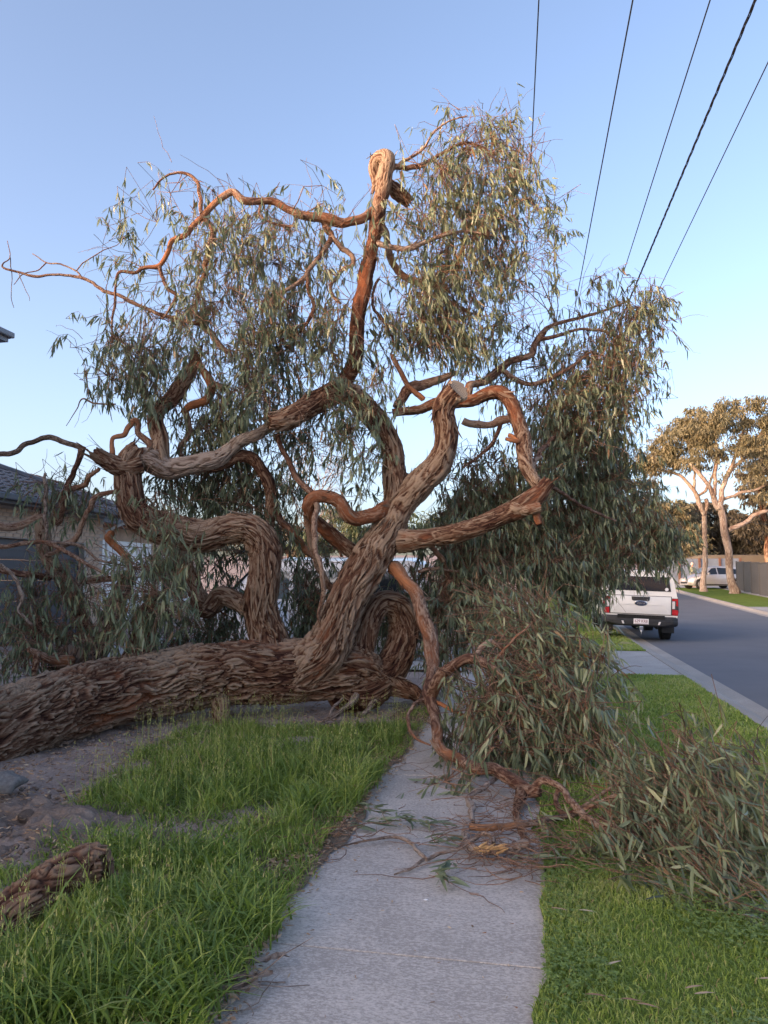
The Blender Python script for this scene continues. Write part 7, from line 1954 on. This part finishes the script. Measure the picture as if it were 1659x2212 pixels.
# ---- dry fallen leaves on the lawn and at the verge
M['dry_leaf'] = mat_leaf('dry_leaf', [(0.0, (0.22, 0.12, 0.07)), (0.5, (0.36, 0.25, 0.16)), (1.0, (0.50, 0.40, 0.29))], rough=.7, trans=.1)
def dry_mesh(v):
    m = leaf_part_mesh(.1 + .2 * v, np.random.default_rng(300 + v)); m.materials.clear(); m.materials.append(M['dry_leaf']); return m
dm = [dry_mesh(v) for v in range(5)]
spots = [(1340, 2195, 'long tan dry leaf at the bottom edge of the lawn'), (1375, 2205, 'curled tan dry leaf at the very bottom of the lawn'), (1480, 2172, 'straight tan dry leaf on the lawn, upper of the bottom right ones'), (1500, 2185, 'broad brown dry leaf on the lawn at bottom right'), (1310, 2120, 'small pale dry leaf on the lawn left of the other dry leaves'), (1265, 2185, 'brown dry leaf in the lawn near the concrete edge'), (1270, 1905, 'tan dry leaf under the front of the leafy heap'), (1190, 1990, 'reddish brown dry leaf on clover beside the path edge'), (1640, 2150, 'pale dry leaf on the lawn at the right edge of the picture'), (1250, 1995, 'brown bark chip among the clover right of the path')]
for i, (px, py, lab) in enumerate(spots):
    o = bpy.data.objects.new('dry_leaf', dm[i % 5]); COL.objects.link(o)
    g = G(px, py); a = rg.uniform(-.5, .5); Lf = .085
    o.matrix_world = Matrix.Translation((g.x, g.y, .062)) @ Vector((math.cos(a), math.sin(a), .08)).to_track_quat('Y', 'Z').to_matrix().to_4x4() @ Matrix.Diagonal((Lf, Lf, Lf, 1))
    tag(o, lab, 'leaf', 'dry leaves on the lawn')
# litter of small leaves and bark crumbs along the verge and under the tree
def crumbs(name, label, poly, dens, size, mat, z, cat='litter'):
    p = scatter(poly, dens, rg); n = len(p)
    b_ = np.column_stack([p, np.full(n, z)]); a = rg.uniform(0, 6.28, n)
    d = unit(np.stack([np.cos(a), np.sin(a), rg.normal(0.12, .15, n)], -1)); L = rg.uniform(*size, n)
    V, Q, T, A = leaf_mesh_arrays(b_, d, L, L * rg.uniform(.15, .45, n), np.clip(rg.normal(.4, .28, n), 0, 1), rg)
    V[:, 2] = np.maximum(V[:, 2], z - .002)
    o = link_mesh(name, mesh_np(name, V, Q, T, M[mat], True, {'tint': A})); tag(o, label, cat, kind='stuff')
crumbs('leaf_litter', 'brown leaf and bark litter along the left edge of the footpath', gpoly([(300, 2500), (470, 2500), (520, 2180), (620, 2010), (660, 1890), (760, 1780), (830, 1680), (890, 1590), (800, 1580), (720, 1690), (600, 1830), (500, 2000), (400, 2200)]), 2600, (.012, .05), 'dry_leaf', .034)
crumbs('leaf_litter', 'brown litter in the bare patch amid the long grass', gpoly([(480, 1830), (640, 1830), (660, 1750), (500, 1750)]), 1300, (.012, .05), 'dry_leaf', .03)
crumbs('soil_crumbs', 'clods and crumbs on the dark soil mound at the left', gpoly([(-100, 1880), (150, 1860), (200, 1740), (-100, 1720)]), 500, (.012, .05), 'dry_leaf', .10)
crumbs('edge_litter', 'dry leaf and bark crumbs on the soil right along the concrete edge', [tuple(W(a, b)[:2]) for a, b in ((-1.58, 1.4), (-1.15, 1.4), (-1.15, 10), (-1.58, 10))], 1300, (.010, .045), 'dry_leaf', .02)
crumbs('bark_litter', 'bark crumbs and chips strewn on the bare soil under the trunk', gpoly([(-200, 2000), (150, 1850), (330, 1650), (520, 1590), (900, 1570), (950, 1540), (500, 1520), (0, 1600), (-200, 1700)]), 420, (.012, .06), 'dry_leaf', .045)
crumbs('path_litter', 'small leaf crumbs scattered on the footpath', gpoly([(560, 2200), (1150, 2200), (1120, 1850), (940, 1600), (880, 1600), (700, 1850)]), 45, (.008, .035), 'dry_leaf', .014)

# ---- orange stone, litter, timber, rubble, bark slabs
def rock(name, label, px, py, r, mat, seed, cat='stone', z=0.0, flat=.6):
    bm = bmesh.new(); bmesh.ops.create_icosphere(bm, subdivisions=3, radius=1.0)
    for v in bm.verts:
        q = v.co.copy(); nz = float(vnoise(np.array([q.x * 1.4 + seed]), np.array([q.y * 1.4]), np.array([q.z * 1.4]))[0]) - .5
        n2 = float(vnoise(np.array([q.x * 4 + seed]), np.array([q.y * 4]), np.array([q.z * 4]))[0]) - .5
        v.co = q * (1 + .7 * nz + .22 * n2); v.co.z *= flat
    me = bpy.data.meshes.new(name); bm.to_mesh(me); bm.free(); me.materials.append(mat)
    o = link_mesh(name, me, None, None, True); g = G(px, py); o.location = (g.x, g.y, z + r * flat * .6); o.scale = (r, r, r); o.rotation_euler = (0, 0, seed)
    tag(o, label, cat); return o
M['orange_stone'] = mat_plain('orange_stone', (0.50, 0.26, 0.13), .9, noise=.2, nscale=5)
M['grey_stone'] = mat_plain('grey_stone', (0.17, 0.16, 0.155), .9, noise=.3, nscale=5, bump=.5)
M['litter'] = mat_plain('white_litter', (0.72, 0.72, 0.74), .5)
rock('stone', 'small orange stone at the left edge of the footpath', 634, 1880, .030, M['orange_stone'], 1.2)
rock('rubble', 'grey lump of rubble at the left edge of the picture', 5, 1735, .13, M['grey_stone'], 2.2, 'rubble', .10)
rock('rubble', 'dark clod on the soil mound left of the long grass', 60, 1790, .07, M['dark_soil'], 5.2, 'rubble', .05)
for i, (px, py, r, lab) in enumerate([(548, 1590, .05, 'largest scrap of white plastic litter under the trunk'), (590, 1575, .03, 'white litter scrap right of the largest one'), (500, 1583, .028, 'white litter scrap left of the largest one'), (575, 1562, .022, 'tiny white litter scrap close to the trunk'), (430, 1560, .03, 'pale litter scrap on the bare soil by the timber plank')]):
    o = crumple('litter_scrap', G(px, py), r, r * .7, r * .5, M['litter'], i + .4, 12); o.location.z = .02; tag(o, lab, 'litter', 'white litter under the trunk')
for i, (px, py, lab) in enumerate([(920, 1950, 'white petal on the concrete right of the long grass'), (612, 1945, 'white petal at the path edge beside the long grass'), (437, 2180, 'white petal in the verge at the bottom left of the path'), (745, 1704, 'white petal on the far part of the path')]):
    o = crumple('petal', G(px, py), .010, .006, .004, M['litter'], i + 9.4, 8); o.location.z = .014; tag(o, lab, 'petal', 'white petals')
M['old_timber'] = mat_plain('weathered_timber', (0.22, 0.16, 0.125), .9, noise=.3, nscale=8, bump=.4)
a_, b_ = G(140, 1618), G(238, 1556)
d = b_ - a_
mb = MB(); mb.box(0, d.length, -.035, .035, 0, .025, bevel=.003); o = mb.build('timber_plank', M['old_timber'], None, loc=(a_.x, a_.y, .045), rot=(.1, -.015, math.atan2(d.y, d.x))); tag(o, 'weathered timber plank lying on the bare soil below the trunk', 'plank')
for i, (px, py, L, a, lab) in enumerate([(545, 2140, .16, .3, 'wide slab of grey bark at the left path edge near the bottom'), (500, 2165, .2, .2, 'long bark strip in the verge at the left path edge'), (585, 2100, .14, .5, 'thin curled bark strip poking onto the concrete'), (415, 1600, .3, 1.0, 'dark bark strip on the soil under the trunk')]):
    V, Q = [], []
    rgk = np.random.default_rng(600 + i)
    for k in range(9):
        f_ = k / 8; w = .022 * (0.5 + rgk.random())
        for e_ in (-1, -.33, .33, 1): V.append((L * (f_ - .5), w * e_ + .01 * math.sin(4 * f_), .012 * abs(e_) + .006 * math.sin(7 * f_ + i) + rgk.normal(0, .002)))
    for k in range(8):
        for e_ in range(3): Q.append((k * 4 + e_, k * 4 + e_ + 1, k * 4 + e_ + 5, k * 4 + e_ + 4))
    V = np.array(V)
    o = link_mesh('bark_strip', mesh_np('bark_strip', V, np.array(Q), None, M['bark_grey'], True, {'bark': rgk.random(len(V)), 'fresh': np.full(len(V), -.3), 'bco': V * 3}))
    g = G(px, py); o.location = (g.x, g.y, .045); o.rotation_euler = (0, 0, a); tag(o, lab, 'bark')
# clods of soil under and beside the trunk
def clods(name, label, poly, dens, size, mat, z):
    p = scatter(poly, dens, rg); n = len(p)
    octv = np.array([(1, 0, 0), (-1, 0, 0), (0, 1, 0), (0, -1, 0), (0, 0, 1), (0, 0, -1)], float)
    T0 = np.array([(0, 2, 4), (2, 1, 4), (1, 3, 4), (3, 0, 4), (2, 0, 5), (1, 2, 5), (3, 1, 5), (0, 3, 5)])
    r = size[0] + (size[1] - size[0]) * rg.random(n) ** 3
    V = octv[None] * r[:, None, None] * rg.uniform(.5, 1.3, (n, 6, 1)) + rg.normal(0, .15, (n, 6, 3)) * r[:, None, None]
    V[:, :, 2] *= .7; V += np.column_stack([p, np.full(n, z)])[:, None, :]
    T = (np.arange(n) * 6)[:, None, None] + T0[None]
    o = link_mesh(name, mesh_np(name, V.reshape(-1, 3), None, T.reshape(-1, 3), mat, True)); tag(o, label, 'soil', kind='stuff')
clods('soil_clods', 'loose clods of grey soil under and beside the trunk', gpoly([(-200, 2000), (150, 1850), (330, 1650), (520, 1590), (900, 1570), (500, 1530), (0, 1620), (-200, 1700)]), 170, (.005, .03), M['soil'], .035)
clods('mound_clods', 'clods on the dark soil mound at the left', gpoly([(-150, 1900), (150, 1860), (200, 1730), (-150, 1710)]), 260, (.006, .03), M['dark_soil'], .07)
# soil mound with the torn root hole at the left
def mound():
    n = 130; c = G(40, 1800); V = []
    xs = np.linspace(-1.4, 1.0, n); ys = np.linspace(-.9, 1.3, n); X, Y = np.meshgrid(xs, ys)
    R = np.hypot(X / 1.15 + .1, Y / .9); Z = .13 * np.clip(1 - R, 0, 1) ** 1.2 * (0.5 + 1.0 * vnoise(X * 3, Y * 3, X * 0)) + np.clip(1.15 - R, 0, 1) * (.12 * (vnoise(X * 9, Y * 9, X * 0) - .4) + .07 * (vnoise(X * 22, Y * 22, X * 0) - .4)) - .02
    i, j = np.meshgrid(np.arange(n - 1), np.arange(n - 1), indexing='ij')
    Q = np.stack([i * n + j, i * n + j + 1, (i + 1) * n + j + 1, (i + 1) * n + j], -1).reshape(-1, 4)
    o = link_mesh('soil_mound', mesh_np('soil_mound', np.stack([X.ravel(), Y.ravel(), Z.ravel()], -1), Q, None, M['dark_soil'], True)); o.location = (c.x, c.y, 0); o['kind'] = 'structure'
mound()
# small yellow flowers in the long grass
M['yellow'] = mat_plain('yellow_flower', (0.62, 0.55, 0.06), .6)
p = scatter(gpoly([(100, 2200), (420, 2200), (480, 1950), (350, 1900), (150, 2000)]), 40, rg)
mb = MB()
for q in p:
    z = rg.uniform(.05, .12)
    for k in range(5):
        a = k * 1.2566; mb.poly([(q[0], q[1], z), (q[0] + .007 * math.cos(a - .4), q[1] + .007 * math.sin(a - .4), z + .003), (q[0] + .010 * math.cos(a), q[1] + .010 * math.sin(a), z + .004), (q[0] + .007 * math.cos(a + .4), q[1] + .007 * math.sin(a + .4), z + .003)])
o = mb.build('yellow_flowers', M['yellow']); tag(o, 'tiny yellow flowers dotted in the long grass at lower left', 'flowers', kind='stuff')
